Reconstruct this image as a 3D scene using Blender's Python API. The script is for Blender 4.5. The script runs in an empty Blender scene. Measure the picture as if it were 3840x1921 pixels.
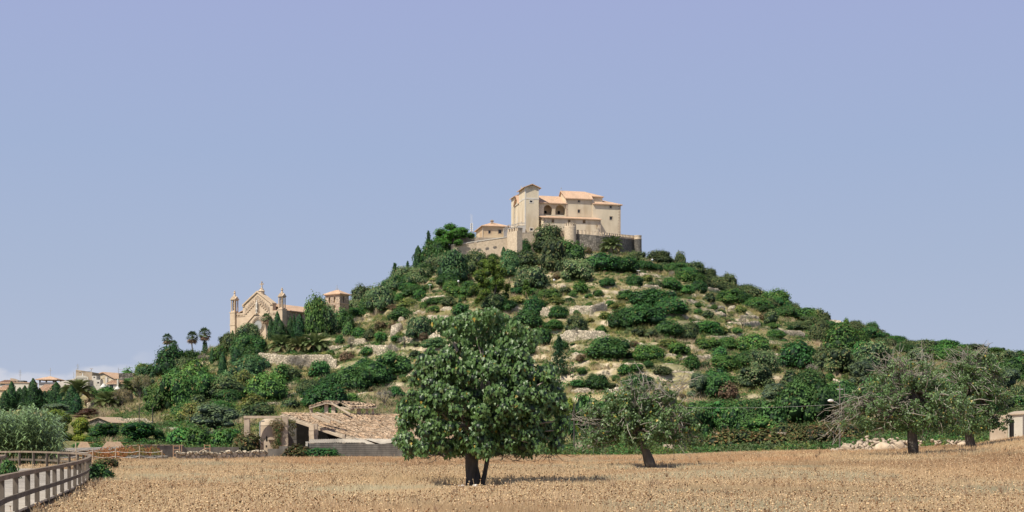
import bpy, bmesh, math, random
import numpy as np
from mathutils import Vector, Matrix
rng = np.random.default_rng(7); random.seed(7)
SC = bpy.context.scene
COL = SC.collection
# ---------------------------------------------------------------- camera geometry (level camera, shifted lens)
F = 5276.0; CX = 1920.0; HY = 1654.7; EYE = 1.86      # photo is 3840 px wide
CR = dict(A=(0,1200,1.7875), B=(800,1000,2.149), C=(1640,660,3.22), D=(840,1460,3.578), E=(1440,1140,1.696),
          F=(2940,1200,1.7878), G=(2100,900,2.148), H=(2100,1400,2.474), I=(1300,820,2.5778), J=(500,1200,3.2233),
          K=(0,1340,3.2233), L=(3000,1000,2.5786), M=(840,1040,4.296), S=(0,0,1.0))
def pt(c, x, y=0): a = CR[c]; return a[0]+x/a[2], a[1]+y/a[2]
def at(sx, sy, d): return np.array([(sx-CX)/F*d, d, EYE+(HY-sy)/F*d])
# ---------------------------------------------------------------- numpy noise
def _h(ix, iy, s):
    n = (ix.astype(np.int64)*374761393 + iy.astype(np.int64)*668265263 + s*974634777) & 0xffffffff
    n = ((n ^ (n >> 13))*1274126177) & 0xffffffff
    return ((n ^ (n >> 16)) & 0xffffff)/float(0xffffff)
def vn(x, y, s=0):
    x = np.asarray(x, float); y = np.asarray(y, float)
    ix = np.floor(x); iy = np.floor(y); fx = x-ix; fy = y-iy
    fx = fx*fx*(3-2*fx); fy = fy*fy*(3-2*fy)
    a = _h(ix, iy, s); b = _h(ix+1, iy, s); c = _h(ix, iy+1, s); d = _h(ix+1, iy+1, s)
    return (a*(1-fx)+b*fx)*(1-fy)+(c*(1-fx)+d*fx)*fy
def fbm(x, y, s=0, o=3):
    r = 0; am = .5; f = 1.
    for k in range(o): r = r+am*vn(np.asarray(x)*f, np.asarray(y)*f, s+k*17); am *= .5; f *= 2.03
    return r/(1-.5**o)
def sm(t): t = np.clip(t, 0, 1); return t*t*(3-2*t)
# ---------------------------------------------------------------- terrain
RA = np.array([-1500,-400,0,330,440,520,580,640,750,860,960,1080,1180,1260,1330,1450,1560,1650,1700,1850,2000,2150,2300,2380,2450,2560,2700,2850,2950,3000,3130,3210,3300,3450,3600,3840,4200,5300.])
RY = np.array([1500,1490,1485,1480,1470,1440,1400,1365,1325,1285,1258,1240,1222,1205,1170,1105,1035,995,978,968,950,932,940,955,972,1012,1080,1135,1172,1196,1222,1236,1270,1305,1312,1338,1400,1480.])
DRA = np.array([-1500,0,500,700,1000,1250,1500,1700,2350,2700,3000,3400,3840,5300.])
DRY = np.array([400,420,430,440,470,500,540,552,556,550,530,490,450,420.])
def z_at(a, d):
    a = np.asarray(a, float); d = np.asarray(d, float)
    dr = np.interp(a, DRA, DRY); ry = np.interp(a, RA, RY)
    x = (a-CX)/F*d
    zr = EYE+(HY-ry)/F*dr
    df = np.interp(a, [0,1000,2000,3000,3840], [205,200,205,180,165])
    dm = np.interp(a, [0,1000,2000,3000,3840], [285,275,290,270,250])
    zm = np.interp(a, [0,500,1000,2000,3000,3840], [5.5,5.5,7,6.5,8,9])
    rf = np.interp(a, [1900,2500,2940,3427,3660,3840,4300], [0,.12,.65,1.1,1.5,2.2,2.6])*sm((d-60)/85)
    t1 = np.clip((d-df)/(dm-df), 0, 1); t2 = np.clip((d-dm)/(dr-dm), 0, 1)
    base = rf + (zm-rf)*t1**1.4*(d > df)
    z = base + (zr-zm)*(t2*.93+.07*np.sin(t2*np.pi/2))
    back = np.clip(d-dr, 0, None)
    z = z - back*.22 - np.clip(back-150, 0, None)*0.0
    z = np.where(d > dr, np.maximum(z, 0), z)
    m = sm((d-dm+20)/50)*sm((dr+2-d)/22)
    # terraces with level floors and steep risers
    H = 2.9
    u = z/H + 1.1*fbm(x/45, d/60, 5, 2) + .25*vn(x/9, d/14, 8)
    fl = np.floor(u); fr = u-fl
    g = np.where(fr < .8, fr*.3/.8, .3+.7*(fr-.8)/.2)
    tm = sm((fbm(x/38, d/30, 11, 2)-.33)/.12)*m*1.0
    tm = tm*np.interp(a, [500,700,2900,3300], [.15,1,1,.3])
    z = z + (g-fr)*H*tm
    z = z + m*(fbm(x/12, d/12, 3, 3)-.5)*2.2 + m*(vn(x/1.7, d/1.7, 4)-.5)*.35
    z = z + (1-m)*(fbm(x/9, d/9, 31, 2)-.5)*.18*sm((d-34)/60)
    return z
def z_w(x, y): return z_at(CX+F*np.asarray(x, float)/np.asarray(y, float), y)
_DG = np.concatenate([np.arange(24, 180, .5), np.arange(180, 600, .5)])
def hit(sx, sy):
    z = z_at(np.full(_DG.shape, float(sx)), _DG)
    p = HY-(z-EYE)/_DG*F
    k = np.nonzero(p <= sy)[0]
    dr = float(np.interp(sx, DRA, DRY))
    if len(k) == 0 or _DG[k[0]] > dr: return dr-3, float(z_at(sx, dr-3))
    return float(_DG[k[0]]), float(z[k[0]])
# ---------------------------------------------------------------- mesh helpers
def mesh_np(name, V, faces, mat, col=None, smooth=False):
    """faces: list of int arrays (n,k)"""
    me = bpy.data.meshes.new(name)
    V = np.asarray(V, np.float32); me.vertices.add(len(V)); me.vertices.foreach_set('co', V.ravel())
    faces = [np.asarray(f) for f in faces if len(f)]
    li = np.concatenate([f.ravel() for f in faces]).astype(np.int32)
    tot = np.concatenate([np.full(len(f), f.shape[1]) for f in faces])
    st = np.concatenate([[0], np.cumsum(tot)[:-1]]).astype(np.int32)
    me.loops.add(len(li)); me.loops.foreach_set('vertex_index', li)
    me.polygons.add(len(tot)); me.polygons.foreach_set('loop_start', st)
    if col is not None:
        at_ = me.attributes.new('col', 'FLOAT_COLOR', 'POINT')
        c = np.ones((len(V), 4), np.float32); c[:, :3] = col; at_.data.foreach_set('color', c.ravel())
    me.update(calc_edges=True)
    if smooth: me.polygons.foreach_set('use_smooth', np.ones(len(tot), bool))
    me.validate()
    if mat: me.materials.append(mat)
    return me
class MB:
    def __init__(s): s.v = []; s.f = []; s.n = 0; s.c = []
    def add(s, V, Fs, c=None):
        V = [tuple(map(float, p)) for p in V]
        s.f += [tuple(i+s.n for i in f) for f in Fs]; s.v += V; s.n += len(V)
        s.c += [c if c is not None else (1, 1, 1)]*len(V)
    def quad(s, a, b, c, d, col=None): s.add([a, b, c, d], [(0, 1, 2, 3)], col)
    def poly(s, P, col=None): s.add(P, [tuple(range(len(P)))], col)
    def prism(s, P, vec, col=None):
        """closed polygon P extruded by vec"""
        n = len(P); P = [np.array(p, float) for p in P]; v = np.array(vec, float)
        s.add(P+[p+v for p in P], [tuple(range(n))[::-1], tuple(range(n, 2*n))]+[(i, (i+1) % n, n+(i+1) % n, n+i) for i in range(n)], col)
    def box(s, o, U, V, L, D, z0, z1, col=None):
        """o=(x,y) corner, U,V unit 2d dirs"""
        o = np.array(o[:2], float); U = np.array(U); V = np.array(V)
        p = [o, o+U*L, o+U*L+V*D, o+V*D]
        s.prism([(q[0], q[1], z0) for q in p], (0, 0, z1-z0), col)
    def tube(s, P, R, n=8, cap=True, col=None, jit=0.):
        P = [np.array(p, float) for p in P]; k = len(P)
        if np.isscalar(R): R = [R]*k
        vs = []
        for i, p in enumerate(P):
            t = P[min(i+1, k-1)]-P[max(i-1, 0)]; t = t/(np.linalg.norm(t)+1e-9)
            ref = np.array([1., .1, 0]) if abs(t[2]) > .7 else np.array([0, 0, 1.])
            a = np.cross(t, ref); a /= np.linalg.norm(a)+1e-9; b = np.cross(t, a)
            for j in range(n):
                w = 2*math.pi*j/n; r = R[i]*(1+jit*(random.random()-.5))
                vs.append(p+a*math.cos(w)*r+b*math.sin(w)*r)
        fs = [(i*n+j, i*n+(j+1) % n, (i+1)*n+(j+1) % n, (i+1)*n+j) for i in range(k-1) for j in range(n)]
        if cap: fs += [tuple(range(n))[::-1], tuple(range((k-1)*n, k*n))]
        s.add(vs, fs, col)
    def lathe(s, c, prof, n=16, col=None, a0=0, a1=2*math.pi):
        full = abs(a1-a0-2*math.pi) < 1e-4; m = n if full else n+1
        vs = [(c[0]+r*math.cos(a0+(a1-a0)*j/n), c[1]+r*math.sin(a0+(a1-a0)*j/n), c[2]+z) for r, z in prof for j in range(m)]
        fs = [(i*m+j, i*m+(j+1) % m, (i+1)*m+(j+1) % m, (i+1)*m+j) for i in range(len(prof)-1) for j in range(n)]
        s.add(vs, fs, col)
    def mesh(s, name, mat, off=(0, 0, 0), smooth=False):
        me = bpy.data.meshes.new(name)
        V = [(p[0]-off[0], p[1]-off[1], p[2]-off[2]) for p in s.v]
        me.from_pydata(V, [], s.f)
        at_ = me.attributes.new('col', 'FLOAT_COLOR', 'POINT')
        at_.data.foreach_set('color', np.array([(c[0], c[1], c[2], 1.) for c in s.c], np.float32).ravel())
        if smooth: me.polygons.foreach_set('use_smooth', np.ones(len(me.polygons), bool))
        me.materials.append(mat); me.update(); return me
def tag(o, label=None, cat=None, group=None, kind=None):
    if label: o['label'] = label
    if cat: o['category'] = cat
    if group: o['group'] = group
    if kind: o['kind'] = kind
    return o
def link(name, me, loc=(0, 0, 0), parent=None):
    o = bpy.data.objects.new(name, me); COL.objects.link(o); o.location = loc
    if parent: o.parent = parent
    return o
class Thing:
    """a thing made of parts: an Empty at its base, parts given in world coordinates"""
    def __init__(s, name, label, cat, loc, group=None):
        s.loc = tuple(float(q) for q in loc)
        s.o = bpy.data.objects.new(name, None); s.o.empty_display_size = .3; COL.objects.link(s.o); s.o.location = s.loc
        tag(s.o, label, cat, group)
    def part(s, name, mb, mat, parent=None, smooth=False, label=None):
        o = link(name, mb.mesh(name, mat, s.loc, smooth), (0, 0, 0), parent or s.o)
        if label: o['label'] = label
        return o
    def part_me(s, name, me, parent=None):
        return link(name, me, (0, 0, 0), parent or s.o)
def single(name, mb, mat, label, cat, loc, group=None, kind=None, smooth=False):
    loc = tuple(float(q) for q in loc)
    o = link(name, mb.mesh(name, mat, loc, smooth), loc); return tag(o, label, cat, group, kind)
# ---------------------------------------------------------------- materials
def nodes(name):
    m = bpy.data.materials.new(name); m.use_nodes = True; nt = m.node_tree
    for n in list(nt.nodes): nt.nodes.remove(n)
    out = nt.nodes.new('ShaderNodeOutputMaterial'); b = nt.nodes.new('ShaderNodeBsdfPrincipled')
    nt.links.new(b.outputs[0], out.inputs[0]); return m, nt, b, out
def surf(name, c1, c2, scale=.5, rough=.9, bump=.3, bdist=.05, c3=None, s3=.06, f3=.6, attr=False, coord='Position', stretch=(1, 1, 1), vor=0, spec=.2, detail=6):
    """two colours mixed by noise, a third by a slower noise (stains), optional stone cells"""
    m, nt, b, out = nodes(name); N = nt.nodes.new; L = nt.links.new
    if coord == 'Position': tc = N('ShaderNodeNewGeometry').outputs['Position']
    else: tc = N('ShaderNodeTexCoord').outputs['Object']
    mp = N('ShaderNodeMapping'); mp.inputs['Scale'].default_value = stretch; L(tc, mp.inputs[0]); tc = mp.outputs[0]
    n1 = N('ShaderNodeTexNoise'); n1.inputs['Scale'].default_value = scale; n1.inputs['Detail'].default_value = detail; n1.inputs['Roughness'].default_value = .65; L(tc, n1.inputs[0])
    r1 = N('ShaderNodeMapRange'); r1.inputs[1].default_value = .32; r1.inputs[2].default_value = .68; L(n1.outputs[0], r1.inputs[0])
    mx = N('ShaderNodeMix'); mx.data_type = 'RGBA'; mx.inputs[6].default_value = (*c1, 1); mx.inputs[7].default_value = (*c2, 1); L(r1.outputs[0], mx.inputs[0]); c = mx.outputs[2]
    h = n1.outputs[0]
    if vor:
        v = N('ShaderNodeTexVoronoi'); v.inputs['Scale'].default_value = vor; L(tc, v.inputs[0])
        r = N('ShaderNodeMapRange'); r.inputs[1].default_value = 0; r.inputs[2].default_value = 1; r.inputs[3].default_value = .72; r.inputs[4].default_value = 1.2
        sp = N('ShaderNodeSeparateColor'); L(v.outputs['Color'], sp.inputs[0]); L(sp.outputs[0], r.inputs[0])
        v2 = N('ShaderNodeTexVoronoi'); v2.feature = 'DISTANCE_TO_EDGE'; v2.inputs['Scale'].default_value = vor; L(tc, v2.inputs[0])
        r2 = N('ShaderNodeMapRange'); r2.inputs[1].default_value = 0; r2.inputs[2].default_value = .12; r2.inputs[3].default_value = .45; r2.inputs[4].default_value = 1; L(v2.outputs[0], r2.inputs[0])
        mm = N('ShaderNodeMath'); mm.operation = 'MULTIPLY'; L(r.outputs[0], mm.inputs[0]); L(r2.outputs[0], mm.inputs[1])
        vm = N('ShaderNodeVectorMath'); vm.operation = 'SCALE'; L(c, vm.inputs[0]); L(mm.outputs[0], vm.inputs['Scale']); c = vm.outputs[0]
        h = r2.outputs[0]
    if c3 is not None:
        n3 = N('ShaderNodeTexNoise'); n3.inputs['Scale'].default_value = s3; n3.inputs['Detail'].default_value = 4; L(tc, n3.inputs[0])
        r3 = N('ShaderNodeMapRange'); r3.inputs[1].default_value = .48; r3.inputs[2].default_value = .68; r3.inputs[4].default_value = f3; L(n3.outputs[0], r3.inputs[0])
        m3 = N('ShaderNodeMix'); m3.data_type = 'RGBA'; L(r3.outputs[0], m3.inputs[0]); L(c, m3.inputs[6]); m3.inputs[7].default_value = (*c3, 1); c = m3.outputs[2]
    if attr:
        a = N('ShaderNodeAttribute'); a.attribute_name = 'col'
        vm = N('ShaderNodeVectorMath'); vm.operation = 'MULTIPLY'; L(c, vm.inputs[0]); L(a.outputs['Color'], vm.inputs[1]); c = vm.outputs[0]
    L(c, b.inputs['Base Color']); b.inputs['Roughness'].default_value = rough; b.inputs['Specular IOR Level'].default_value = spec
    if bump:
        bp = N('ShaderNodeBump'); bp.inputs['Strength'].default_value = bump; bp.inputs['Distance'].default_value = bdist; L(h, bp.inputs['Height']); L(bp.outputs[0], b.inputs['Normal'])
    return m
def leafmat(name, rough=.55, trans=.25, var=.25, spec=.3):
    m, nt, b, out = nodes(name); N = nt.nodes.new; L = nt.links.new
    a = N('ShaderNodeAttribute'); a.attribute_name = 'col'
    oi = N('ShaderNodeObjectInfo'); r = N('ShaderNodeMapRange'); r.inputs[3].default_value = 1-var; r.inputs[4].default_value = 1+var; L(oi.outputs['Random'], r.inputs[0])
    hs = N('ShaderNodeHueSaturation'); L(a.outputs['Color'], hs.inputs['Color']); L(r.outputs[0], hs.inputs['Value'])
    m2 = N('ShaderNodeMath'); m2.operation = 'MULTIPLY'; m2.inputs[1].default_value = 7.31; L(oi.outputs['Random'], m2.inputs[0])
    m3 = N('ShaderNodeMath'); m3.operation = 'FRACT'; L(m2.outputs[0], m3.inputs[0])
    r2 = N('ShaderNodeMapRange'); r2.inputs[3].default_value = .5-var*.07; r2.inputs[4].default_value = .5+var*.07; L(m3.outputs[0], r2.inputs[0]); L(r2.outputs[0], hs.inputs['Hue'])
    L(hs.outputs[0], b.inputs['Base Color']); b.inputs['Roughness'].default_value = rough; b.inputs['Specular IOR Level'].default_value = spec
    t = N('ShaderNodeBsdfTranslucent'); L(hs.outputs[0], t.inputs[0]); mx = N('ShaderNodeMixShader'); mx.inputs[0].default_value = trans
    L(b.outputs[0], mx.inputs[1]); L(t.outputs[0], mx.inputs[2]); L(mx.outputs[0], out.inputs[0]); return m
M = {}
M['leaf'] = leafmat('foliage', .6, .22, .28, .25)
M['figleaf'] = leafmat('fig_foliage', .42, .2, .0, .5)
M['dry'] = leafmat('dry_plants', .8, .3, .0, .1)
M['stone'] = surf('dry_stone', (.50,.42,.31), (.66,.57,.44), 1.2, bump=.9, bdist=.25, c3=(.26,.22,.16), s3=.35, f3=.55, vor=1.7)
M['rampart'] = surf('rampart_stone', (.50,.395,.285), (.74,.60,.45), 1.3, bump=.5, bdist=.12, c3=(.50,.38,.27), s3=.12, f3=.5)
M['darkstone'] = surf('shaded_rampart_stone', (.15,.135,.12), (.34,.3,.25), .8, bump=.9, bdist=.2, c3=(.10,.095,.09), s3=.1, f3=.7, vor=1.3)  # dark grey stone, with the curved rampart's shade also in the colour
M['plaster'] = surf('ochre_plaster', (.64,.54,.395), (.73,.63,.475), .35, bump=.1, c3=(.50,.40,.27), s3=.3, f3=.85, stretch=(1,1,.3))
M['plaster2'] = surf('orange_plaster', (.60,.47,.31), (.68,.56,.39), .35, bump=.1, c3=(.52,.36,.22), s3=.15, f3=.7)
M['white'] = surf('pale_plaster', (.66,.61,.53), (.72,.67,.6), .5, bump=.08, c3=(.5,.45,.38), s3=.2, f3=.4)
M['sand'] = surf('sandstone', (.56,.43,.31), (.68,.54,.40), .8, bump=.3, c3=(.43,.32,.23), s3=.25, f3=.55, vor=0)
M['sandbrick'] = surf('rough_sandstone', (.42,.33,.25), (.60,.48,.37), 1.5, bump=.6, c3=(.30,.25,.2), s3=.3, f3=.5, vor=1.6)
M['tile'] = surf('terracotta_tiles', (.50,.31,.20), (.70,.50,.36), 2.2, bump=.5, bdist=.1, c3=(.42,.30,.21), s3=.25, f3=.5, stretch=(1.6,.35,1))
M['tile_tan'] = surf('weathered_tiles', (.38,.265,.18), (.56,.43,.31), 3., bump=.2, attr=True)
M['block'] = surf('concrete_blocks', (.11,.10,.09), (.21,.195,.175), 1.6, bump=.4, c3=(.09,.085,.08), s3=.6, f3=.8, stretch=(1,1,.5))
M['render'] = surf('old_render', (.42,.33,.245), (.55,.45,.35), 1.6, bump=.4, c3=(.30,.24,.18), s3=.5, f3=.6)
M['pale_render'] = surf('pale_render', (.5,.46,.39), (.6,.56,.49), 1.2, bump=.2, c3=(.38,.35,.3), s3=.5, f3=.5)
M['bay_shade'] = surf('painted_shade_wall', (.008,.007,.006), (.018,.016,.014), 2, bump=.2)  # near-black colour stands in for the deep shade of the open bays
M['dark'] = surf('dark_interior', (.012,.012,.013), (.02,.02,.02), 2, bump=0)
M['glass'] = surf('window_glass', (.03,.035,.04), (.05,.055,.06), 2, rough=.15, bump=0, spec=.5)
M['shutter'] = surf('brown_shutters', (.22,.14,.08), (.28,.19,.11), 4, bump=.1)
M['wood'] = surf('weathered_wood', (.10,.082,.065), (.18,.15,.122), 3, bump=.4, bdist=.01, c3=(.22,.185,.15), s3=1.2, f3=.5, stretch=(4,4,1), attr=True)
M['plank'] = surf('deck_planks', (.42,.37,.32), (.55,.49,.43), 2.5, bump=.1, attr=True)
M['beam'] = surf('sun_bleached_timber', (.42,.33,.24), (.56,.46,.35), 3, bump=.3, bdist=.02)
M['metal'] = surf('grey_metal', (.32,.32,.32), (.42,.42,.41), 4, rough=.55, bump=0, spec=.5)
M['rust'] = surf('rusty_metal', (.30,.17,.10), (.45,.29,.19), 6, rough=.9, bump=.1)
M['corr'] = surf('fibre_cement_sheet', (.38,.34,.29), (.52,.47,.4), 1.5, bump=.1, c3=(.25,.22,.19), s3=.8, f3=.6)
M['bark'] = surf('dark_bark', (.05,.045,.04), (.12,.105,.09), 5, bump=.8, bdist=.03, c3=(.19,.17,.15), s3=1.2, f3=.5, stretch=(1,1,.35))
M['palebark'] = surf('pale_bark', (.28,.235,.19), (.44,.38,.32), 5, bump=.4, bdist=.02)
M['cloth'] = surf('white_canvas', (.7,.68,.64), (.75,.73,.7), 3, bump=0)
M['lamp'] = surf('white_lamp_glass', (.75,.75,.75), (.8,.8,.8), 3, rough=.3, bump=0)
M['terrain'] = surf('dry_ground', (.58,.6,.55), (1.25,1.2,1.15), .55, bump=1., bdist=.35, attr=True, detail=8)
M['far'] = surf('hazy_hill', (.30,.30,.31), (.36,.355,.36), .01, bump=0)
# ---------------------------------------------------------------- ground sheet
def build_terrain():
    a = np.concatenate([np.linspace(-9000, -700, 18), np.linspace(-600, 4300, 660), np.linspace(4500, 12000, 18)])
    d = np.concatenate([np.geomspace(2, 26, 22), np.linspace(28, 200, 130), np.arange(201, 565, .85), np.linspace(570, 760, 40), np.geomspace(800, 9000, 20)])
    A, Dd = np.meshgrid(a, d); X = (A-CX)/F*Dd
    Z = z_at(A, Dd); Z = np.where(Dd > 900, -2., Z)
    n, mcol = A.shape
    V = np.stack([X, Dd, Z], -1).reshape(-1, 3)
    i = np.arange(n-1)[:, None]*mcol+np.arange(mcol-1)[None]
    Q = np.stack([i, i+1, i+mcol+1, i+mcol], -1).reshape(-1, 4)
    dz = np.gradient(Z, axis=0)/np.gradient(Dd, axis=0)
    dm = np.interp(A, [0,1000,2000,3000,3840], [285,275,290,270,250])
    hill = sm((Dd-dm+60)/60)
    n1 = fbm(X/11, Dd/11, 40, 3); n2 = fbm(X/3, Dd/3, 50, 3); n3 = fbm(X/40, Dd/55, 60, 2)
    straw = np.array([.33,.28,.14]); ol = np.array([.15,.17,.065]); rock = np.array([.60,.50,.38]); grn = np.array([.12,.14,.05]); field = np.array([.52,.38,.24])
    C = straw*np.ones(A.shape+(1,))
    k = sm((n1-.38)/.22)[..., None]*.85; C = C*(1-k)+ol*k
    k = (sm((n3-.55)/.2)*.5)[..., None]; C = C*(1-k)+grn*k
    k = np.clip(sm((np.abs(dz)-.42)/.3)*(.3+.7*sm((n2-.4)/.2)) + sm((n2-.66)/.1)*.3, 0, 1)[..., None]; C = C*(1-k)+rock*k
    f = field*(.8+.4*n2[..., None]); kk = sm((Dd-168)/12)[..., None]; f = f*(1-kk)+np.array([.20,.19,.09])*(.7+.6*n2[..., None])*kk; h = hill[..., None]; C = C*h+f*(1-h)
    me = mesh_np('ground', V, [Q], M['terrain'], C.reshape(-1, 3), True)
    tag(link('ground', me), kind='structure')
build_terrain()
# far hill ridge at the right
mb = MB(); d0 = 3200.
for j in range(60):
    a0 = 3300+j*40; a1 = a0+40
    t = lambda a: at(a, 1320-28*math.exp(-((a-3560)/330)**2)-8*math.sin(a/130.)+max(0, a-3700)*.04, d0)
    p, q = t(a0), t(a1)
    mb.quad((p[0], d0, -5), (q[0], d0, -5), (q[0], d0+500, q[2]), (p[0], d0+500, p[2]))
for p in mb.v: pass
single('far_hill', mb, M['far'], None, None, (0, 0, 0), kind='structure')
# ---------------------------------------------------------------- camera, sky, sun
cam = bpy.data.cameras.new('camera'); co = link('camera', cam, (0, 0, EYE)); co.rotation_euler = (math.pi/2, 0, 0)
cam.sensor_width = 36; cam.sensor_fit = 'HORIZONTAL'; cam.lens = 36*F/3840; cam.shift_y = (HY-960.5)/3840
cam.clip_start = .5; cam.clip_end = 20000; SC.camera = co
SUN_EL = math.radians(52); SUN_H = (-.70, -.714)
sl = bpy.data.lights.new('sun', 'SUN'); sl.energy = 5.0; sl.angle = math.radians(.5); sl.color = (1, .94, .80)
so = link('sun', sl, (-50, -60, 90))
dirv = Vector((SUN_H[0]*math.cos(SUN_EL), SUN_H[1]*math.cos(SUN_EL), math.sin(SUN_EL)))
so.rotation_euler = dirv.to_track_quat('Z', 'Y').to_euler()
w = bpy.data.worlds.new('World'); SC.world = w; w.use_nodes = True; nt = w.node_tree
for n in list(nt.nodes): nt.nodes.remove(n)
N = nt.nodes.new; L = nt.links.new
sky = N('ShaderNodeTexSky'); sky.sky_type = 'NISHITA'; sky.sun_disc = False; sky.sun_elevation = SUN_EL; sky.sun_rotation = math.atan2(SUN_H[0], SUN_H[1]); sky.dust_density = 2.0; sky.air_density = 1.2
bg = N('ShaderNodeBackground'); bg.inputs[1].default_value = .06; L(sky.outputs[0], bg.inputs[0])
# pale lavender haze of the lower sky, a little cumulus low in the left
tc = N('ShaderNodeTexCoord'); sp = N('ShaderNodeSeparateXYZ'); L(tc.outputs['Generated'], sp.inputs[0])
cr = N('ShaderNodeValToRGB'); L(sp.outputs[2], cr.inputs[0]); e = cr.color_ramp.elements
def s2l(c): return tuple(((v/255+.055)/1.055)**2.4 if v > 10 else v/255/12.92 for v in c)
e[0].position = 0.; e[0].color = (*s2l((186,196,212)), 1)
e[1].position = .6; e[1].color = (*s2l((145,158,210)), 1)
for p_, c_ in ((.05, (177,189,212)), (.12, (169,184,211)), (.20, (162,179,212)), (.30, (161,173,213))):
    q = e.new(p_); q.color = (*s2l(c_), 1)
nz = N('ShaderNodeTexNoise'); nz.inputs['Scale'].default_value = 14; nz.inputs['Detail'].default_value = 7; nz.inputs['Roughness'].default_value = .55
mp = N('ShaderNodeMapping'); mp.inputs['Scale'].default_value = (1, 1, 2.6); L(tc.outputs['Generated'], mp.inputs[0]); L(mp.outputs[0], nz.inputs[0])
def mr(src, a, b, c=0., d=1., sw=True):
    r = N('ShaderNodeMapRange'); r.interpolation_type = 'SMOOTHSTEP'; L(src, r.inputs[0])
    for k, v in zip((1, 2, 3, 4), (a, b, c, d)): r.inputs[k].default_value = v
    return r.outputs[0]
def mul(a, b, op='MULTIPLY'):
    m = N('ShaderNodeMath'); m.operation = op
    for k, v in ((0, a), (1, b)):
        if isinstance(v, (int, float)): m.inputs[k].default_value = v
        else: L(v, m.inputs[k])
    return m.outputs[0]
hz = mul(mul(nz.outputs[0], .055), mul(sp.outputs[2], -1.0), 'ADD')     # higher noise lifts the cloud top
cl = mul(mr(hz, -.028, -.021), mr(sp.outputs[0], -.235, -.29))
cmix = N('ShaderNodeMix'); cmix.data_type = 'RGBA'; L(mul(cl, .75), cmix.inputs[0]); L(cr.outputs[0], cmix.inputs[6]); cmix.inputs[7].default_value = (*s2l((212,214,224)), 1)
bg2 = N('ShaderNodeBackground'); L(cmix.outputs[2], bg2.inputs[0]); bg2.inputs[1].default_value = 1.0
ms = N('ShaderNodeMixShader'); L(mr(sp.outputs[2], .34, .8, 1., 0.), ms.inputs[0]); L(bg.outputs[0], ms.inputs[1]); L(bg2.outputs[0], ms.inputs[2])
wo = N('ShaderNodeOutputWorld'); L(ms.outputs[0], wo.inputs[0])
SC.view_settings.view_transform = 'Standard'; SC.view_settings.look = 'None'; SC.view_settings.exposure = 0
SC.cycles.max_bounces = 6; SC.cycles.diffuse_bounces = 2; SC.cycles.glossy_bounces = 2; SC.cycles.transmission_bounces = 3
# ================================================================ vegetation
def ico(sub=1):
    bm = bmesh.new(); bmesh.ops.create_icosphere(bm, subdivisions=sub, radius=1)
    V = np.array([v.co[:] for v in bm.verts]); Fc = np.array([[v.index for v in f.verts] for f in bm.faces]); bm.free(); return V, Fc
ICO1 = ico(1); ICO2 = ico(2)
def unit(v): return v/(np.linalg.norm(v, axis=-1, keepdims=True)+1e-9)
def rdir(n, r=rng): return unit(r.normal(size=(n, 3)))
LOBED = [(0,0)]+[(x, y) for x, y in ((.06,-.12),(.42,-.1),(.28,.14),(.56,.38),(.24,.42),(.2,.62),(0,1.),(-.2,.62),(-.24,.42),(-.56,.38),(-.28,.14),(-.42,-.1),(-.06,-.12))]
LOBED = np.array(LOBED)
def leaves(P, Nn, size, r, shape='rhomb', droop=0., asp=.55):
    """many leaf faces: positions P, normals Nn, sizes"""
    n = len(P); Nn = unit(Nn)
    t = unit(np.cross(Nn, rdir(n, r))); b = np.cross(Nn, t)
    if droop: b = unit(b*np.sign(-b[:, 2:3]+1e-6)+np.array([0, 0, -droop])); t = unit(np.cross(b, Nn))
    s = np.asarray(size).reshape(-1, 1)*np.ones((n, 1))
    if shape == 'rhomb':
        V = np.stack([P-b*s*.5, P+t*s*asp*.5+Nn*s*.08, P+b*s*.5, P-t*s*asp*.5+Nn*s*.08], 1).reshape(-1, 3)
        return V, [np.arange(n*4).reshape(n, 4)], 4
    if shape == 'tri':
        V = np.stack([P-t*s*.4, P+t*s*.4, P+b*s], 1).reshape(-1, 3); return V, [np.arange(n*3).reshape(n, 3)], 3
    k = len(LOBED); fold = .22*np.abs(LOBED[:, 0])-.12*LOBED[:, 1]**2
    V = (P[:, None]+t[:, None]*LOBED[None, :, :1]*s[:, None]+b[:, None]*LOBED[None, :, 1:]*s[:, None]+Nn[:, None]*fold[None, :, None]*s[:, None]).reshape(-1, 3)
    i = np.arange(1, k-1); T = np.stack([np.zeros_like(i), i, i+1], -1)
    return V, [(np.arange(n)[:, None, None]*k+T[None]).reshape(-1, 3)], k
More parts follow.
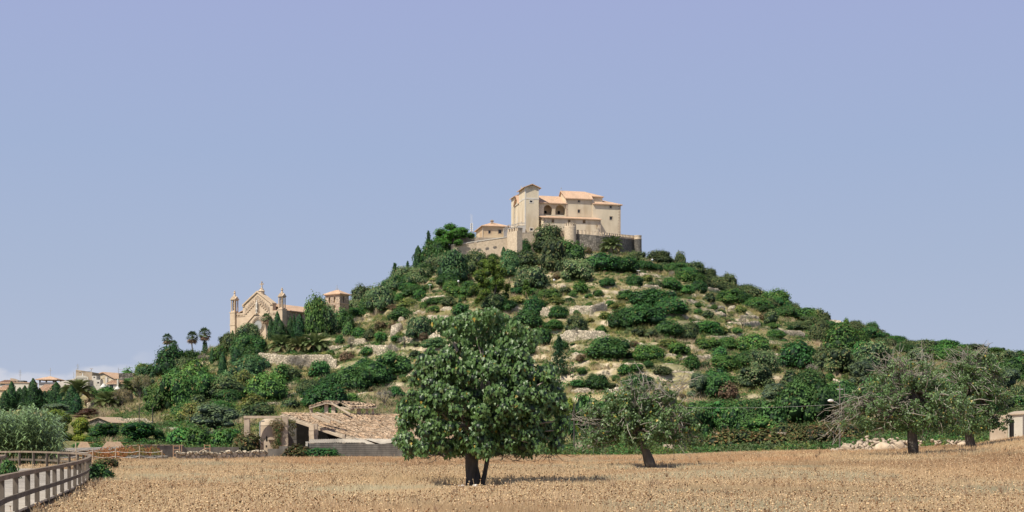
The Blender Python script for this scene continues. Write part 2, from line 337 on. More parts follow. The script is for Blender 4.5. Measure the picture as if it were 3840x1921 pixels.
class Soup:
    def __init__(s): s.V = []; s.F = {}; s.C = []; s.n = 0
    def add(s, V, Fs, C):
        V = np.asarray(V); s.V.append(V); C = np.asarray(C, float)
        s.C.append(C if C.ndim == 2 else np.tile(C, (len(V), 1)))
        for f in Fs: f = np.asarray(f); s.F.setdefault(f.shape[1], []).append(f+s.n)
        s.n += len(V)
    def tubes(s, paths, radii, col, n=4):
        """paths (m,k,3), radii (m,k)"""
        P = np.asarray(paths); R = np.asarray(radii); m, k, _ = P.shape
        T = np.gradient(P, axis=1); T = unit(T); ref = np.where(np.abs(T[..., 2:3]) > .8, np.array([1., .2, 0]), np.array([.1, 0, 1.]))
        A = unit(np.cross(T, ref)); B = np.cross(T, A); w = np.arange(n)*2*np.pi/n
        V = (P[:, :, None]+(A[:, :, None]*np.cos(w)[None, None, :, None]+B[:, :, None]*np.sin(w)[None, None, :, None])*R[:, :, None, None]).reshape(-1, 3)
        i = np.arange(k-1)[:, None]*n; j = np.arange(n)[None]; q = np.stack([i+j, i+(j+1) % n, i+n+(j+1) % n, i+n+j], -1).reshape(-1, 4)
        Fq = (np.arange(m)[:, None, None]*k*n+q[None]).reshape(-1, 4)
        col = np.asarray(col, float)
        if col.ndim == 2: col = np.repeat(col, k*n, axis=0)
        s.add(V, [Fq], col)
    def mesh(s, name, mat, off=(0, 0, 0), smooth=False):
        return mesh_np(name, np.concatenate(s.V)-np.array(off), [np.concatenate(f) for f in s.F.values()], mat, np.concatenate(s.C), smooth)
PAL = {  # leaf colour a, leaf colour b, rare colour, rare share
 'dark':   ((.022,.072,.030), (.045,.115,.042), (.09,.085,.04), .04),
 'bright': ((.028,.085,.028), (.058,.138,.045), (.13,.15,.05), .05),
 'olive':  ((.035,.068,.038), (.072,.105,.06), (.12,.115,.07), .08),
 'grey':   ((.045,.09,.052), (.095,.145,.09), (.16,.16,.12), .12),
 'blue':   ((.035,.10,.055), (.075,.155,.085), (.16,.16,.09), .07),
 'yellow': ((.075,.115,.04), (.13,.165,.065), (.22,.2,.1), .15),
 'blueolive': ((.075,.125,.095), (.125,.18,.135), (.17,.2,.15), .05),
 'figl':   ((.036,.105,.035), (.078,.165,.055), (.17,.15,.09), .08),
 'pine':   ((.055,.115,.025), (.10,.165,.04), (.13,.12,.05), .04),
 'conifer': ((.018,.052,.034), (.036,.082,.05), (.05,.07,.04), .03),
 'cypress': ((.016,.055,.030), (.032,.085,.040), (.06,.07,.04), .03),
 'brown':  ((.17,.115,.065), (.27,.19,.11), (.08,.11,.04), .25),
 'red':    ((.12,.065,.045), (.18,.10,.06), (.07,.10,.04), .3),
 'bramble': ((.035,.06,.028), (.075,.085,.045), (.12,.085,.055), .30),
 'lemon':  ((.018,.07,.026), (.045,.13,.035), (.12,.15,.03), .06),
 'feathery': ((.09,.16,.03), (.16,.23,.05), (.2,.2,.06), .1),
 'sparse': ((.09,.10,.065), (.17,.16,.11), (.24,.2,.15), .3),
 'bare':   ((.40,.365,.31), (.58,.53,.46), (.12,.11,.06), .1)}
GAIN = np.array([2.0, 1.8, 1.2])
NOG = ('bare','brown','red')
def leafcol(kind, n, r, per=1):
    a, b, c, p = PAL[kind]; t = r.random((n, 1)); C = np.array(a)*(1-t)+np.array(b)*t
    m = r.random(n) < p; C[m] = np.array(c)*(.8+.4*r.random((m.sum(), 1)))
    return np.repeat(C*(GAIN if kind not in NOG else 1), per, axis=0)
def crown(seed, kind, nl=1500, nc=14, lsz=.06, ell=(.5,.5,.5), zc=.5, cr=(.13,.24), core=True, shape='rhomb', flat=False, skirt=True, gap=0.):
    """unit crown (width 1, height 1, base z=0): leaf clumps round solid cores coloured darker for inner shade"""
    r = np.random.default_rng(seed); S = Soup()
    D = rdir(nc, r); D[:, 2] = np.where(D[:, 2] < -.35, -D[:, 2], D[:, 2])
    rc = r.uniform(cr[0], cr[1], nc)
    c = D*(np.array(ell)-rc[:, None]*.85)*(r.uniform(.35, 1, nc)[:, None]**.7); c[:, 2] += zc; c += r.normal(size=c.shape)*.035
    if skirt:
        k = nc//3; th = r.random(k)*6.28; c[:k] = np.stack([np.cos(th)*(ell[0]-rc[:k]*.9), np.sin(th)*(ell[1]-rc[:k]*.9), rc[:k]*.75], -1)
    c = np.concatenate([c, [[0, 0, zc*.9]]]); rc = np.append(rc, cr[1]*1.05)
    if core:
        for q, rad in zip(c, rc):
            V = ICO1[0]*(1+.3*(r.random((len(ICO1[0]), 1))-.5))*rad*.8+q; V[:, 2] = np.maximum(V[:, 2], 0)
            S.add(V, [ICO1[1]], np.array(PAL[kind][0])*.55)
    w = rc**2; w /= w.sum(); idx = r.choice(len(c), nl, p=w)
    d = rdir(nl, r); d[:, 2] = np.where((d[:, 2] < -.2) & (r.random(nl) < .7), -d[:, 2], d[:, 2])
    P = c[idx]+d*rc[idx][:, None]*(r.uniform(.78, 1.1, (nl, 1))+.35*r.random((nl, 1))**5); P[:, 2] = np.abs(P[:, 2])+.003
    out = unit(P-np.array([0, 0, zc*.6])); Nn = unit(d*.6+out*.4+np.array([-.1,-.1,.35])+rdir(nl, r)*.6)
    ct = r.uniform(.68, 1.3, len(c))[idx]
    V, Fs, per = leaves(P, Nn, lsz*r.uniform(.6, 1.35, nl), r, shape)
    C = leafcol(kind, nl, r)*ct[:, None]
    S.add(V, Fs, np.repeat(C, per, axis=0))
    A = np.concatenate(S.V); lo, hi = np.percentile(A, 1, axis=0), np.percentile(A, 99, axis=0); k = np.array([1/(hi[0]-lo[0]), 1/(hi[1]-lo[1]), 1/hi[2]])
    S.V = [v*k for v in S.V]; return S
def bare_tree(seed, kind='bare', nt=170, ell=(.46,.46,.36), zc=.62, leaf=0, lsz=.02, tw=.006, trunk=.035, lean=0.):
    """twiggy tree: limbs from a short trunk splitting to curved twigs; unit size. returns trunk soup, crown soup"""
    r = np.random.default_rng(seed); T = Soup(); C = Soup()
    top = np.array([lean, 0, .24]); k = 7
    tp = np.linspace(0, 1, k)[:, None]*top+np.concatenate([[[0,0,0]], r.normal(size=(k-1, 3))*.012]); T.tubes([tp], [np.linspace(trunk*1.25, trunk*.8, k)], (1, 1, 1), 7)
    nl = 8; L_ = []
    for i in range(nl):
        th = 6.28*i/nl+r.uniform(-.3, .3); e = np.array([math.cos(th)*ell[0]*.55, math.sin(th)*ell[1]*.55, zc+r.uniform(-.15, .2)-.04])
        m = (top+e)/2+r.normal(size=3)*.05; s_ = np.linspace(0, 1, 6)[:, None]
        L_.append(top*(1-s_)**2+2*m*s_*(1-s_)+e*s_**2)
    T.tubes(L_, np.tile(np.linspace(trunk*.6, trunk*.2, 6), (nl, 1)), (1, 1, 1), 5); L_ = np.array(L_)
    d = rdir(nt, r); d[:, 2] = np.where(d[:, 2] < -.3, -d[:, 2], d[:, 2]); e = d*np.array(ell)*r.uniform(.6, 1.05, (nt, 1)); e[:, 2] += zc
    ends = L_[:, 2:, :].reshape(-1, 3); dist = np.linalg.norm(e[:, None]-ends[None], axis=2); s0 = ends[np.argmin(dist+r.random(dist.shape)*.12, axis=1)]
    m = (s0+e)/2+r.normal(size=(nt, 3))*.045+np.array([0, 0, .03]); s_ = np.linspace(0, 1, 5)[None, :, None]
    P = s0[:, None]*(1-s_)**2+2*m[:, None]*s_*(1-s_)+e[:, None]*s_**2
    C.tubes(P, np.tile(np.linspace(tw, tw*.35, 5), (nt, 1)), leafcol('bare', nt, r), 3)
    n2 = nt*2; idx = r.integers(0, nt, n2); b0 = P[idx, r.integers(1, 4, n2)]; e2 = b0+unit(d[idx]+rdir(n2, r)*.9)*r.uniform(.05, .13, (n2, 1))
    C.tubes(np.stack([b0, (b0+e2)/2+r.normal(size=(n2, 3))*.01, e2], 1), np.tile([tw*.5, tw*.4, tw*.2], (n2, 1)), leafcol('bare', n2, r), 3)
    if leaf:
        allp = np.concatenate([P[:, 2:].reshape(-1, 3), e2]); idx = r.integers(0, len(allp), leaf); q = allp[idx]+r.normal(size=(leaf, 3))*.02
        V, Fs, per = leaves(q, rdir(leaf, r)+np.array([0, 0, .5]), lsz*r.uniform(.6, 1.3, leaf), r); C.add(V, Fs, leafcol(kind, leaf, r, per))
    return T, C
def cyp(seed, nl=1800):
    r = np.random.default_rng(seed); S = Soup(); h = r.random(nl)**.85; th = r.random(nl)*6.28
    prof = lambda h: np.interp(h, [0,.06,.25,.6,.85,1], [.30,.42,.5,.40,.22,.02])
    R = prof(h)*(1+.22*np.sin(th*3+h*17+seed))*r.uniform(.75, 1.1, nl)
    P = np.stack([np.cos(th)*R, np.sin(th)*R, h*.98], -1); Nn = np.stack([np.cos(th), np.sin(th), .25+0*th], -1)+rdir(nl, r)*.6
    V, Fs, per = leaves(P, Nn, np.full(nl, .12)*r.uniform(.6, 1.3, nl), r, 'rhomb', asp=.5)
    V = V.reshape(-1, 4, 3); c_ = V.mean(1, keepdims=True); V = c_+(V-c_)*np.array([1, 1, .45]); V = V.reshape(-1, 3)
    S.add(V, Fs, leafcol('cypress', nl, r, per)*np.repeat(.8+.5*vn(th*2, h*14, seed), per)[:, None])
    hh = np.linspace(0, .97, 10); a = np.arange(10)*.628; rr = prof(hh)*.85
    V = np.stack([np.outer(rr, np.cos(a)), np.outer(rr, np.sin(a)), np.repeat(hh[:, None], 10, 1)], -1).reshape(-1, 3)
    i = np.arange(9)[:, None]*10; j = np.arange(10)[None]; S.add(V, [np.stack([i+j, i+(j+1) % 10, i+10+(j+1) % 10, i+10+j], -1).reshape(-1, 4)], np.array(PAL['cypress'][0])*.5)  # solid inner core, the shade inside the tree put into its darker colour
    return S
def conif(seed, nl=2200, kind='conifer'):
    """tiered conifer with drooping layered branches"""
    r = np.random.default_rng(seed); S = Soup(); nb = 64
    h = np.linspace(.1, .97, nb); th = np.arange(nb)*2.4+r.random(nb); Lb = np.interp(h, [0,.15,.5,1], [.42,.5,.36,.04])*r.uniform(.6, 1.15, nb)
    tip = np.stack([np.cos(th)*Lb, np.sin(th)*Lb, h-.01+.02*r.random(nb)], -1); bs = np.stack([0*h, 0*h, h], -1)
    idx = r.integers(0, nb, nl); t = r.uniform(.2, 1, nl)[:, None]; P = bs[idx]*(1-t)+tip[idx]*t+r.normal(size=(nl, 3))*np.array([.035, .035, .018])
    V, Fs, per = leaves(P, rdir(nl, r)*.7+np.array([0, 0, .8]), .075*r.uniform(.6, 1.2, nl), r); S.add(V, Fs, leafcol(kind, nl, r, per))
    return S
def small_trunk(seed, h=.5, rad=.03):
    r = np.random.default_rng(seed); S = Soup(); k = 5; P = np.stack([np.linspace(0, .05, k)*r.normal(), np.linspace(0, .05, k)*r.normal(), np.linspace(-.05, h, k)], -1)
    S.tubes([P], [np.linspace(rad*1.3, rad*.6, k)], (1, 1, 1), 6); return S
# ---- prototype meshes (each used by many things)
PROTO = {}
def crownset(kind, **k):
    out = []
    for s in range(3):
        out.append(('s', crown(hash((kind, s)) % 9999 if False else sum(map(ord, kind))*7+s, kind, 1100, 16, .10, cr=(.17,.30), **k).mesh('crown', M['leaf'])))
    for s in range(3):
        out.append(('l', crown(sum(map(ord, kind))*11+s+50, kind, 4200, 40, .055, cr=(.12,.23), **k).mesh('crown', M['leaf'])))
    return out
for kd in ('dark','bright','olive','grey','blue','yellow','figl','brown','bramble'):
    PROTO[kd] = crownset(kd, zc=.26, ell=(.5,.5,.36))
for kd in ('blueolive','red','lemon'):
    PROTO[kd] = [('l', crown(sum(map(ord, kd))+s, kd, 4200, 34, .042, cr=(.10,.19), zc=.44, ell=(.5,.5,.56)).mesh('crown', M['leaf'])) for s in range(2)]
TRUNK = small_trunk(3).mesh('trunk', M['bark'])
PROTO['cypress'] = [('l', cyp(s).mesh('crown', M['leaf'])) for s in range(4)]
PROTO['conifer'] = [('l', conif(s+20).mesh('crown', M['leaf'])) for s in range(3)]
PROTO['bare'] = [tuple(q.mesh(n_, M[m_]) for q, n_, m_ in zip(bare_tree(s+3, nt=150, tw=.007), ('trunk','crown'), ('bark','dry'))) for s in range(3)]
PROTO['sparse'] = [tuple(q.mesh(n_, M[m_]) for q, n_, m_ in zip(bare_tree(s+13, 'sparse', nt=190, leaf=2600, lsz=.032, tw=.005), ('trunk','crown'), ('bark','leaf'))) for s in range(2)]
def stone_pine():
    r = np.random.default_rng(5); S = Soup(); nc = 84; T = Soup()
    th = r.random(nc)*6.28; rr = np.sqrt(r.random(nc))*.43; z = .84-.30*(rr/.43)**2+r.uniform(-.2, .03, nc); z -= .16*np.clip(-np.cos(th), 0, 1)*(rr > .25)
    c = np.stack([np.cos(th)*rr, np.sin(th)*rr, z], -1); rc = r.uniform(.075, .115, nc); ms = np.array([1, 1, .75])
    low = np.array([[-.36,.02,.36],[-.42,0,.28],[-.3,.1,.3],[-.25,-.12,.42],[-.40,-.05,.45]]); c = np.concatenate([c, low]); rc = np.append(rc, [.11]*5)
    for q, rad in zip(c, rc): S.add(ICO1[0]*ms*rad*.8+q, [ICO1[1]], np.array(PAL['pine'][0])*.4)  # solid cores block light, inner shade is in their dark colour
    nl = 13000; idx = r.integers(0, len(c), nl); d = rdir(nl, r); d[:, 2] = np.where((d[:, 2] < 0) & (r.random(nl) < .6), -d[:, 2], d[:, 2])
    P = c[idx]+d*ms*rc[idx][:, None]*r.uniform(.8, 1.12, (nl, 1)); V, Fs, per = leaves(P, d+rdir(nl, r)*.7, .028*r.uniform(.6, 1.3, nl), r)
    S.add(V, Fs, np.repeat(leafcol('pine', nl, r)*np.array([.7,.95,.9])*r.uniform(.8, 1.2, len(c))[idx][:, None], per, axis=0))
    fork = np.array([.02, 0, .3]); T.tubes([np.linspace(0, 1, 5)[:, None]*fork-np.array([0, 0, .05])], [np.linspace(.035, .025, 5)], (1, 1, 1), 7)
    e = c[::2]; m = (fork+e)/2+np.array([0, 0, -.06]); s_ = np.linspace(0, 1, 6)[None, :, None]
    T.tubes(fork*(1-s_)**2+2*m[:, None]*s_*(1-s_)+e[:, None]*s_**2, np.tile(np.linspace(.014, .004, 6), (len(e), 1)), (1, 1, 1), 4)
    return T.mesh('trunk', M['bark']), S.mesh('crown', M['leaf'])
def pine(seed):
    r = np.random.default_rng(seed); S = Soup(); nc = 60; h = r.random(nc)**.9; th = r.random(nc)*6.28
    R = np.interp(h, [0,.3,.55,.8,1], [.36,.46,.36,.28,.08])*r.uniform(.45, 1, nc)
    c = np.stack([np.cos(th)*R, np.sin(th)*R, .1+h*.84], -1); rc = r.uniform(.06, .11, nc)
    for q, rad in zip(c, rc): S.add(ICO1[0]*rad*.75+q, [ICO1[1]], np.array(PAL['pine'][0])*.4)  # cores coloured darker for the shade inside each clump
    nl = 8000; idx = r.integers(0, nc, nl); d = rdir(nl, r); d[:, 2] = np.where((d[:, 2] < -.1) & (r.random(nl) < .7), -d[:, 2], d[:, 2])
    P = c[idx]+d*rc[idx][:, None]*r.uniform(.8, 1.2, (nl, 1)); V, Fs, per = leaves(P, d+rdir(nl, r)*.7, .03*r.uniform(.6, 1.3, nl), r)
    S.add(V, Fs, np.repeat(leafcol('pine', nl, r)*r.uniform(.7, 1.2, nc)[idx][:, None], per, axis=0)); return S
PROTO['pine'] = [('l', pine(s).mesh('crown', M['leaf'])) for s in (1, 2)]
PROTO['feathery'] = [('l', crown(77, 'feathery', 6000, 40, .03, cr=(.09,.17), zc=.45, ell=(.48,.48,.56), shape='tri').mesh('crown', M['leaf']))]
PROTO['stone_pine'] = [stone_pine()]
# ---- palms
def date_palm(seed, nf=46, L_=1.0, col=((.09,.13,.05), (.22,.25,.10))):
    r = np.random.default_rng(seed); S = Soup(); k = 12; s_ = np.linspace(0, 1, k)
    for i in range(nf):
        th = i*2.4+r.random()*.4; el = np.interp(i/nf, [0, 1], [1.35, -.15])+r.uniform(-.12, .12); l = r.uniform(.85, 1.08)*L_
        c, s = math.cos(th), math.sin(th); cur = el-1.0*s_**1.4; dx = np.cumsum(np.cos(cur))/k*l; dz = np.cumsum(np.sin(cur))/k*l
        P = np.stack([dx*c, dx*s, dz], -1); T = unit(np.gradient(P, axis=0)); side = np.array([-s, c, 0]); up = unit(np.cross(side, T))
        if np.mean(up[:, 2]) < 0: up = -up
        nlf = 30; u = np.linspace(.12, .99, nlf); B = np.stack([np.interp(u, s_, P[:, j]) for j in range(3)], -1); Tb = np.stack([np.interp(u, s_, T[:, j]) for j in range(3)], -1); Ub = np.stack([np.interp(u, s_, up[:, j]) for j in range(3)], -1)
        ln = (.26*np.sin(np.pi*np.clip(u*.85+.12, 0, 1))+.03)[:, None]*L_
        cc = np.array(col[0])+(np.array(col[1])-np.array(col[0]))*r.random()
        if i > nf*.9: cc = np.array([.25,.19,.1])
        for sg in (-1, 1):
            tip = B+(side*sg*.8+Tb*.65+Ub*.35)*ln; w = Tb*.024*L_
            V = np.stack([B-w, B+w, tip], 1).reshape(-1, 3); S.add(V, [np.arange(nlf*3).reshape(nlf, 3)], cc)
        S.tubes([P], [np.linspace(.012, .004, k)*L_], cc*1.3, 3)
    return S
def fan_palm(seed):
    r = np.random.default_rng(seed); S = Soup(); nf = 44
    for i in range(nf):
        th = i*2.4; el = np.interp(i/nf, [0, 1], [1.4, -1.1])+r.uniform(-.1, .1); c, s = math.cos(th), math.sin(th); l = .30+.06*r.random()
        d = np.array([c*math.cos(el), s*math.cos(el), math.sin(el)]); h0 = d*l; side = np.array([-s, c, 0]); up = np.cross(side, d)
        dead = i > nf*.72; cc = np.array([.42,.30,.19]) if dead else np.array([.07,.115,.05])*(1+1.2*r.random())
        n = 11; fan = np.linspace(-1.35, 1.35, n); R = .30*(1-.1*np.abs(fan))
        tip = h0+(d*np.cos(fan)[:, None]+side*np.sin(fan)[:, None])*R[:, None]; tip[:, 2] -= .10*r.random(n)+.05
        dirp = unit(-d*np.sin(fan)[:, None]+side*np.cos(fan)[:, None]); mid = h0+(tip-h0)*.5
        V = np.stack([np.tile(h0, (n, 1)), mid-dirp*.03, tip, mid+dirp*.03], 1).reshape(-1, 3); S.add(V, [np.arange(n*4).reshape(n, 4)], cc); S.tubes([[d*.03, h0]], [[.012, .008]], cc, 3)
    return S
PALMF = [date_palm(s).mesh('fronds', M['leaf']) for s in (1, 2)]; FANF = [fan_palm(s).mesh('fronds', M['leaf']) for s in (1, 2)]
def palm_tree(name, label, cat, x, y, zb, h, cw, mesh_, tr=.25, group=None, stub=False):
    T = Thing(name, label, cat, (x, y, zb), group); mb = MB(); k = 9
    mb.tube([(x+.15*math.sin(i*.7), y, zb-1+(h+1)*i/(k-1)) for i in range(k)], [tr*(1.5 if stub else 1.15)*(1-.3*i/(k-1)) for i in range(k)], 9, jit=.25); T.part('trunk', mb, M['bark'] if stub else M['palebark'])
    o = link('fronds', mesh_, (0, 0, h), T.o); o.scale = (cw/(.86 if mesh_ in FANF else 1.2),)*3; o.rotation_euler = (0, 0, random.random()*6); return T
# ---------------------------------------------------------------- placed plants. name, how the label calls it, category
LOOK = {'dark': ('shrub', 'dark green', 'shrub'), 'bright': ('shrub', 'bright green', 'shrub'), 'olive': ('wild_olive', 'dull olive green', 'shrub'),
 'grey': ('fig_tree', 'grey green', 'tree'), 'blue': ('fig_tree', 'blue green', 'tree'), 'yellow': ('broom_bush', 'yellow green', 'bush'),
 'blueolive': ('olive_tree', 'silvery', 'tree'), 'figl': ('fig_tree', 'large leaved green', 'tree'), 'pine': ('pine_tree', 'light green', 'tree'),
 'conifer': ('conifer_tree', 'dark layered', 'tree'), 'cypress': ('cypress_tree', 'dark slender', 'tree'), 'brown': ('dry_bush', 'brown withered', 'bush'),
 'red': ('dry_bush', 'reddish brown', 'bush'), 'bramble': ('bramble_bush', 'brownish green', 'bush'), 'lemon': ('citrus_tree', 'glossy dark green', 'tree'),
 'feathery': ('feathery_bush', 'feathery yellow green', 'bush'), 'sparse': ('almond_tree', 'thin leaved', 'tree'), 'bare': ('bare_tree', 'leafless', 'tree'),
 'stone_pine': ('umbrella_pine', 'broad', 'tree')}
NOUN = {'shrub': 'shrub', 'wild_olive': 'wild olive', 'broom_bush': 'broom bush', 'fig_tree': 'tree', 'olive_tree': 'olive tree', 'pine_tree': 'pine', 'conifer_tree': 'conifer', 'cypress_tree': 'cypress', 'dry_bush': 'bush',
 'bramble_bush': 'bramble', 'citrus_tree': 'citrus tree', 'feathery_bush': 'bush', 'almond_tree': 'tree', 'bare_tree': 'tree', 'umbrella_pine': 'umbrella pine'}
PLANTS = []
SKX = [2440,2560,2700,2850,3000,3100,3200,3290,3400,3520,3600,3700,3840]; SKY_ = [930,968,1035,1085,1155,1195,1205,1240,1285,1275,1285,1300,1318]
def plant(c, x, y, w, h, kind, d=None, dz=0):
    sx, sy = pt(c, x, y); s = CR[c][2]; w /= s; h /= s
    if sx > 2440 and c != 'F': h = min(h, max(12, sy-float(np.interp(sx, SKX, SKY_))+(x*7 % 9)-7)) if sy < 1420 else h
    if d is None: d, z = hit(sx, sy)
    else: z = float(z_at(sx, d))
    X = (sx-CX)/F*d; ww = w*d/F
    top = EYE+(HY-(sy-h))/F*d; hh = max(top-z, .35*ww) if kind not in ('cypress','conifer') else max(top-z, 1.)
    PLANTS.append(dict(sx=sx, sy=sy, w=w, h=h, X=X, d=d, z=z, ww=ww, hh=hh, kind=kind))
def build_plants():
    for p in PLANTS:
        kd = p['kind']; r = random.Random(int(p['sx']*13+p['sy']*7)); nm, look, cat = LOOK[kd]; loc = (p['X'], p['d'], p['z']-.15)
        rz = r.random()*6.28; W_, H_ = p['ww']*(1.35 if kd == 'cypress' else 1.12), p['hh']*1.08+.15
        if kd in ('bare', 'sparse', 'stone_pine'):
            o = link(nm, None, loc); o.empty_display_size = .3
            for me in PROTO[kd][r.randrange(len(PROTO[kd]))]: link(me.name.split('.')[0], me, (0, 0, 0), o)
            if kd == 'stone_pine': rz = 0
        else:
            ps = PROTO[kd]; big = W_ > 5.2
            c_ = [q for q in ps if (q[0] == 'l') == big] or ps; me = c_[r.randrange(len(c_))][1]
            if cat in ('shrub', 'bush') or p['w'] < 26: o = link(nm, me, loc)
            else:
                o = link(nm, None, loc); link('crown', me, (0, 0, 0), o); link('trunk', TRUNK, (0, 0, 0), o)
        o.scale = (W_, W_, H_); o.rotation_euler = (0, 0, rz); p['o'] = o
    label_plants()
LAND = [('the umbrella pine', 1700, 900), ('the pale rampart wall', 1790, 940), ('the square bastion', 1930, 900), ('the round castle tower', 2140, 900), ('the shaded curved rampart', 2270, 950),
 ('the bell tower', 1262, 1130), ('the gabled church', 970, 1230), ('the three crouching palms', 1120, 1310), ('the long pale terrace wall', 1110, 1350), ('the tall fan palms', 745, 1290), ('the white balustraded house', 305, 1440),
 ('the village parasols', 410, 1455), ('the ruined farmhouse', 1220, 1590), ('the silvery olive beside the garden', 805, 1600), ('the grey gabled shed', 345, 1570), ('the leafless orchard', 510, 1520), ('the smooth terrace wall', 2190, 1250),
 ('the corner of dry stone wall', 2200, 1155), ('the stony summit clearing', 2440, 1040), ('the long dry stone wall', 2800, 1215), ('the rocky mid slope ledge', 2600, 1340), ('the right skyline', 3000, 1170), ('the street lamp', 3148, 1500),
 ('the tangled bare fig crown', 3420, 1400), ('the far right hut', 3800, 1580), ('the lone dark conifer', 2100, 1370), ('the middle fig tree', 2430, 1600), ('the bramble hedge', 2850, 1660), ('the light green pine', 1850, 1130),
 ('the pale cliff face', 1510, 1260), ('the left rubble walls', 940, 1510), ('the wooden boardwalk', 200, 1760), ('the garden wall', 700, 1690), ('the tile roofed pavilion', 178, 1430), ('the far right hill', 3700, 1330), ('the middle terrace', 2000, 1180)]
ORD = ['first', 'second', 'third', 'fourth', 'fifth', 'sixth', 'seventh', 'eighth', 'ninth', 'tenth', 'eleventh', 'twelfth', 'thirteenth', 'fourteenth']
def label_plants():
    from collections import defaultdict
    G = defaultdict(list); used = defaultdict(int)
    for p in PLANTS:
        if p['kind'] == 'stone_pine': tag(p['o'], 'broad dark umbrella pine standing left of the castle rampart', 'tree'); continue
        cy = p['sy']-p['h']*.5
        l = min(LAND, key=lambda q: (q[1]-p['sx'])**2+((q[2]-cy)*1.5)**2); dx = p['sx']-l[1]; dy = (cy-l[2])*1.5
        rel = ('right of' if dx > 0 else 'left of') if abs(dx) > abs(dy) else ('below' if dy > 0 else 'above')
        px = max(p['w'], p['h']); sz = 'small' if px < 42 else ('large' if px > 95 else 'medium')
        if p['kind'] in ('cypress', 'conifer'): sz = 'tall' if p['h'] > 60 else 'short'
        nm, look, cat = LOOK[p['kind']]
        G[(sz, look, NOUN[nm], rel, l[0], cat)].append(p)
    for (sz, look, noun, rel, lm, cat), ps in G.items():
        ps.sort(key=lambda q: q['sx'])
        for i, p in enumerate(ps):
            base = f'{sz} {look} {noun} {rel} {lm}'
            if len(ps) == 2: base = f"{'left' if i == 0 else 'right'} one of two {sz} {look} {noun}s {rel} {lm}"
            elif len(ps) > 2: base = (f'{ORD[i]} from left of the {sz} {look} {noun}s {rel} {lm}' if i else f'leftmost of the {sz} {look} {noun}s {rel} {lm}')
            tag(p['o'], ' '.join(base.split()[:16]), cat, f'{look} {noun}s on the hill and in the gardens')
# ---------------------------------------------------------------- plants read off the photograph, crop by crop
def P_(c, kind, *items):
    for it in items: plant(c, *it[:4], kind, *(it[4:] if len(it) > 4 else ()))
P_('I','stone_pine',(1015,420,450,375))
P_('I','dark',(850,500,230,260),(960,430,200,150))
P_('I','conifer',(790,440,120,290),(590,520,75,95),(465,580,130,130))
P_('I','cypress',(690,490,90,210),(312,700,25,50),(140,700,20,25),(1372,400,75,170),(1517,415,45,135))
P_('I','dark',(920,480,190,150),(440,690,180,110),(980,650,200,110),(1430,410,110,65),(1700,330,140,120),(2150,450,290,220),(660,760,220,110),(800,710,100,80),(1100,940,150,110),(1540,890,180,100),(1640,730,110,60),(1810,950,210,180),(1750,1060,260,160),(1900,1220,160,150),(540,980,200,110),(440,990,90,60),(100,960,200,90),(30,1100,80,150),(2060,1289,140,110),(750,1110,170,150))
P_('I','grey',(160,860,230,200),(330,900,250,240),(560,650,260,170),(700,650,200,160),(1790,690,290,210),(2230,600,260,190),(1420,880,220,150),(690,1160,210,200))
P_('I','olive',(780,560,150,110),(1260,550,240,220),(1740,470,240,150),(1960,290,270,200),(2010,500,230,270),(2040,530,100,120),(990,850,140,90),(2220,1110,200,160),(225,1170,110,100))
P_('I','blue',(1030,620,260,280),(1560,560,180,220),(1600,400,110,90),(840,1260,200,100))
P_('I','pine',(1380,900,400,490),(1735,770,95,165))
P_('I','bright',(600,700,150,70),(710,790,110,100),(520,810,120,90),(1010,700,140,90),(1040,750,140,90),(1180,750,160,130),(850,835,190,65),(740,890,70,70),(840,910,130,60),(1110,800,80,60),(1810,740,90,60),(1960,780,180,90),(2050,960,170,110),(2000,1075,170,90),(2220,960,60,70),(120,1150,110,90),(335,1200,110,100),(285,1240,90,50),(500,1200,140,70),(2250,735,140,125),(1880,680,120,90))
P_('I','yellow',(600,860,200,80),(1650,830,120,80),(2020,830,180,60))
P_('I','brown',(330,1090,110,90),(750,1190,90,80),(470,890,130,60),(1110,600,170,60))
P_('I','bare',(120,1060,130,110),(560,1250,160,110),(40,1280,70,110))
P_('B','bright',(830,440,190,175,446),(1165,565,90,70),(1020,625,70,65))
P_('B','grey',(900,500,170,170,447))
P_('B','dark',(1040,490,170,130,456),(1085,570,80,110),(270,720,220,160),(345,690,170,120),(540,950,150,150),(850,900,150,130),(130,1115,200,110),(970,1010,210,140),(1130,1010,280,190),(1290,960,260,180),(1450,880,280,180),(900,1140,310,180),(1480,1060,120,90),(300,760,180,110),(1220,860,180,110))
P_('B','brown',(790,540,130,80),(950,540,120,50))
P_('B','grey',(280,600,170,130))
P_('B','olive',(140,700,170,150),(640,910,130,90),(60,1080,300,180),(760,1040,180,120),(620,1150,140,80),(380,1190,180,90),(160,1010,160,110))
P_('B','blue',(280,980,260,240),(400,850,120,110))
P_('B','bright',(430,1080,270,200),(60,760,100,110))
P_('B','cypress',(180,800,70,140),(75,890,60,185),(465,600,50,170),(515,600,60,225),(540,620,85,180))
P_('M','cypress',(1070,1020,100,370),(1130,1010,60,390),(1215,1020,150,400),(140,940,50,75),(25,1010,60,80))
P_('B','bare',(1440,760,130,140),(1380,1140,160,150),(705,850,110,110),(1110,670,70,110))
P_('J','figl',(330,1110,340,330),(560,1080,380,430),(720,900,330,370),(860,1000,380,350))
P_('J','dark',(450,680,360,340),(590,1250,160,110),(1185,1030,280,160))
P_('J','bright',(700,560,220,180))
P_('J','bare',(850,560,180,150))
P_('J','grey',(1010,880,230,200),(1220,890,200,150))
P_('J','olive',(1000,1090,300,100),(1560,1160,240,120))
P_('J','red',(680,1130,200,110))
P_('J','yellow',(1290,1150,300,110),(480,1240,220,90))
P_('J','cypress',(1105,350,65,170),(955,530,60,175),(1078,700,80,290),(1045,400,60,85),(1250,560,110,200))
P_('A','blueolive',(1440,790,330,205))
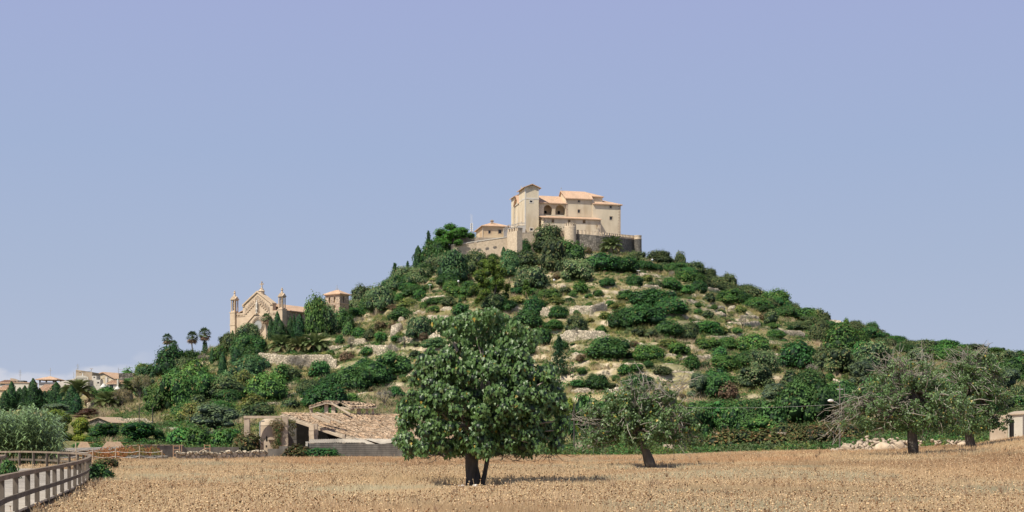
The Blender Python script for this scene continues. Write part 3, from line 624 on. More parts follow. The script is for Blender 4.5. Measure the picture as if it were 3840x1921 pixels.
P_('K','cypress',(60,650,110,230),(140,640,110,330),(240,630,110,250),(300,630,100,270),(400,640,130,360),(480,640,100,250),(540,640,90,220),(590,620,80,210),(680,620,150,300),(790,640,130,290),(865,690,150,330),(930,690,120,240))
P_('K','sparse',(1470,640,240,250),(1700,540,250,320),(1560,630,130,140))
P_('K','blueolive',(690,700,280,130))
P_('K','feathery',(690,1010,340,340),(980,1010,230,260))
P_('K','lemon',(1250,1040,340,230),(1660,1070,400,270),(1900,1050,180,170))
P_('K','bright',(400,1120,300,130),(620,1110,200,130),(1280,470,180,110),(1130,480,90,110),(1500,380,180,60),(1090,340,70,130),(960,1110,160,70),(1170,1100,100,80),(1340,480,160,90))
P_('K','red',(1070,730,290,105))
P_('K','brown',(1120,600,180,100))
P_('A','bright',(1220,850,170,120),(1330,860,150,130),(1500,860,150,120),(1570,840,140,100))
P_('A','bramble',(1640,895,140,125),(700,1010,160,80))
P_('A','dark',(670,1085,170,110),(60,1090,120,140))
P_('G','dark',(330,250,260,130),(520,260,210,120),(600,370,120,80),(960,290,60,60),(1110,430,130,95),(740,540,330,130),(900,600,240,120),(660,690,340,160),(500,720,210,140),(870,770,210,110),(400,960,320,160),(1520,1020,200,120),(1900,1060,260,230),(1290,960,120,90),(300,1220,180,130),(130,1200,150,65),(640,1180,210,90),(1240,1220,230,170),(2000,1240,200,180),(1960,640,260,110))
P_('G','olive',(620,190,130,90),(800,200,200,160),(970,130,80,70),(1060,215,200,130),(1200,265,130,100),(1300,370,230,140),(1360,310,120,90),(1480,400,190,120),(1560,470,200,140),(1830,530,110,85),(1900,545,80,75),(1700,690,100,120),(640,775,120,65),(730,790,100,75),(1010,800,150,105),(830,1095,130,75),(1870,1200,170,140),(2100,830,130,170),(2110,1060,120,190),(1060,760,110,90))
P_('G','bright',(310,460,60,55),(1000,330,130,75),(900,400,140,90),(1000,440,150,70),(1740,440,210,120),(1370,520,210,110),(1600,570,210,95),(1720,720,90,50),(2060,600,120,80),(530,490,130,80),(400,535,60,45),(1190,775,210,115),(1430,755,80,45),(1740,790,130,60),(1340,880,145,90),(1190,900,200,95),(960,920,150,85),(720,970,210,115),(130,770,90,45),(330,745,80,55),(1060,1040,115,115),(1320,1060,220,125),(520,1090,100,90),(455,1140,60,50),(620,1060,110,60))
P_('G','yellow',(870,865,150,60),(1700,885,90,40),(460,560,120,50),(1130,840,90,50))
P_('G','figl',(1550,910,240,140))
P_('G','grey',(1640,1060,190,160),(1570,1200,270,170))
P_('G','blueolive',(1120,1275,150,190),(1740,1289,200,125))
P_('G','brown',(1350,1289,160,140),(1650,650,90,60))
P_('G','bare',(130,810,100,100),(1330,780,50,90),(1470,720,80,110),(370,1150,80,100),(2030,1120,110,120),(900,330,60,80))
P_('L','olive',(180,450,110,65),(250,485,90,65),(540,560,130,90),(560,650,190,110),(700,700,210,130),(1060,745,120,75),(1700,830,210,120),(190,720,190,140),(360,1040,340,230),(990,820,110,90),(880,780,90,75),(150,1160,170,150),(2110,1270,120,120))
P_('L','bright',(445,535,50,60),(370,590,130,45),(940,720,180,140),(1180,790,160,100),(1410,790,240,120),(1570,790,130,105),(1900,850,170,95),(2020,880,130,120),(560,760,180,130),(280,1110,90,80),(1060,830,100,55),(1350,900,210,130),(1290,815,130,90),(2120,1150,150,110))
P_('L','dark',(690,580,130,95),(820,695,125,120),(2130,920,120,110),(590,900,160,160),(1550,950,210,140),(1760,960,210,150),(2050,1070,230,170),(80,900,160,130),(400,1300,300,180),(1850,1080,220,150),(2110,1010,140,120))
P_('L','figl',(400,850,340,265))
P_('L','grey',(2000,970,210,140),(720,1010,300,260))
P_('L','blueolive',(600,1140,240,210),(1150,960,210,160),(2000,1240,270,240))
P_('H','dark',(1280,590,270,300),(1450,570,260,280),(1620,570,270,290),(1800,560,270,290),(1980,560,230,280),(230,560,240,330),(380,480,170,200),(1480,220,240,200),(60,640,180,190))
P_('H','feathery',(75,590,160,330))
P_('H','blueolive',(1300,215,170,195),(1960,290,200,150))
P_('H','figl',(1900,570,340,150))
P_('H','bramble',(1500,735,310,190),(1700,730,320,190),(1930,725,330,185),(1290,720,200,110))
P_('F','bramble',(60,870,260,160),(230,865,260,150),(380,835,260,140))
P_('F','dark',(100,720,300,270),(260,710,270,260),(430,680,210,220),(1560,600,110,90),(650,660,260,260),(900,650,260,260),(1150,640,260,250),(1330,640,240,230))
P_('F','olive',(1450,620,160,140))
P_('E','conifer',(1115,465,135,235))
# smaller plants of the same kinds where the slope shows loose cover
_r = random.Random(11); _n = 0
for _i in range(46):
    sx = 2420+_i*31+_r.uniform(-8, 8); sky = float(np.interp(sx, RA, RY)); w_ = _r.uniform(45, 85); plant('S', sx, sky+_r.uniform(10, 50), w_, w_*_r.uniform(.38, .55), _r.choice(['olive','dark','olive','bright','dark']))
for _i in range(16):
    sx = 1310+_i*24+_r.uniform(-8, 8); sky = float(np.interp(sx, RA, RY)); w_ = _r.uniform(45, 80); plant('S', sx, sky+_r.uniform(6, 40), w_, w_*_r.uniform(.6, .9), _r.choice(['olive','dark','grey','dark']))
for _i in range(44):
    sx = _r.uniform(470, 1010); sy = _r.uniform(1395, 1585)
    if sx < 600 and 1500 < sy < 1600: continue
    w_ = _r.uniform(45, 95); plant('S', sx, sy, w_, w_*_r.uniform(.6, .85), _r.choice(['dark','olive','bright','figl','blue','yellow']))
for _i in range(110):
    p = _r.choice(PLANTS[:400]); sx = p['sx']+_r.uniform(-1, 1)*p['w']*.7; sy = p['sy']+_r.uniform(-.6, .5)*p['h']
    if not (1300 < sx < 3800 and float(np.interp(sx, RA, RY))+6 < sy < 1560): continue
    w_ = _r.uniform(.35, .7)*max(40, min(p['w'], 100)); plant('S', sx, sy, w_, w_*_r.uniform(.5, .8), _r.choice(['dark','olive','bright','olive','dark','yellow']))
while _n < 130:
    sx = _r.uniform(1150, 3700); sky = float(np.interp(sx, RA, RY)); sy = sky+12+(1560-sky)*_r.random()**1.2
    w_ = _r.uniform(22, 62); h_ = w_*_r.uniform(.55, .8)
    if any(abs(p['sx']-sx) < (p['w']+w_)*.42 and p['sy']-p['h'] < sy+4 and p['sy'] > sy-h_ for p in PLANTS): continue
    plant('S', sx, sy, w_, h_, _r.choice(['bright','dark','olive','bright','yellow','brown'])); _n += 1
#BP
# ---- palms
def palm_px(c, x, ytop, yb, w, fan, label, d, group=None, stub=False):
    sx, y0 = pt(c, x, ytop); y1 = pt(c, x, yb)[1]; zb = EYE+(HY-y1)/F*d; cw = w/CR[c][2]*d/F; zt = EYE+(HY-y0)/F*d
    X = (sx-CX)/F*d; h = zt-zb-cw*(.42 if fan else .40)
    zg = float(z_at(sx, d)); zg = min(zg, zb); h += zb-zg
    palm_tree('fan_palm' if fan else 'date_palm', label, 'palm tree', X, d, zg, h, cw*(1.0 if fan else 1.05), (FANF if fan else PALMF)[int(x) % 2], .2 if fan else .45, group, stub)
G1 = 'fan palms on the skyline'
palm_px('J',410,180,420,115,True,'leftmost fan palm above the dark trees on the left skyline',425,G1)
palm_px('J',487,258,420,100,True,'short fan palm half hidden between leftmost palm and dark trees',428,G1)
palm_px('J',713,152,420,130,True,'fan palm with orange fruit left of the ivy wrapped one',428,G1)
palm_px('J',862,112,420,135,True,'tallest skyline fan palm with ivy wrapped around its trunk',428,G1)
d_, z_ = hit(*pt('M',680,1010)); palm_px('M',680,600,1010,150,True,'fan palm in front of the church rose window',452)
G2 = 'low date palms on the terrace below the church'
for x, yt, yb, w_, l in ((925,1000,1215,300,'left of the three low date palms on the terrace below church'),(1215,1020,1200,260,'middle of the three low date palms on the terrace below church'),(1460,975,1195,310,'right of the three low date palms on the terrace below church')):
    sx, sy = pt('M',x,yb); d, z = hit(sx, sy); palm_px('M',x,yt,yb,w_,False,l,d-1,G2,True)
palm_px('K',940,330,640,250,False,'date palm drooping beside the white balustraded house',330)
palm_px('K',1310,470,650,250,False,'date palm left of the leafless orchard trees',325,None,True)
palm_px('K',1780,130,330,200,False,'date palm on the skyline behind the leafless trees',425)
palm_px('K',1590,320,570,190,False,'narrow date palm between the thin leaved trees',340)
sx, sy = pt('G',415,118); palm_px('G',415,5,125,125,False,'date palm against the shaded curved rampart',545)
# ivy on the skyline palm
def ivy(label, P, R, n, size, loc, kind='dark', cat='climber'):
    S = Soup(); r = np.random.default_rng(n); P = np.array(P, float); idx = r.integers(0, len(P), n); R = np.asarray(R)[idx]
    d = rdir(n, r); q = P[idx]+d*R[:, None]*r.uniform(.7, 1.05, (n, 1)); V, Fs, per = leaves(q, d+rdir(n, r)*.6, size*r.uniform(.6, 1.3, n), r); S.add(V, Fs, leafcol(kind, n, r, per))
    return tag(link('ivy', S.mesh('ivy', M['leaf'], loc), loc), label, cat)
sx, y0 = pt('J',865,270); y1 = pt('J',865,400)[1]; b = at(sx, y1, 428); t = at(sx, y0, 428)
ivy('ivy column wrapped round the tallest skyline palm', [b*(1-k)+t*k for k in np.linspace(0, 1, 9)], np.linspace(1.2, .6, 9), 900, .35, tuple(b))
# ================================================================ main fig tree
def fig_main():
    bx, by = pt('E', 568, 1155); d, z = hit(bx, by); d = 60.; z = float(z_at(bx, d)); X = (bx-CX)/F*d; o3 = np.array([X, d, z])
    T = Thing('fig_tree', 'big leafy fig tree with dense dark crown in the centre of the dry field', 'tree', o3)
    r = np.random.default_rng(3); q = lambda x, y, dy=0: at(*pt('E', x, y), d+dy)
    mb = MB(); p0 = q(568, 1165); p0[2] = z-.15
    mb.tube([p0, q(566, 1100), q(560, 1030), q(560, 950), q(585, 830), q(600, 700)], [.38, .30, .27, .27, .22, .14], 12, jit=.25); T.part('trunk', mb, M['bark'], smooth=True)
    mb = MB(); p1 = q(618, 1165, -.1); p1[2] = z-.15
    mb.tube([p1, q(640, 1080), q(655, 1000), q(670, 930), q(720, 820)], [.12, .095, .09, .085, .06], 8, jit=.2); T.part('second_trunk', mb, M['bark'], smooth=True)
    # crown clumps inside the silhouette seen in the photo
    xs = [60,90,140,150,200,260,330,420,500,600,700,800,900,960,1040,1100,1130,1150,1160]
    topy = [930,760,500,400,330,270,235,300,300,290,260,250,265,300,330,420,520,640,900]
    C = []; R = []; tries = 0
    def topf(x): return np.interp(x, [60,100,135,160,220,300,400,470,560,700,860,960,1060,1110,1140,1165,1185], [950,760,560,420,320,262,250,310,300,262,255,300,370,480,560,720,930])
    def botf(x): return np.interp(x, [60,150,500,700,1000,1180], [960,975,955,950,960,940])
    while len(C) < 340 and tries < 12000:
        tries += 1; x = r.uniform(60, 1185); y = r.uniform(255, 975); rad = r.uniform(.24, .42); rp = rad*F/d*1.696
        if y-rp*.8 < topf(x) or y+rp*.55 > botf(x)+8 or x-rp*.7 < 62 or x+rp*.7 > 1180: continue
        half = 3.2*math.sqrt(max(0, 1-((x-620)/600.)**2*.9))*math.sqrt(max(.1, 1-((y-760)/560.)**2)); dy = (r.random()**.55)*(-1 if r.random() < .72 else 1)*half
        C.append(q(x, y, dy)); R.append(rad)
    nmain = len(C); tp = []
    for x, y in [(380,150),(420,200),(470,170),(430,130),(500,240),(520,150),(560,110),(600,75),(640,95),(600,150),(660,170),(640,230),(700,120),(720,80),(760,110),(700,190),(780,180),(830,150),(860,200),(800,240),(900,190),(930,240),(900,260),(760,250),(850,250),(350,120),(560,200),(545,80),(480,110),(960,210),(740,160),(680,60),(520,270),(580,260),(640,280),(700,270),(760,290),(540,320),(620,330),(450,300),(820,300)]:
        tp.append(q(x, y, r.uniform(-1, .8))); 
    C = np.array(C+tp); R = np.array(R+[.33]*len(tp))
    S = Soup()
    for c, rad in zip(C[:nmain], R): 
        S.add(ICO1[0]*rad*.72+c, [ICO1[1]], np.array([.012,.03,.012]))  # cores darken the crown inside, shade put into their colour
    nl = 25000; w = R**2*np.where(np.arange(len(R)) < nmain, 1, 2.0); idx = r.choice(len(C), nl, p=w/w.sum())
    d_ = rdir(nl, r); P = C[idx]+d_*R[idx][:, None]*r.uniform(.55, 1.08, (nl, 1)); Nn = unit(d_*.55+np.array([-.15, -.35, .45])+rdir(nl, r)*.62)
    V, Fs, per = leaves(P, Nn, .145*r.uniform(.6, 1.25, nl), r, 'lobed', droop=1.0)
    t = r.random((nl, 1)); col = np.array([.05,.115,.03])*(1-t)+np.array([.145,.25,.07])*t; m = r.random(nl) < .012; col[m] = [.42,.30,.05]; m = r.random(nl) < .02; col[m] = [.16,.2,.07]
    S.add(V, Fs, np.repeat(col, per, axis=0)); T.part_me('crown', S.mesh('crown', M['figleaf'], T.loc))
    # limbs and twigs
    S = Soup(); root = q(590, 780); tips = C[r.choice(nmain, 70)]; s_ = np.linspace(0, 1, 7)[None, :, None]; m = (root+tips)/2+r.normal(size=tips.shape)*.25-np.array([0, 0, .2])
    S.tubes(root*(1-s_)**2+2*m[:, None]*s_*(1-s_)+tips[:, None]*s_**2, np.tile(np.linspace(.09, .02, 7), (70, 1)), (1, 1, 1), 5)
    for a_, b_, c_ in [((620,700),(640,350),(625,180)),((640,560),(700,380),(690,170)),((640,600),(760,380),(830,230)),((620,650),(560,380),(470,230)),((625,480),(640,300),(560,160)),((700,380),(800,260),(870,225)),((600,600),(430,330),(300,300)),((470,300),(440,240),(400,170)),((680,260),(690,160),(700,110))]:
        A, B, Cc = (q(*v_) for v_ in (a_, b_, c_)); s1 = np.linspace(0, 1, 7)[:, None]; S.tubes([A*(1-s1)**2+2*B*s1*(1-s1)+Cc*s1**2], [np.linspace(.07, .022, 7)], (1, 1, 1), 5)
    T.part_me('branches', S.mesh('branches', M['palebark'], T.loc))
    S = Soup(); n = 90; st = np.stack([q(r.uniform(150, 1120), r.uniform(930, 960), r.uniform(-1.5, 1.5)) for _ in range(n)]); e = st+np.stack([r.normal(size=n)*.5, r.normal(size=n)*.3, -r.uniform(.05, .4, n)], -1); m = (st+e)/2+np.array([0, 0, -.12])
    S.tubes(np.stack([st, m, e], 1), np.tile([.014, .011, .006], (n, 1)), (1, 1, 1), 3); T.part_me('dead_twigs', S.mesh('dead_twigs', M['bark'], T.loc))
fig_main()
# ================================================================ half bare fig trees
def fig_thin(seed, c, base, trunk, env, bare, d, nleaf, ntw, label, tr, lsz=.15):
    """env: ellipses (x, y, rx, ry) in crop pixels; bare: short paths of leafless silver branches"""
    r = np.random.default_rng(seed); s = CR[c][2]; q = lambda x, y, dy=0: at(*pt(c, x, y), d+dy)
    bs = q(*base); bs[2] = float(z_at(pt(c, *base)[0], d)); T = Thing('fig_tree', label, 'tree', bs, None)
    mb = MB(); pts = [bs-np.array([0, 0, .2])]+[q(*p) for p in trunk]; k = len(pts); mb.tube(pts, [tr*(1.15-.55*i/(k-1)) for i in range(k)], 11, jit=.35); T.part('trunk', mb, M['bark'], smooth=True)
    areas = np.array([e[2]*e[3] for e in env], float); areas /= areas.sum()
    def samp(n, lo=0., hi=1.):
        i = r.choice(len(env), n, p=areas); u = rdir(n, r)*(r.uniform(lo, hi, (n, 1))**(1/3.)); E = np.array(env, float)[i]
        sx = E[:, 0]+u[:, 0]*E[:, 2]; sy = E[:, 1]+u[:, 2]*E[:, 3]; dy = u[:, 1]*E[:, 2]*d/F/s*.85
        return np.stack([at(*pt(c, a, b), d+e) for a, b, e in zip(sx, sy, dy)])
    hub = pts[-1]; nlimb = 18; le = samp(nlimb, .1, .6); m = (hub+le)/2+r.normal(size=le.shape)*.3; s_ = np.linspace(0, 1, 7)[None, :, None]
    Lm = hub*(1-s_)**2+2*m[:, None]*s_*(1-s_)+le[:, None]*s_**2; S = Soup(); S.tubes(Lm, np.tile(np.linspace(tr*.45, .05, 7), (nlimb, 1)), (1, 1, 1), 6); T.part_me('limbs', S.mesh('limbs', M['bark'], T.loc))
    S = Soup(); ntw = int(ntw*.75); e = samp(ntw, .45, 1.25); ends = Lm[:, 2:].reshape(-1, 3); dist = np.linalg.norm(e[:, None]-ends[None], axis=2); s0 = ends[np.argmin(dist, axis=1)]
    ln = np.linalg.norm(e-s0, axis=1, keepdims=True); m = (s0+e)/2+r.normal(size=e.shape)*ln*.24+np.array([0, 0, 1])*ln*.22; s5 = np.linspace(0, 1, 7)[None, :, None]
    P = s0[:, None]*(1-s5)**2+2*m[:, None]*s5*(1-s5)+e[:, None]*s5**2; P = P+np.cumsum(r.normal(size=P.shape)*.07, axis=1)*(ln[:, None] > .6)
    S.tubes(P, np.tile(np.linspace(.05, .016, 7), (ntw, 1)), leafcol('bare', ntw, r), 4)
    for br in bare:
        pp = np.array([q(*p) for p in br]); t = np.linspace(0, 1, len(pp)); tt = np.linspace(0, 1, 9); pp = np.stack([np.interp(tt, t, pp[:, j]) for j in range(3)], -1)
        for k2 in range(9):
            off = np.cumsum(r.normal(size=pp.shape)*.16, axis=0); S.tubes([pp+off*(k2 > 0)], [np.linspace(.065 if k2 == 0 else .035, .014, 9)], leafcol('bare', 1, r), 4)
            i0 = r.integers(2, 8, 5); a = (pp+off*(k2 > 0))[i0]; b = a+unit(rdir(5, r)+np.array([0, -.1, .1]))*r.uniform(.4, 1.1, (5, 1)); S.tubes(np.stack([a, (a+b)/2+r.normal(size=a.shape)*.06, b], 1), np.tile([.022, .017, .009], (5, 1)), leafcol('bare', 5, r), 3)
    T.part_me('bare_branches', S.mesh('bare_branches', M['dry'], T.loc))
    S = Soup(); nleaf = int(nleaf*1.9); nclump = nleaf//26; cc = np.concatenate([P[r.integers(0, ntw, nclump//2), r.integers(2, 7, nclump//2)], samp(nclump-nclump//2, .2, 1.)]); rad = r.uniform(.2, .48, nclump)
    idx = r.integers(0, nclump, nleaf); dd = rdir(nleaf, r); L_ = cc[idx]+dd*rad[idx][:, None]*r.uniform(.4, 1.05, (nleaf, 1))
    V, Fs, per = leaves(L_, dd*.4+np.array([-.1, -.3, .5])+rdir(nleaf, r)*.65, lsz*r.uniform(.6, 1.3, nleaf), r, 'lobed', droop=.25)
    t = r.random((nleaf, 1)); col = np.array([.055,.115,.035])*(1-t)+np.array([.15,.235,.08])*t; m = r.random(nleaf) < .02; col[m] = [.42,.32,.06]; col *= r.uniform(.75, 1.2, nclump)[idx][:, None]
    S.add(V, Fs, np.repeat(col, per, axis=0)); T.part_me('crown', S.mesh('crown', M['figleaf'], T.loc))
fig_thin(21, 'H', (860,885), [(825,820),(790,720),(770,640),(720,540)], [(700,400,330,230),(480,420,280,230),(980,420,300,220),(820,250,260,170),(620,250,200,150),(330,600,190,110),(1150,560,190,130),(760,560,420,120)],
 [[(700,500),(700,250),(620,60)],[(740,400),(800,200),(760,60)],[(600,450),(350,420),(150,400)],[(600,560),(380,560),(200,560)],[(1000,450),(1080,560),(1170,700)],[(900,400),(1050,200),(1190,110)],[(900,300),(950,180),(870,60)]],
 96., 8500, 330, 'middle fig tree with thin leaves and leaning dark trunk in the dry field', .34)
fig_thin(33, 'F', (872,925), [(865,860),(858,780),(860,680),(870,560),(850,450)], [(800,520,300,210),(950,560,330,200),(650,640,260,130),(880,380,240,140),(1050,640,200,130),(520,640,170,120),(820,680,250,90)],
 [[(850,500),(760,350),(690,230)],[(830,450),(700,380),(590,310)],[(800,520),(560,540),(380,580)],[(760,560),(480,560),(290,650)],[(700,600),(430,620),(270,780)],[(860,420),(960,330),(980,230)],[(900,400),(800,290),(700,240)],[(860,560),(900,650),(900,760)],[(700,640),(690,700),(650,780)]],
 112., 9000, 430, 'right fig tree with silver bare branches sweeping left over the rubble heap', .4)
fig_thin(47, 'F', (1265,890), [(1250,840),(1240,780),(1250,680),(1280,560),(1270,450)], [(1270,560,240,210),(1300,400,190,170),(1150,430,170,160),(1400,600,120,170),(1200,680,240,100),(1330,300,150,110)],
 [[(1260,450),(1200,320),(1080,240)],[(1270,400),(1250,280),(1200,200)],[(1290,380),(1320,260),(1370,180)],[(1240,500),(1180,350),(1090,330)],[(1300,420),(1400,380),(1440,420)],[(1150,600),(1050,560),(980,450)],[(1290,420),(1270,330),(1130,270)]],
 126., 8500, 380, 'rightmost fig tree with bare arching branches on top near the hut', .42)
# ================================================================ dry field
def field():
    r = np.random.default_rng(9); S = Soup()
    def region(n, d0, d1):
        d = np.sqrt(r.uniform(d0**2, d1**2, n)); a = np.where(r.random(n) < .84, r.uniform(-150, 4000, n), r.uniform(4000, 5000, n)); x = (a-CX)/F*d
        # the boardwalk keeps its own ground
        edge = np.interp(d, [20,30,37,45.6,54,69,78,84,95,200], [-8.8,-10.6,-12.1,-14,-16.1,-20.3,-22.5,-24,-48,-95]); k = x > edge+.25*np.sin(d)
        far = np.interp(a, [0,400,960,1700,2700,3300,3840], [132,133,150,165,160,135,142]); far = np.where(a > 3900, 160, far); k &= d < far; k &= ((x+1.6)**2/3.2+(d-56.5)**2/22 > 1) & ((x-9.6)**2/3+(d-92)**2/40 > 1)
        return x[k], d[k]
    # grass blades
    for n, d0, d1, hh, nb in ((60000,24,55,.24,5),(60000,55,100,.28,4),(45000,100,165,.34,3)):
        x, y = region(n, d0, d1); m = len(x); z = z_w(x, y); patch = fbm(x/6, y/8, 71, 3); red = np.clip(sm((fbm(x/14, y/20, 77, 2)-.42)/.2)*sm((y-50)/50)+sm((y-105)/25)*.55+sm((fbm(x/5, y/9, 79, 2)-.6)/.12)*.45, 0, 1)
        for b in range(nb):
            th = r.random(m)*6.28; l = hh*r.uniform(.5, 1.25, m); lean = r.uniform(.1, .6, m)*l; w = (.006+.00017*y)*r.uniform(.7, 1.3, m)
            bx_ = x+r.normal(size=m)*.12; by_ = y+r.normal(size=m)*.12; B = np.stack([bx_, by_, z-.03], -1); tip = B+np.stack([np.cos(th)*lean, np.sin(th)*lean, l], -1); wd = np.stack([w, 0*w, 0*w], -1)
            V = np.stack([B-wd, B+wd, tip], 1).reshape(-1, 3)
            base = np.array([.72,.56,.35]); c = base*np.ones((m, 3))*r.uniform(.65, 1.2, (m, 1)); k = red[:, None]*.8; c = c*(1-k)+np.array([.52,.32,.18])*r.uniform(.7, 1.2, (m, 1))*k
            k = (sm((patch-.6)/.12)*.6)[:, None]; c = c*(1-k)+np.array([.50,.50,.36])*k
            c = c*(.72+.5*fbm(x/7, y/12, 83, 3))[:, None]; S.add(V, [np.arange(m*3).reshape(m, 3)], np.repeat(c, 3, axis=0))
    o = link('dry_grass', S.mesh('dry_grass', M['dry'])); tag(o, 'tall straw coloured grass covering the whole foreground field', 'grass', kind='stuff')
    # dead wild carrot heads on stems
    S = Soup(); a5 = np.arange(5)*2*np.pi/5
    for n, d0, d1 in ((42000,24,55),(34000,55,95),(22000,95,150)):
        x, y = region(n, d0, d1); k = fbm(x/5, y/7, 91, 2) > .36; x = x[k]; y = y[k]; m = len(x); z = z_w(x, y); h = r.uniform(.1, .30, m)*np.where(r.random(m) < .06, 1.8, 1)
        B = np.stack([x, y, z], -1); tip = B+np.stack([r.normal(size=m)*.08, r.normal(size=m)*.08, h], -1); w = np.stack([.003+.00006*y, 0*y, 0*y], -1)
        pale = r.random(m) < .62; t = r.uniform(.7, 1.25, (m, 1)); c = np.where(pale[:, None], np.array([.85,.66,.42]), np.array([.38,.22,.12]))*t; c = np.where((r.random(m) < .06)[:, None], np.array([.08,.05,.03]), c)
        S.add(np.stack([B-w, B+w, tip+w, tip-w], 1).reshape(-1, 3), [np.arange(m*4).reshape(m, 4)], np.repeat(np.array([[.66,.49,.32]])*t, 4, axis=0))
        rad = r.uniform(.012, .030, m)*(1+y/200); cup = r.uniform(-.3, 1., m)*rad; n3 = rdir(m, r)*.35
        ring = tip[:, None]+np.stack([np.cos(a5)[None]*rad[:, None], np.sin(a5)[None]*rad[:, None], cup[:, None]+n3[:, :1]*np.cos(a5)[None]*rad[:, None]+n3[:, 1:2]*np.sin(a5)[None]*rad[:, None]], -1)
        low = tip-np.array([0, 0, 1.])*rad[:, None]*.9; V = np.concatenate([ring, low[:, None], tip[:, None]], 1).reshape(-1, 3); i = np.arange(5)
        f = np.concatenate([np.stack([i, (i+1) % 5, i*0+5], -1), np.stack([(i+1) % 5, i, i*0+6], -1)]); S.add(V, [(np.arange(m)[:, None, None]*7+f[None]).reshape(-1, 3)], np.repeat(c, 7, axis=0))
    # dead branching weeds that stand above the rest
    x, y = region(420, 30, 125); m = len(x); z = z_w(x, y); hw = r.uniform(.25, .75, m)*(r.random(m)*.6+.5); cw = np.array([[.30,.21,.14]])*r.uniform(.55, 1.5, (m, 1))
    for b in range(16):
        th = r.random(m)*6.28; f0 = r.uniform(0, .5, m); b0 = np.stack([x, y, z+hw*f0], -1); sp = r.uniform(.15, .6, m)*hw; e0 = b0+np.stack([np.cos(th)*sp, np.sin(th)*sp, hw*(1-f0)*r.uniform(.5, 1, m)], -1); w_ = np.stack([.004+.00008*y, 0*y, 0*y], -1)
        S.add(np.stack([b0-w_, b0+w_, e0], 1).reshape(-1, 3), [np.arange(m*3).reshape(m, 3)], np.repeat(cw, 3, axis=0))
    o = link('dried_wildflowers', S.mesh('dried_wildflowers', M['dry'])); tag(o, 'brown dried wild carrot heads standing all over the field', 'wildflowers', kind='stuff')
field()
def hill_grass():
    r = np.random.default_rng(19); S = Soup(); n = 78000
    a = r.uniform(350, 4600, n); dr = np.interp(a, DRA, DRY); d = 225+(dr-225)*r.random(n); x = (a-CX)/F*d
    dens = fbm(x/9, d/9, 101, 3); k = dens+.25*(r.random(n)-.5) > .43; a, d, x, dens = a[k], d[k], x[k], dens[k]; m = len(x); z = z_at(a, d)
    zc_ = fbm(x/16, d/16, 120, 3); hh = (.35+1.1*r.random(m)**2.2)*(.7+.8*sm((dens-.45)/.25))
    cs = np.array([[.62,.49,.32],[.54,.46,.22],[.40,.38,.14],[.24,.28,.09],[.40,.33,.23]]); t = np.clip(zc_*4.2-1.0+r.normal(size=m)*.55, 0, 3.99).astype(int); t[r.random(m) < .1] = 4; c0 = cs[t]*r.uniform(.75, 1.2, (m, 1))
    for b in range(13):
        th = r.random(m)*6.28; l = hh*r.uniform(.6, 1.15, m); lean = l*r.uniform(.15, .95, m); w = .05*r.uniform(.7, 1.4, m)
        B = np.stack([x+r.normal(size=m)*.08, d+r.normal(size=m)*.08, z-.1], -1); tip = B+np.stack([np.cos(th)*lean, np.sin(th)*lean, l], -1); wd = np.stack([w, 0*w, 0*w], -1)
        S.add(np.stack([B-wd, B+wd, tip], 1).reshape(-1, 3), [np.arange(m*3).reshape(m, 3)], np.repeat(c0*r.uniform(.8, 1.15, (m, 1)), 3, axis=0))
    tag(link('hill_grass', S.mesh('hill_grass', M['dry'])), 'tufts of dry and olive green grass on the terraced hillside', 'grass', kind='stuff')
    # low heath between the shrubs, too many to count
    S = Soup(); n = 34000; a = r.uniform(350, 4700, n); dr = np.interp(a, DRA, DRY); d = 165+(dr-166)*r.random(n)**1.1; x = (a-CX)/F*d; dens = fbm(x/26, d/26, 140, 3)
    side = np.interp(a, [450,1500,2100,2900,3300], [.30,.38,.45,.42,.25])-.22*sm((265-d)/50); k = dens+.1*(r.random(n)-.5) > side-.06; a, d, x = a[k], d[k], x[k]; m = len(x); z = z_at(a, d); per_ = 60
    rad = .35+1.45*r.random(m)**1.7; idx = np.repeat(np.arange(m), per_); dd = rdir(m*per_, r); dd[:, 2] = np.abs(dd[:, 2])
    P = np.stack([x, d, z], -1)[idx]+dd*rad[idx][:, None]*r.uniform(.75, 1.1, (m*per_, 1))*np.array([1, 1, .75]); V, Fs, per = leaves(P, dd+rdir(m*per_, r)*.6, .32*r.uniform(.6, 1.3, m*per_), r)
    ks = r.integers(0, 5, m); c = np.array([PAL[q_][1] for q_ in ('dark','bright','olive','yellow','olive')])[ks][idx]*GAIN*r.uniform(.55, 1.05, (m*per_, 1)); S.add(V, Fs, np.repeat(c, per, axis=0))
    tag(link('low_scrub', S.mesh('low_scrub', M['leaf'])), 'low green scrub filling the slope between the shrubs', 'scrub', kind='stuff')
hill_grass()
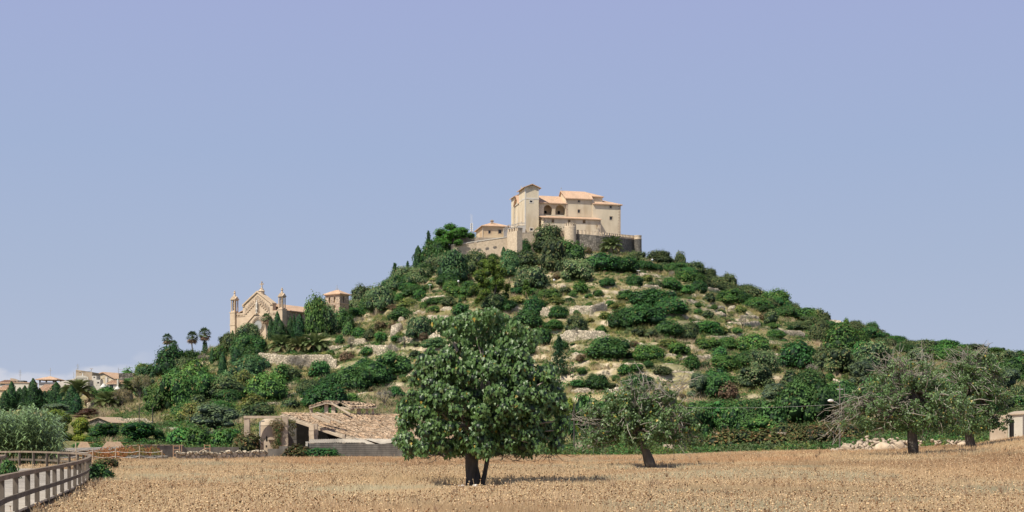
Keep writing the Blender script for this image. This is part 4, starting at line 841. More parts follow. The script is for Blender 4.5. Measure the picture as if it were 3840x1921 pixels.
def reeds():
    r = np.random.default_rng(29); S = Soup(); n = 620
    for i in range(n):
        d = r.uniform(100, 112); a = r.uniform(-160, 140) if r.random() < .82 else r.uniform(100, 220); x = (a-CX)/F*d; z = float(z_at(a, d)); hmax = np.interp(a, [-160,60,120,200,285], [4.0,4.1,4.5,3.9,2.2])*r.uniform(.6, 1.05)
        k = 6; s_ = np.linspace(0, 1, k); lx, ly = r.normal()*.35, r.normal()*.35; P = np.stack([x+lx*s_**2, d+ly*s_**2, z+hmax*s_], -1); c = np.array([.13,.2,.09])*r.uniform(.7, 1.2)
        S.tubes([P], [np.linspace(.02, .008, k)], c, 3); nl = 15; u = r.uniform(.25, 1, nl); B = np.stack([np.interp(u, s_, P[:, j]) for j in range(3)], -1); th = r.random(nl)*6.28; l = r.uniform(.55, 1.05, nl)
        D = np.stack([np.cos(th), np.sin(th), .5+0*th], -1); m1 = B+D*l[:, None]*.5; tip = B+D*l[:, None]*np.array([1, 1, .1])-np.array([0, 0, .12]); w = np.stack([-np.sin(th), np.cos(th), 0*th], -1)*.06
        V = np.stack([B-w*.5, B+w*.5, m1+w, tip, m1-w], 1).reshape(-1, 3); f = np.array([[0, 1, 2], [0, 2, 4], [4, 2, 3]]); cc = np.array([.15,.22,.10])*r.uniform(.4, 2.2, (nl, 1)); S.add(V, [(np.arange(nl)[:, None, None]*5+f[None]).reshape(-1, 3)], np.repeat(cc, 5, axis=0))
    tag(link('giant_reeds', S.mesh('giant_reeds', M['figleaf'])), 'tall green giant reeds growing behind the boardwalk at left', 'reeds', kind='stuff')
reeds()
# ================================================================ buildings
class Fr:
    """plan frame: U to the right along the front, V inwards; px/py read on that plane"""
    def __init__(s, sx, d, th):
        s.o = np.array([(sx-CX)/F*d, d]); s.U = np.array([math.cos(th), math.sin(th)]); s.V = np.array([-math.sin(th), math.cos(th)])
    def p(s, u, v, z): q = s.o+s.U*u+s.V*v; return np.array([q[0], q[1], z])
    def u(s, sx, v=0.):
        t = (sx-CX)/F; b = s.o+s.V*v      # b+U*u with x/y = t
        return (t*b[1]-b[0])/(s.U[0]-t*s.U[1])
    def v(s, sx, u=0.):
        t = (sx-CX)/F; b = s.o+s.U*u; return (t*b[1]-b[0])/(s.V[0]-t*s.V[1])
    def z(s, sy, u=0., v=0.): return EYE+(HY-sy)/F*s.p(u, v, 0)[1]
    def box(s, mb, u0, u1, v0, v1, z0, z1, col=None):
        mb.prism([s.p(u0, v0, z0), s.p(u1, v0, z0), s.p(u1, v1, z0), s.p(u0, v1, z0)], (0, 0, z1-z0), col)
def wall_face(mb, P0, e, L_, z0, z1, holes, nrm, rev=.35, pane=None):
    """upright wall from P0 (x,y) along e with openings (s0,s1,za,zb,arch); reveals run inwards"""
    P0 = np.array(P0[:2], float); e = np.array(e, float); n = np.array(nrm, float)
    Q = lambda s_, z_, k=0.: (P0[0]+e[0]*s_-n[0]*k, P0[1]+e[1]*s_-n[1]*k, z_)
    xs = sorted({0., L_} | {h[0] for h in holes} | {h[1] for h in holes}); zs = sorted({z0, z1} | {h[2] for h in holes} | {h[3] for h in holes})
    for a, b in zip(xs, xs[1:]):
        for c, d in zip(zs, zs[1:]):
            mx, mz = (a+b)/2, (c+d)/2
            if any(h[0] < mx < h[1] and h[2] < mz < h[3] for h in holes): continue
            mb.quad(Q(a, c), Q(b, c), Q(b, d), Q(a, d))
    for h in holes:
        a, b, c, d = h[:4]
        if len(h) > 4 and h[4]:
            r_ = (b-a)/2; cx_ = (a+b)/2; zs_ = max(c, d-r_*(1 if h[4] == 1 else 1.25)); rz = d-zs_
            arc = [(cx_-r_*math.cos(t), zs_+rz*math.sin(t)) for t in np.linspace(0, math.pi, 13)]
            for (x1, y1), (x2, y2) in zip(arc, arc[1:]):
                mb.quad(Q(x1, y1), Q(x2, y2), Q(x2, d), Q(x1, d)); mb.quad(Q(x1, y1), Q(x1, y1, rev), Q(x2, y2, rev), Q(x2, y2))
            d2 = zs_; mb.quad(Q(a, c), Q(a, c, rev), Q(a, d2, rev), Q(a, d2)); mb.quad(Q(b, c), Q(b, c, rev), Q(b, d2, rev), Q(b, d2))
        else:
            mb.quad(Q(a, c), Q(a, c, rev), Q(a, d, rev), Q(a, d)); mb.quad(Q(b, c), Q(b, c, rev), Q(b, d, rev), Q(b, d)); mb.quad(Q(a, d), Q(a, d, rev), Q(b, d, rev), Q(b, d))
        mb.quad(Q(a, c), Q(a, c, rev), Q(b, c, rev), Q(b, c))
        if pane is not None and not (len(h) > 5 and h[5]): pane.append([Q(a-.05, c-.05, rev-.02), Q(b+.05, c-.05, rev-.02), Q(b+.05, d+.05, rev-.02), Q(a-.05, d+.05, rev-.02)])
def pane_part(T, panes, mat='glass', frame=None, fm='white', nrm=(0, -1), fw=.22):
    for P in panes:
        P = [np.array(p) for p in P]; mb = MB(); mb.poly(P)
        w = T.part('window', mb, M[mat])
        if frame:
            e = (P[1]-P[0]); L_ = np.linalg.norm(e); e /= L_; n = np.array([nrm[0], nrm[1], 0]); o = n*(frame+.04); up = np.array([0, 0, 1.]); mb = MB()
            a, b, c, d = (q+o for q in P); f = fw
            for s, t, w1, w2 in ((a-e*f-up*f, b+e*f-up*f, up*f, None), (d-e*f, c+e*f, up*f, None), (a-e*f, a, None, 1), (b, b+e*f, None, 1)):
                if w2: mb.prism([s, t, t+up*(d-a)[2], s+up*(d-a)[2]], -n*.12)
                else: mb.prism([s, t, t+w1, s+w1], -n*.12)
            T.part('window_frame', mb, M[fm], w)
def slab(mb, P, th=.25, col=None): mb.prism(P, (0, 0, -th), col)
def gable_roof(mb, fr, u0, u1, v0, v1, ze, zr, along='u', ov=.5, th=.28):
    u0 -= ov; u1 += ov; v0 -= ov; v1 += ov
    if along == 'u':
        vm = (v0+v1)/2; slab(mb, [fr.p(u0, v0, ze), fr.p(u1, v0, ze), fr.p(u1, vm, zr), fr.p(u0, vm, zr)], th); slab(mb, [fr.p(u0, vm, zr), fr.p(u1, vm, zr), fr.p(u1, v1, ze), fr.p(u0, v1, ze)], th)
    else:
        um = (u0+u1)/2; slab(mb, [fr.p(u0, v0, ze), fr.p(um, v0, zr), fr.p(um, v1, zr), fr.p(u0, v1, ze)], th); slab(mb, [fr.p(um, v0, zr), fr.p(u1, v0, ze), fr.p(u1, v1, ze), fr.p(um, v1, zr)], th)
def hip_roof(mb, fr, u0, u1, v0, v1, ze, zr, ov=.5, ridge=None, th=.25):
    u0 -= ov; u1 += ov; v0 -= ov; v1 += ov; vm = (v0+v1)/2; h = min((v1-v0)/2, (u1-u0)/2) if ridge is None else ridge
    a, b = fr.p(u0+h, vm, zr), fr.p(u1-h, vm, zr)
    A, B, C_, D_ = fr.p(u0, v0, ze), fr.p(u1, v0, ze), fr.p(u1, v1, ze), fr.p(u0, v1, ze)
    slab(mb, [A, B, b, a], th); slab(mb, [B, C_, b], th); slab(mb, [C_, D_, a, b], th); slab(mb, [D_, A, a], th)
def gable_fill(mb, fr, u0, u1, v0, v1, z0, ze, zr, along='u'):
    """walls with pointed ends"""
    if along == 'u':
        for u in (u0, u1): mb.poly([fr.p(u, v0, z0), fr.p(u, v1, z0), fr.p(u, v1, ze), fr.p(u, (v0+v1)/2, zr), fr.p(u, v0, ze)])
    else:
        for v in (v0, v1): mb.poly([fr.p(u0, v, z0), fr.p(u1, v, z0), fr.p(u1, v, ze), fr.p((u0+u1)/2, v, zr), fr.p(u0, v, ze)])
def merlons(T, fr, line, n, w, th, h, mat, cap=True, name='merlon'):
    """line: function t -> (x, y, z) along the wall top"""
    for i in range(n):
        t = (i+.5)/n; p = np.array(line(t)); q = np.array(line(t+.01)); e = q-p; e[2] = 0; e /= np.linalg.norm(e); nn = np.array([-e[1], e[0], 0])
        mb = MB(); a = p-e*w/2; mb.prism([a, a+e*w, a+e*w+nn*th, a+nn*th], (0, 0, h))
        if cap: a2 = a-e*.06-nn*.06+np.array([0, 0, h]); mb.prism([a2, a2+e*(w+.12), a2+e*(w+.12)+nn*(th+.12), a2+nn*(th+.12)], (0, 0, .15))
        T.part(name, mb, mat)
# ---------------------------------------------------------------- castle sanctuary on the summit
def castle():
    C = lambda x, y: pt('C', x, y); th = math.radians(14)
    sx0, _ = C(1058, 600); d0 = 562.; fr = Fr(sx0, d0, th); zb = 78.
    T = Thing('hilltop_sanctuary', 'large ochre castle sanctuary with tiled roofs and tall left tower on the summit', 'castle', fr.p(15, 5, zb))
    U = lambda x, v=0: fr.u(C(x, 0)[0], v)
    def Z(x, y, v=0): return fr.z(C(x, y)[1], U(x, v), v)
    n = -fr.V; nL = -fr.U; eU = fr.U; eV = fr.V
    walls = MB(); panes = []
    def front(x0, x1, v, ztop, holes, dep, rev=.4, mb=walls, extra=None):
        """front wall between crop columns x0,x1 at depth v, a solid block behind it"""
        u0, u1 = U(x0, v), U(x1, v); hs = []
        for (a, b, c, d, *k) in holes: hs.append((U(a, v)-u0, U(b, v)-u0, Z((a+b)/2, d, v), Z((a+b)/2, c, v), *(k or [0])))
        P0 = fr.p(u0, v, 0); wall_face(mb, P0, eU, u1-u0, zb-4, ztop, hs, n, rev, panes)
        for a, b, c, d in ((u0, u0, v, v+dep), (u1, u1, v, v+dep)): mb.quad(fr.p(a, c, zb-4), fr.p(a, d, zb-4), fr.p(a, d, ztop), fr.p(a, c, ztop))
        mb.quad(fr.p(u0, v+dep, zb-4), fr.p(u1, v+dep, zb-4), fr.p(u1, v+dep, ztop), fr.p(u0, v+dep, ztop)); return u0, u1
    # A: front tower with gabled cap
    Wv = 20.5; tz = Z(1140, 143); vA = fr.v(C(985, 150)[0], 0); vA = 9.5
    u0, u1 = front(1058, 1225, 0, tz, [(1118,1150,298,320),(1122,1153,634,660)], vA)
    gable_fill(walls, fr, u0, u1, 0, vA, tz-.1, tz, Z(1135, 100)-.35, 'v')
    # B: back tower at the far end of the left face
    vB0, vB1 = 17.0, 22.5; zB = fr.z(C(930, 262)[1], 0, vB0)+.3
    mbB = walls; fr.box(mbB, -.0, 6.5, vB0, vB1, zb-4, zB)
    gable_fill(walls, fr, 0, 6.5, vB0, vB1, zB-.1, zB, zB+1.7, 'v')
    # gabled west front between the towers
    zn = fr.z(C(980, 345)[1], 0, 13); zp = fr.z(C(985, 245)[1], 0, 13)
    walls.poly([fr.p(.25, vA, zb-4), fr.p(.25, vB0, zb-4), fr.p(.25, vB0, zn), fr.p(.25, (vA+vB0)/2, zp), fr.p(.25, vA, zn)])
    # C: loggia wing
    vC = 2.2; u0c, u1c = front(1225, 1560, vC, Z(1400, 330, vC), [(1285,1386,350,472,1,1),(1425,1545,352,472,1,1)], 10, rev=1.0)
    lg = MB(); vb = vC+3.6; ub0, ub1 = U(1270, vC), U(1556, vC); zf = Z(1400, 474, vC); ztp = Z(1400, 345, vC)
    hs = [(U(a, vb)-ub0, U(b, vb)-ub0, Z(a, d, vb), Z(a, c, vb), 0) for a, b, c, d in ((1290,1322,420,455),(1452,1482,422,460))]
    wall_face(lg, fr.p(ub0, vb, 0), eU, ub1-ub0, zf, ztp, hs, n, .3, panes); lg.quad(fr.p(ub0, vC+1, zf), fr.p(ub1, vC+1, zf), fr.p(ub1, vb, zf), fr.p(ub0, vb, zf)); lg.quad(fr.p(ub0, vC+1, ztp), fr.p(ub1, vC+1, ztp), fr.p(ub1, vb, ztp), fr.p(ub0, vb, ztp))
    for q in (ub0, U(1405, vC), ub1): lg.quad(fr.p(q, vC+1, zf), fr.p(q, vb, zf), fr.p(q, vb, ztp), fr.p(q, vC+1, ztp))
    T.part('loggia', lg, M['plaster2'])
    # D: high nave block
    vD = 1.6; zD = Z(1700, 275, vD); u0d, u1d = front(1558, 1872, vD, zD, [(1700,1722,293,318),(1696,1724,408,446)], 11)
    # D2 higher block behind, E: right block
    vD2 = 4.0; zD2 = Z(1930, 250, vD2); uD2 = U(1994, vD2); fr.box(walls, U(1860, vD2), uD2, vD2, vD2+8, zb-4, zD2)
    vE = 1.2; zE = Z(2050, 342, vE); u0e, u1e = front(1876, 2212, vE, zE, [(2083,2106,362,388),(2082,2114,492,530)], 11)
    # F: low wing along the front
    vF = -3.2; zF = Z(1600, 512, vF); u0f, u1f = front(1285, 1972, vF, zF, [(1380,1410,525,566),(1578,1608,530,566),(1758,1787,533,572)], 4.6)
    wl = T.part('wall', walls, M['plaster'])
    # corner stones and white trims
    def quoins(uu, vv, sg, z0, zt, w1, w2):
        qn = MB(); k = 0; z_ = z0
        while z_+.6 < zt:
            w_ = w1 if k % 2 else w2; a_, b_ = (uu-w_, uu+.05) if sg > 0 else (uu-.05, uu+w_); fr.box(qn, a_, b_, vv-.05, vv+.5, z_, z_+.58); z_ += .582; k += 1
        T.part('corner_stones', qn, M['render'])
    quoins(u1e, vE, 1, zb, zE, .9, .5); quoins(u0f, vF, -1, zb+4, zF, .8, .45); quoins(u1f, vF, 1, zb+4, zF, .8, .45); quoins(u0d, vD, -1, Z(1560, 470, vD)-1, zD, .6, .35)
    tr = MB(); z1 = Z(1140, 283); z2 = Z(1140, 264); zt = tz; u1 = U(1225)
    fr.box(tr, -.06, u1+.06, -.08, .3, z1, z2); fr.box(tr, -.08, .3, -.06, vA, z1, z2)
    for a in (-.05, u1-.45): fr.box(tr, a, a+.5, -.07, .3, z2+.002, zt)
    fr.box(tr, -.07, .4, -.05, .45, zb+8, z1-.002); fr.box(tr, -.07, .3, vA-.5, vA+.03, z2+.002, zt)
    for vv in (vB0, vB1-.4): fr.box(tr, -.06, .3, vv, vv+.4, zb+6, zB)
    zc = fr.z(C(905, 385)[1], 0, vB1); fr.box(tr, -.05, .3, vA, vB1, zc-.3, zc)
    T.part('white_trim', tr, M['white'])
    pane_part(T, panes[:2], 'glass', .4, 'white', n, .3); pane_part(T, panes[2:4], 'dark', None); pane_part(T, panes[4:8], 'glass', .4, 'render', n, .14); pane_part(T, panes[8:], 'shutter', .4, 'plaster2', n, .12)
    # openings on the west front
    for (vv, zz, w_, h_, kind) in ((vA+3.2, zb+13.5, 1.1, 2.6, 'white'), (vB0+2.5, zb+12.8, .7, 1.6, 'plaster2'), (vA-3.8, fr.z(C(1025, 345)[1], 0, 4), .6, .9, 'plaster2'), (vA-4, fr.z(C(1022, 200)[1], 0, 4), .9, 3.2, 'plaster2'), (vA-4, zb+12, .4, .5, 'dark')):
        mb = MB(); P = [fr.p(-.03 if vv < vA or vv > vB0 else .2, vv+dx, zz+dz) for dx, dz in ((0, 0), (w_, 0), (w_, h_*.7), (w_*.85, h_*.9), (w_/2, h_), (w_*.15, h_*.9), (0, h_*.7))]; mb.poly(P); T.part('blind_niche', mb, M[kind])
    # roofs
    rf = MB(); gable_roof(rf, fr, 0, u1, 0, vA, tz, Z(1135, 97), 'v', .85); T.part('roof', rf, M['tile'], label='gabled tile cap of the tall tower')
    rf = MB(); gable_roof(rf, fr, 0, 6.5, vB0, vB1, zB, zB+1.9, 'v', .7); T.part('roof', rf, M['tile'])
    rf = MB(); slab(rf, [fr.p(-.6, vA, zn), fr.p(14, vA, zn), fr.p(14, (vA+vB0)/2, zp+.3), fr.p(-.6, (vA+vB0)/2, zp+.3)], .3); slab(rf, [fr.p(-.6, (vA+vB0)/2, zp+.3), fr.p(14, (vA+vB0)/2, zp+.3), fr.p(14, vB0, zn), fr.p(-.6, vB0, zn)], .3); T.part('roof', rf, M['tile'])
    zc_ = Z(1400, 328, vC); vr = vC+8.5; zr_ = fr.z(C(1350, 243)[1], U(1350, vr), vr)
    rf = MB(); slab(rf, [fr.p(U(1225, vC)+.02, vC-.8, zc_), fr.p(u1c+.2, vC-.8, zc_), fr.p(u1c+.2, vr, zr_), fr.p(U(1225, vC)+.02, vr, zr_)], .35); T.part('roof', rf, M['tile'])
    lo = MB(); lo.poly([fr.p(u0d+.01, vD, zc_), fr.p(u0d+.01, vD, zD), fr.p(u0d+.01, vD+7, fr.z(C(1470, 185)[1], u0d, vD+7)), fr.p(u0d+.01, vD+11, zD), fr.p(u0d+.01, vD+11, zc_)]); T.part('gable', lo, M['plaster'])
    vr = vD+7; zr_ = fr.z(C(1600, 183)[1], U(1600, vr), vr); a = fr.p(u0d-.6, vr, zr_); b = fr.p(U(1775, vr), vr, zr_); e_ = fr.p(U(2006, vD2), vD2-.7, zD2)
    rf = MB(); slab(rf, [fr.p(u0d-.6, vD-.8, zD), fr.p(u1d, vD-.8, zD), fr.p(U(1855, vD2), vD2-.7, zD2+.02), b, a], .35); slab(rf, [fr.p(U(1855, vD2), vD2-.7, zD2+.02), e_, fr.p(U(2006, vD2), vD2+9, zD2), b], .33); slab(rf, [a, b, fr.p(U(2006, vD2), vD2+9, zD2), fr.p(u0d-.6, vD+13, zD-1)], .3)
    T.part('roof', rf, M['tile'], label='highest hipped tile roof over the nave')
    vr = vE+6.5; zr_ = fr.z(C(1990, 298)[1], U(1990, vr), vr)
    rf = MB(); slab(rf, [fr.p(U(1876, vE)+.02, vE-.75, zE), fr.p(u1e+.7, vE-.75, zE), fr.p(U(2010, vr), vr, zr_), fr.p(U(1876, vE)+.02, vr, zr_)], .35); slab(rf, [fr.p(u1e+.7, vE-.75, zE), fr.p(u1e+.7, vE+12, zE), fr.p(U(2010, vr), vr, zr_)], .33); T.part('roof', rf, M['tile'])
    zf_ = Z(1600, 512, vF); zg_ = zf_+1.35
    rf = MB(); slab(rf, [fr.p(u0f-.9, vF-.8, zf_), fr.p(u1f+.3, vF-.8, zf_), fr.p(u1f+.3, vC-.85, zg_), fr.p(u0f-.9, vC-.85, zg_)], .3); T.part('roof', rf, M['tile'], label='long low tile roof of the front wing')
    ch = MB(); fr.box(ch, U(1878, vE), U(1890, vE), vE+.4, vE+1.2, zE-.2, Z(1884, 280, vE)); T.part('chimney', ch, M['white'])
    cr = MB(); q = fr.p(u0d-.4, vr, fr.z(C(1470, 182)[1], u0d, vr)); cr.box((q[0]-.06, q[1]), (1, 0), (0, 1), .12, .12, q[2], q[2]+1.6); cr.box((q[0]-.35, q[1]), (1, 0), (0, 1), .7, .12, q[2]+1.0, q[2]+1.12); T.part('cross', cr, M['metal'])
    for x in (1342, 1922):
        mb = MB(); q = fr.p(U(x, vF), vF, Z(x, 640, vF)); o_ = np.array([*(n*.7), 0]); mb.tube([q, q+o_*.5+np.array([0, 0, .7]), q+o_+np.array([0, 0, .9])], .05, 5); w = q+o_; mb.lathe((w[0], w[1], w[2]+.9), [(.05, .7), (.28, .45), (.2, 0), (.05, -.05)], 6); T.part('wall_lantern', mb, M['shutter'])
    # forecourt stairs with parapet
    st = MB(); pp = MB()
    path = [(800, 640, -5.5), (858, 588, -4.5), (938, 588, -4), (975, 565, -3.5), (1062, 565, -3.)]
    for (x0, y0, v0), (x1, y1, v1) in zip(path, path[1:]):
        A = fr.p(U(x0, v0), v0, Z(x0, y0, v0)); B = fr.p(U(x1, v1), v1, Z(x1, y1, v1)); bk = np.array([*(fr.V*.35), 0])
        g = 1.15
        st.poly([(A[0], A[1], zb-4), (B[0], B[1], zb-4), B-np.array([0, 0, g]), A-np.array([0, 0, g])])
        pp.prism([A, B, B+bk, A+bk], (0, 0, -.25)); pp.prism([A-np.array([0, 0, g]), B-np.array([0, 0, g]), B+bk-np.array([0, 0, g]), A+bk-np.array([0, 0, g])], (0, 0, -.2))
        L_ = np.linalg.norm(B-A); k = max(2, int(L_/.5))
        for i in range(k+1):
            q = A+(B-A)*i/k; pp.box((q[0]-.07, q[1]+.05), (1, 0), (0, 1), .14, .14, q[2]-g, q[2]-.25)
    A = fr.p(U(1062, -3), -3, 0); st.poly([(A[0], A[1], zb-4), (*fr.p(U(1062, -3), 0, 0)[:2], zb-4), (*fr.p(U(1062, -3), 0, 0)[:2], Z(1062, 590, -3)), (A[0], A[1], Z(1062, 590, -3))])
    T.part('staircase', st, M['white']); T.part('parapet', pp, M['white'])
    # left guest house
    d1 = 558.; fg = Fr(C(552, 0)[0], d1, math.radians(12)); u = lambda x, v=0: fg.u(C(x, 0)[0], v); z = lambda x, y, v=0: fg.z(C(x, y)[1], u(x, v), v)
    G = Thing('guest_house', 'small ochre house with hipped tile roof and chimney beside the castle tower', 'house', fg.p(5, 4, zb)); mb = MB(); pn = []; nn = -fg.V
    zt = z(650, 605); u1 = u(862); hs = [(u(a), u(b), z(a, d), z(a, c), 0) for a, b, c, d in ((617,645,657,696),(738,776,650,694))]
    wall_face(mb, fg.p(0, 0, 0), fg.U, u1, zb-4, zt, hs, nn, .4, pn); vl = fg.v(C(436, 0)[0], 0); vl = 15.
    for a, b, c, d in ((u1, u1, 0, vl), (0, u1, vl, vl)): mb.quad(fg.p(a, c, zb-4), fg.p(b, d, zb-4), fg.p(b, d, zt), fg.p(a, c, zt))
    wall_face(mb, fg.p(0, 0, 0), fg.V, vl, zb-4, zt, [(4, 5, zt-5, zt-2.4, 0), (11, 12, zt-5, zt-2.4, 0)], -fg.U, .3, pn)
    G.part('wall', mb, M['plaster2']); pane_part(G, pn[:2], 'glass', .4, 'render', nn, .16); pane_part(G, pn[2:], 'dark')
    rf = MB(); hip_roof(rf, fg, 0, u1, 0, vl, zt, z(700, 575, 6)+.6, .8); G.part('roof', rf, M['tile'])
    ch = MB(); uc = u(663, 3); zc0 = zt+.3; fg.box(ch, uc-.5, uc+.5, 3, 4, zc0, z(663, 545, 3)); fg.box(ch, uc-.75, uc+.75, 2.75, 4.25, z(663, 545, 3), z(663, 540, 3)); fg.box(ch, uc-.4, uc+.4, 3.1, 3.9, z(663, 540, 3), z(663, 530, 3)); G.part('chimney', ch, M['render'])
    dp = MB(); q = fg.p(-.1, -.1, 0); dp.tube([(q[0], q[1], zb), (q[0], q[1], zt)], .08, 6); G.part('drainpipe', dp, M['metal'])
    # low annex block in front of it
    mb = MB(); fa = Fr(C(372, 0)[0], 552, math.radians(8)); ua = fa.u(C(526, 0)[0]); fa.box(mb, 0, ua, 0, 7, zb-4, fa.z(C(450, 742)[1])); single('annex', mb, M['plaster2'], 'low blank annex between guest house and pale rampart wall', 'outbuilding', fa.p(0, 0, zb))
    # two antenna masts
    for x, yt, l in ((407, 455, 'taller thin antenna mast behind the guest house, left of the pair'), (420, 470, 'shorter thin antenna mast behind the guest house, right of the pair')):
        b = at(*C(x, 640), 585); t = at(*C(x, yt), 585); mb = MB(); mb.tube([b-np.array([0, 0, 6]), b+(t-b)*.3, t], [.12, .07, .04], 5)
        for k in range(4): mb.box((b[0]-.35, b[1]-.2), (1, 0), (0, 1), .7, .25, b[2]+k*.9-1, b[2]+k*.9-.45)
        single('antenna_mast', mb, M['cloth'], l, 'mast', b, 'antenna masts by the guest house')
castle()
# ---------------------------------------------------------------- ramparts
def rampart(T, pts, mat, name='wall', th=1.1, sub=6):
    """pts: crop-C (x, ytop, ybase, depth). returns top line function"""
    W_ = [(at(*pt('C', x, yt), d), at(*pt('C', x, yb), d)) for x, yt, yb, d in pts]; mb = MB(); Tt = np.array([w[0] for w in W_]); n = len(Tt)
    bs = np.array([w[1] for w in W_]); bs[:, 2] -= 5
    tan = np.gradient(Tt[:, :2], axis=0); tan /= np.linalg.norm(tan, axis=1, keepdims=True); nn = np.stack([-tan[:, 1], tan[:, 0]], 1); nn[nn[:, 1] < 0] *= 1
    bk = np.concatenate([nn*th, np.zeros((n, 1))], 1)
    for i in range(n-1):
        mb.quad(bs[i], bs[i+1], Tt[i+1], Tt[i]); mb.quad(Tt[i], Tt[i+1], Tt[i+1]+bk[i+1], Tt[i]+bk[i]); mb.quad(bs[i]+bk[i], Tt[i]+bk[i], Tt[i+1]+bk[i+1], bs[i+1]+bk[i+1])
    mb.quad(bs[0], Tt[0], Tt[0]+bk[0], bs[0]+bk[0]); mb.quad(bs[-1], bs[-1]+bk[-1], Tt[-1]+bk[-1], Tt[-1]); T.part(name, mb, mat)
    tt = np.linspace(0, 1, n)
    L_ = np.concatenate([[0], np.cumsum(np.linalg.norm(np.diff(Tt, axis=0), axis=1))]); L_ /= L_[-1]
    return lambda t: np.array([np.interp(t, L_, Tt[:, j]) for j in range(3)])
def ramparts():
    q = at(*pt('C', 500, 960), 545); T = Thing('rampart_wall', 'long pale rampart wall climbing from the umbrella pine to the square bastion', 'wall', q)
    f = rampart(T, [(165,980,1000,543), (166,842,1000,543), (300,822,1000,544), (480,793,1000,545), (660,767,1000,545), (845,742,1000,545)][1:], M['rampart'], 'wall', 1.2)
    cp = MB(); ts = np.linspace(0, 1, 9)
    for a, b in zip(ts, ts[1:]): A, B = f(a), f(b); k = np.array([0, 1.4, 0]); cp.prism([A+(0, -.15, .002), B+(0, -.15, .002), B+k, A+k], (0, 0, .3))
    T.part('coping', cp, M['white'])
    for x, y in ((225,850),(285,838),(348,826),(460,806),(556,793),(650,778)):
        mb = MB(); A = at(*pt('C', x-20, y-10), 543.3); s = 40/3.22*543/F; h = 20/3.22*543/F; mb.prism([A, A+(s, .1, .08*s), A+(s, .1, .08*s-h*.7), A+(0, 0, -h*.7)], (0, .3, 0)); T.part('blocked_embrasure', mb, M['sandbrick'])
    # square bastion
    fb = Fr(pt('C', 962, 0)[0], 538, math.radians(38)); zb_ = 66.; T = Thing('square_bastion', 'square crenellated stone bastion at the right end of pale rampart', 'tower', fb.p(0, 0, zb_))
    ul = fb.v(pt('C', 842, 0)[0]); ul = abs(ul); ur = fb.u(pt('C', 1026, 0)[0]); zt = fb.z(pt('C', 962, 662)[1]); mb = MB(); fb.box(mb, 0, ur, 0, ul, zb_, zt); T.part('wall', mb, M['rampart'])
    ln = lambda a, b: (lambda t: a+(b-a)*t)
    merlons(T, fb, ln(fb.p(0, ul, zt), fb.p(0, 0, zt)), 4, .75, .7, 1.15, M['rampart']); merlons(T, fb, ln(fb.p(0.4, 0, zt), fb.p(ur, 0, zt)), 4, .8, .7, 1.15, M['rampart'])
    # middle wall
    T = Thing('middle_curtain_wall', 'crenellated curtain wall half hidden by bushes between the two bastions', 'wall', at(*pt('C', 1100, 850), 549))
    f = rampart(T, [(1022,725,870,549), (1200,718,870,551), (1530,700,870,553)], M['rampart'], 'wall'); merlons(T, None, f, 27, .62, .6, 1.15, M['rampart'])
    # round tower
    c = at(*pt('C', 1604, 600), 549); s = lambda v: v/3.22*546/F; zt = EYE+(HY-pt('C', 0, 600)[1])/F*546; T = Thing('round_tower', 'round stone castle tower with crenellated rim', 'tower', (c[0], c[1], 68)); mb = MB(); R0 = s(72)
    mb.lathe((c[0], c[1], 0), [(s(84), 66), (s(76), zt-7), (R0, zt-.2), (R0, zt), (R0*.8, zt), (R0*.8, zt-1)], 40); T.part('wall', mb, M['rampart'], smooth=True)
    for i in range(14):
        a = i*2*math.pi/14; mb = MB(); mb.lathe((c[0], c[1], 0), [(R0-.02, zt), (R0-.02, zt+1.15), (R0*.8, zt+1.15), (R0*.8, zt), (R0-.02, zt)], 3, None, a, a+.26)
        for aa in (a, a+.26): mb.quad(*[(c[0]+r_*math.cos(aa), c[1]+r_*math.sin(aa), z_) for r_, z_ in ((R0-.02, zt), (R0-.02, zt+1.15), (R0*.8, zt+1.15), (R0*.8, zt))])
        mb.lathe((c[0], c[1], 0), [(R0+.06, zt+1.15), (R0+.06, zt+1.3), (R0*.78, zt+1.3), (R0*.78, zt+1.15)], 3, None, a-.02, a+.28); T.part('merlon', mb, M['rampart'])
    # curved dark wall
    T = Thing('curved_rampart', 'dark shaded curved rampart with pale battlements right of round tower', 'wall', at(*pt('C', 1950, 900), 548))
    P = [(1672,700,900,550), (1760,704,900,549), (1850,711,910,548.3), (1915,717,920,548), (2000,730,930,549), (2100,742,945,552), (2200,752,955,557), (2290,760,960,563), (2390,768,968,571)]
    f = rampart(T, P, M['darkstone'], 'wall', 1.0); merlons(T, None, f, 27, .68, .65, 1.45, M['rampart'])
    # end bastion
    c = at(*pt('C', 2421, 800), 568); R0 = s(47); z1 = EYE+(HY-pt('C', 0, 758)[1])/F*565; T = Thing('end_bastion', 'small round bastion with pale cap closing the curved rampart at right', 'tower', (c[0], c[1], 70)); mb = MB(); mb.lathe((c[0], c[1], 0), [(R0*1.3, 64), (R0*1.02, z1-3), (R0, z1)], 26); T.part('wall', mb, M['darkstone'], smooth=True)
    mb = MB(); mb.lathe((c[0], c[1], 0), [(R0, z1+.002), (R0*1.06, z1+.05), (R0*1.06, z1+.3), (R0*.98, z1+.35), (R0*.98, z1+1.3), (R0*1.05, z1+1.35), (R0*1.05, z1+1.65), (0, z1+1.9)], 26); T.part('cap', mb, M['rampart'], smooth=False)
    # paved court behind the walls
    mb = MB(); zc = 81.6; out = [at(1700, 900, 549), at(1930, 900, 553), at(2130, 900, 553), at(2240, 900, 553), at(2340, 900, 566), at(2360, 900, 600), at(1700, 900, 600)]; mb.prism([(p[0], p[1], zc-7) for p in out], (0, 0, 7.0)); single('castle_court', mb, M['render'], None, None, (0, 0, 0), kind='structure')
ramparts()
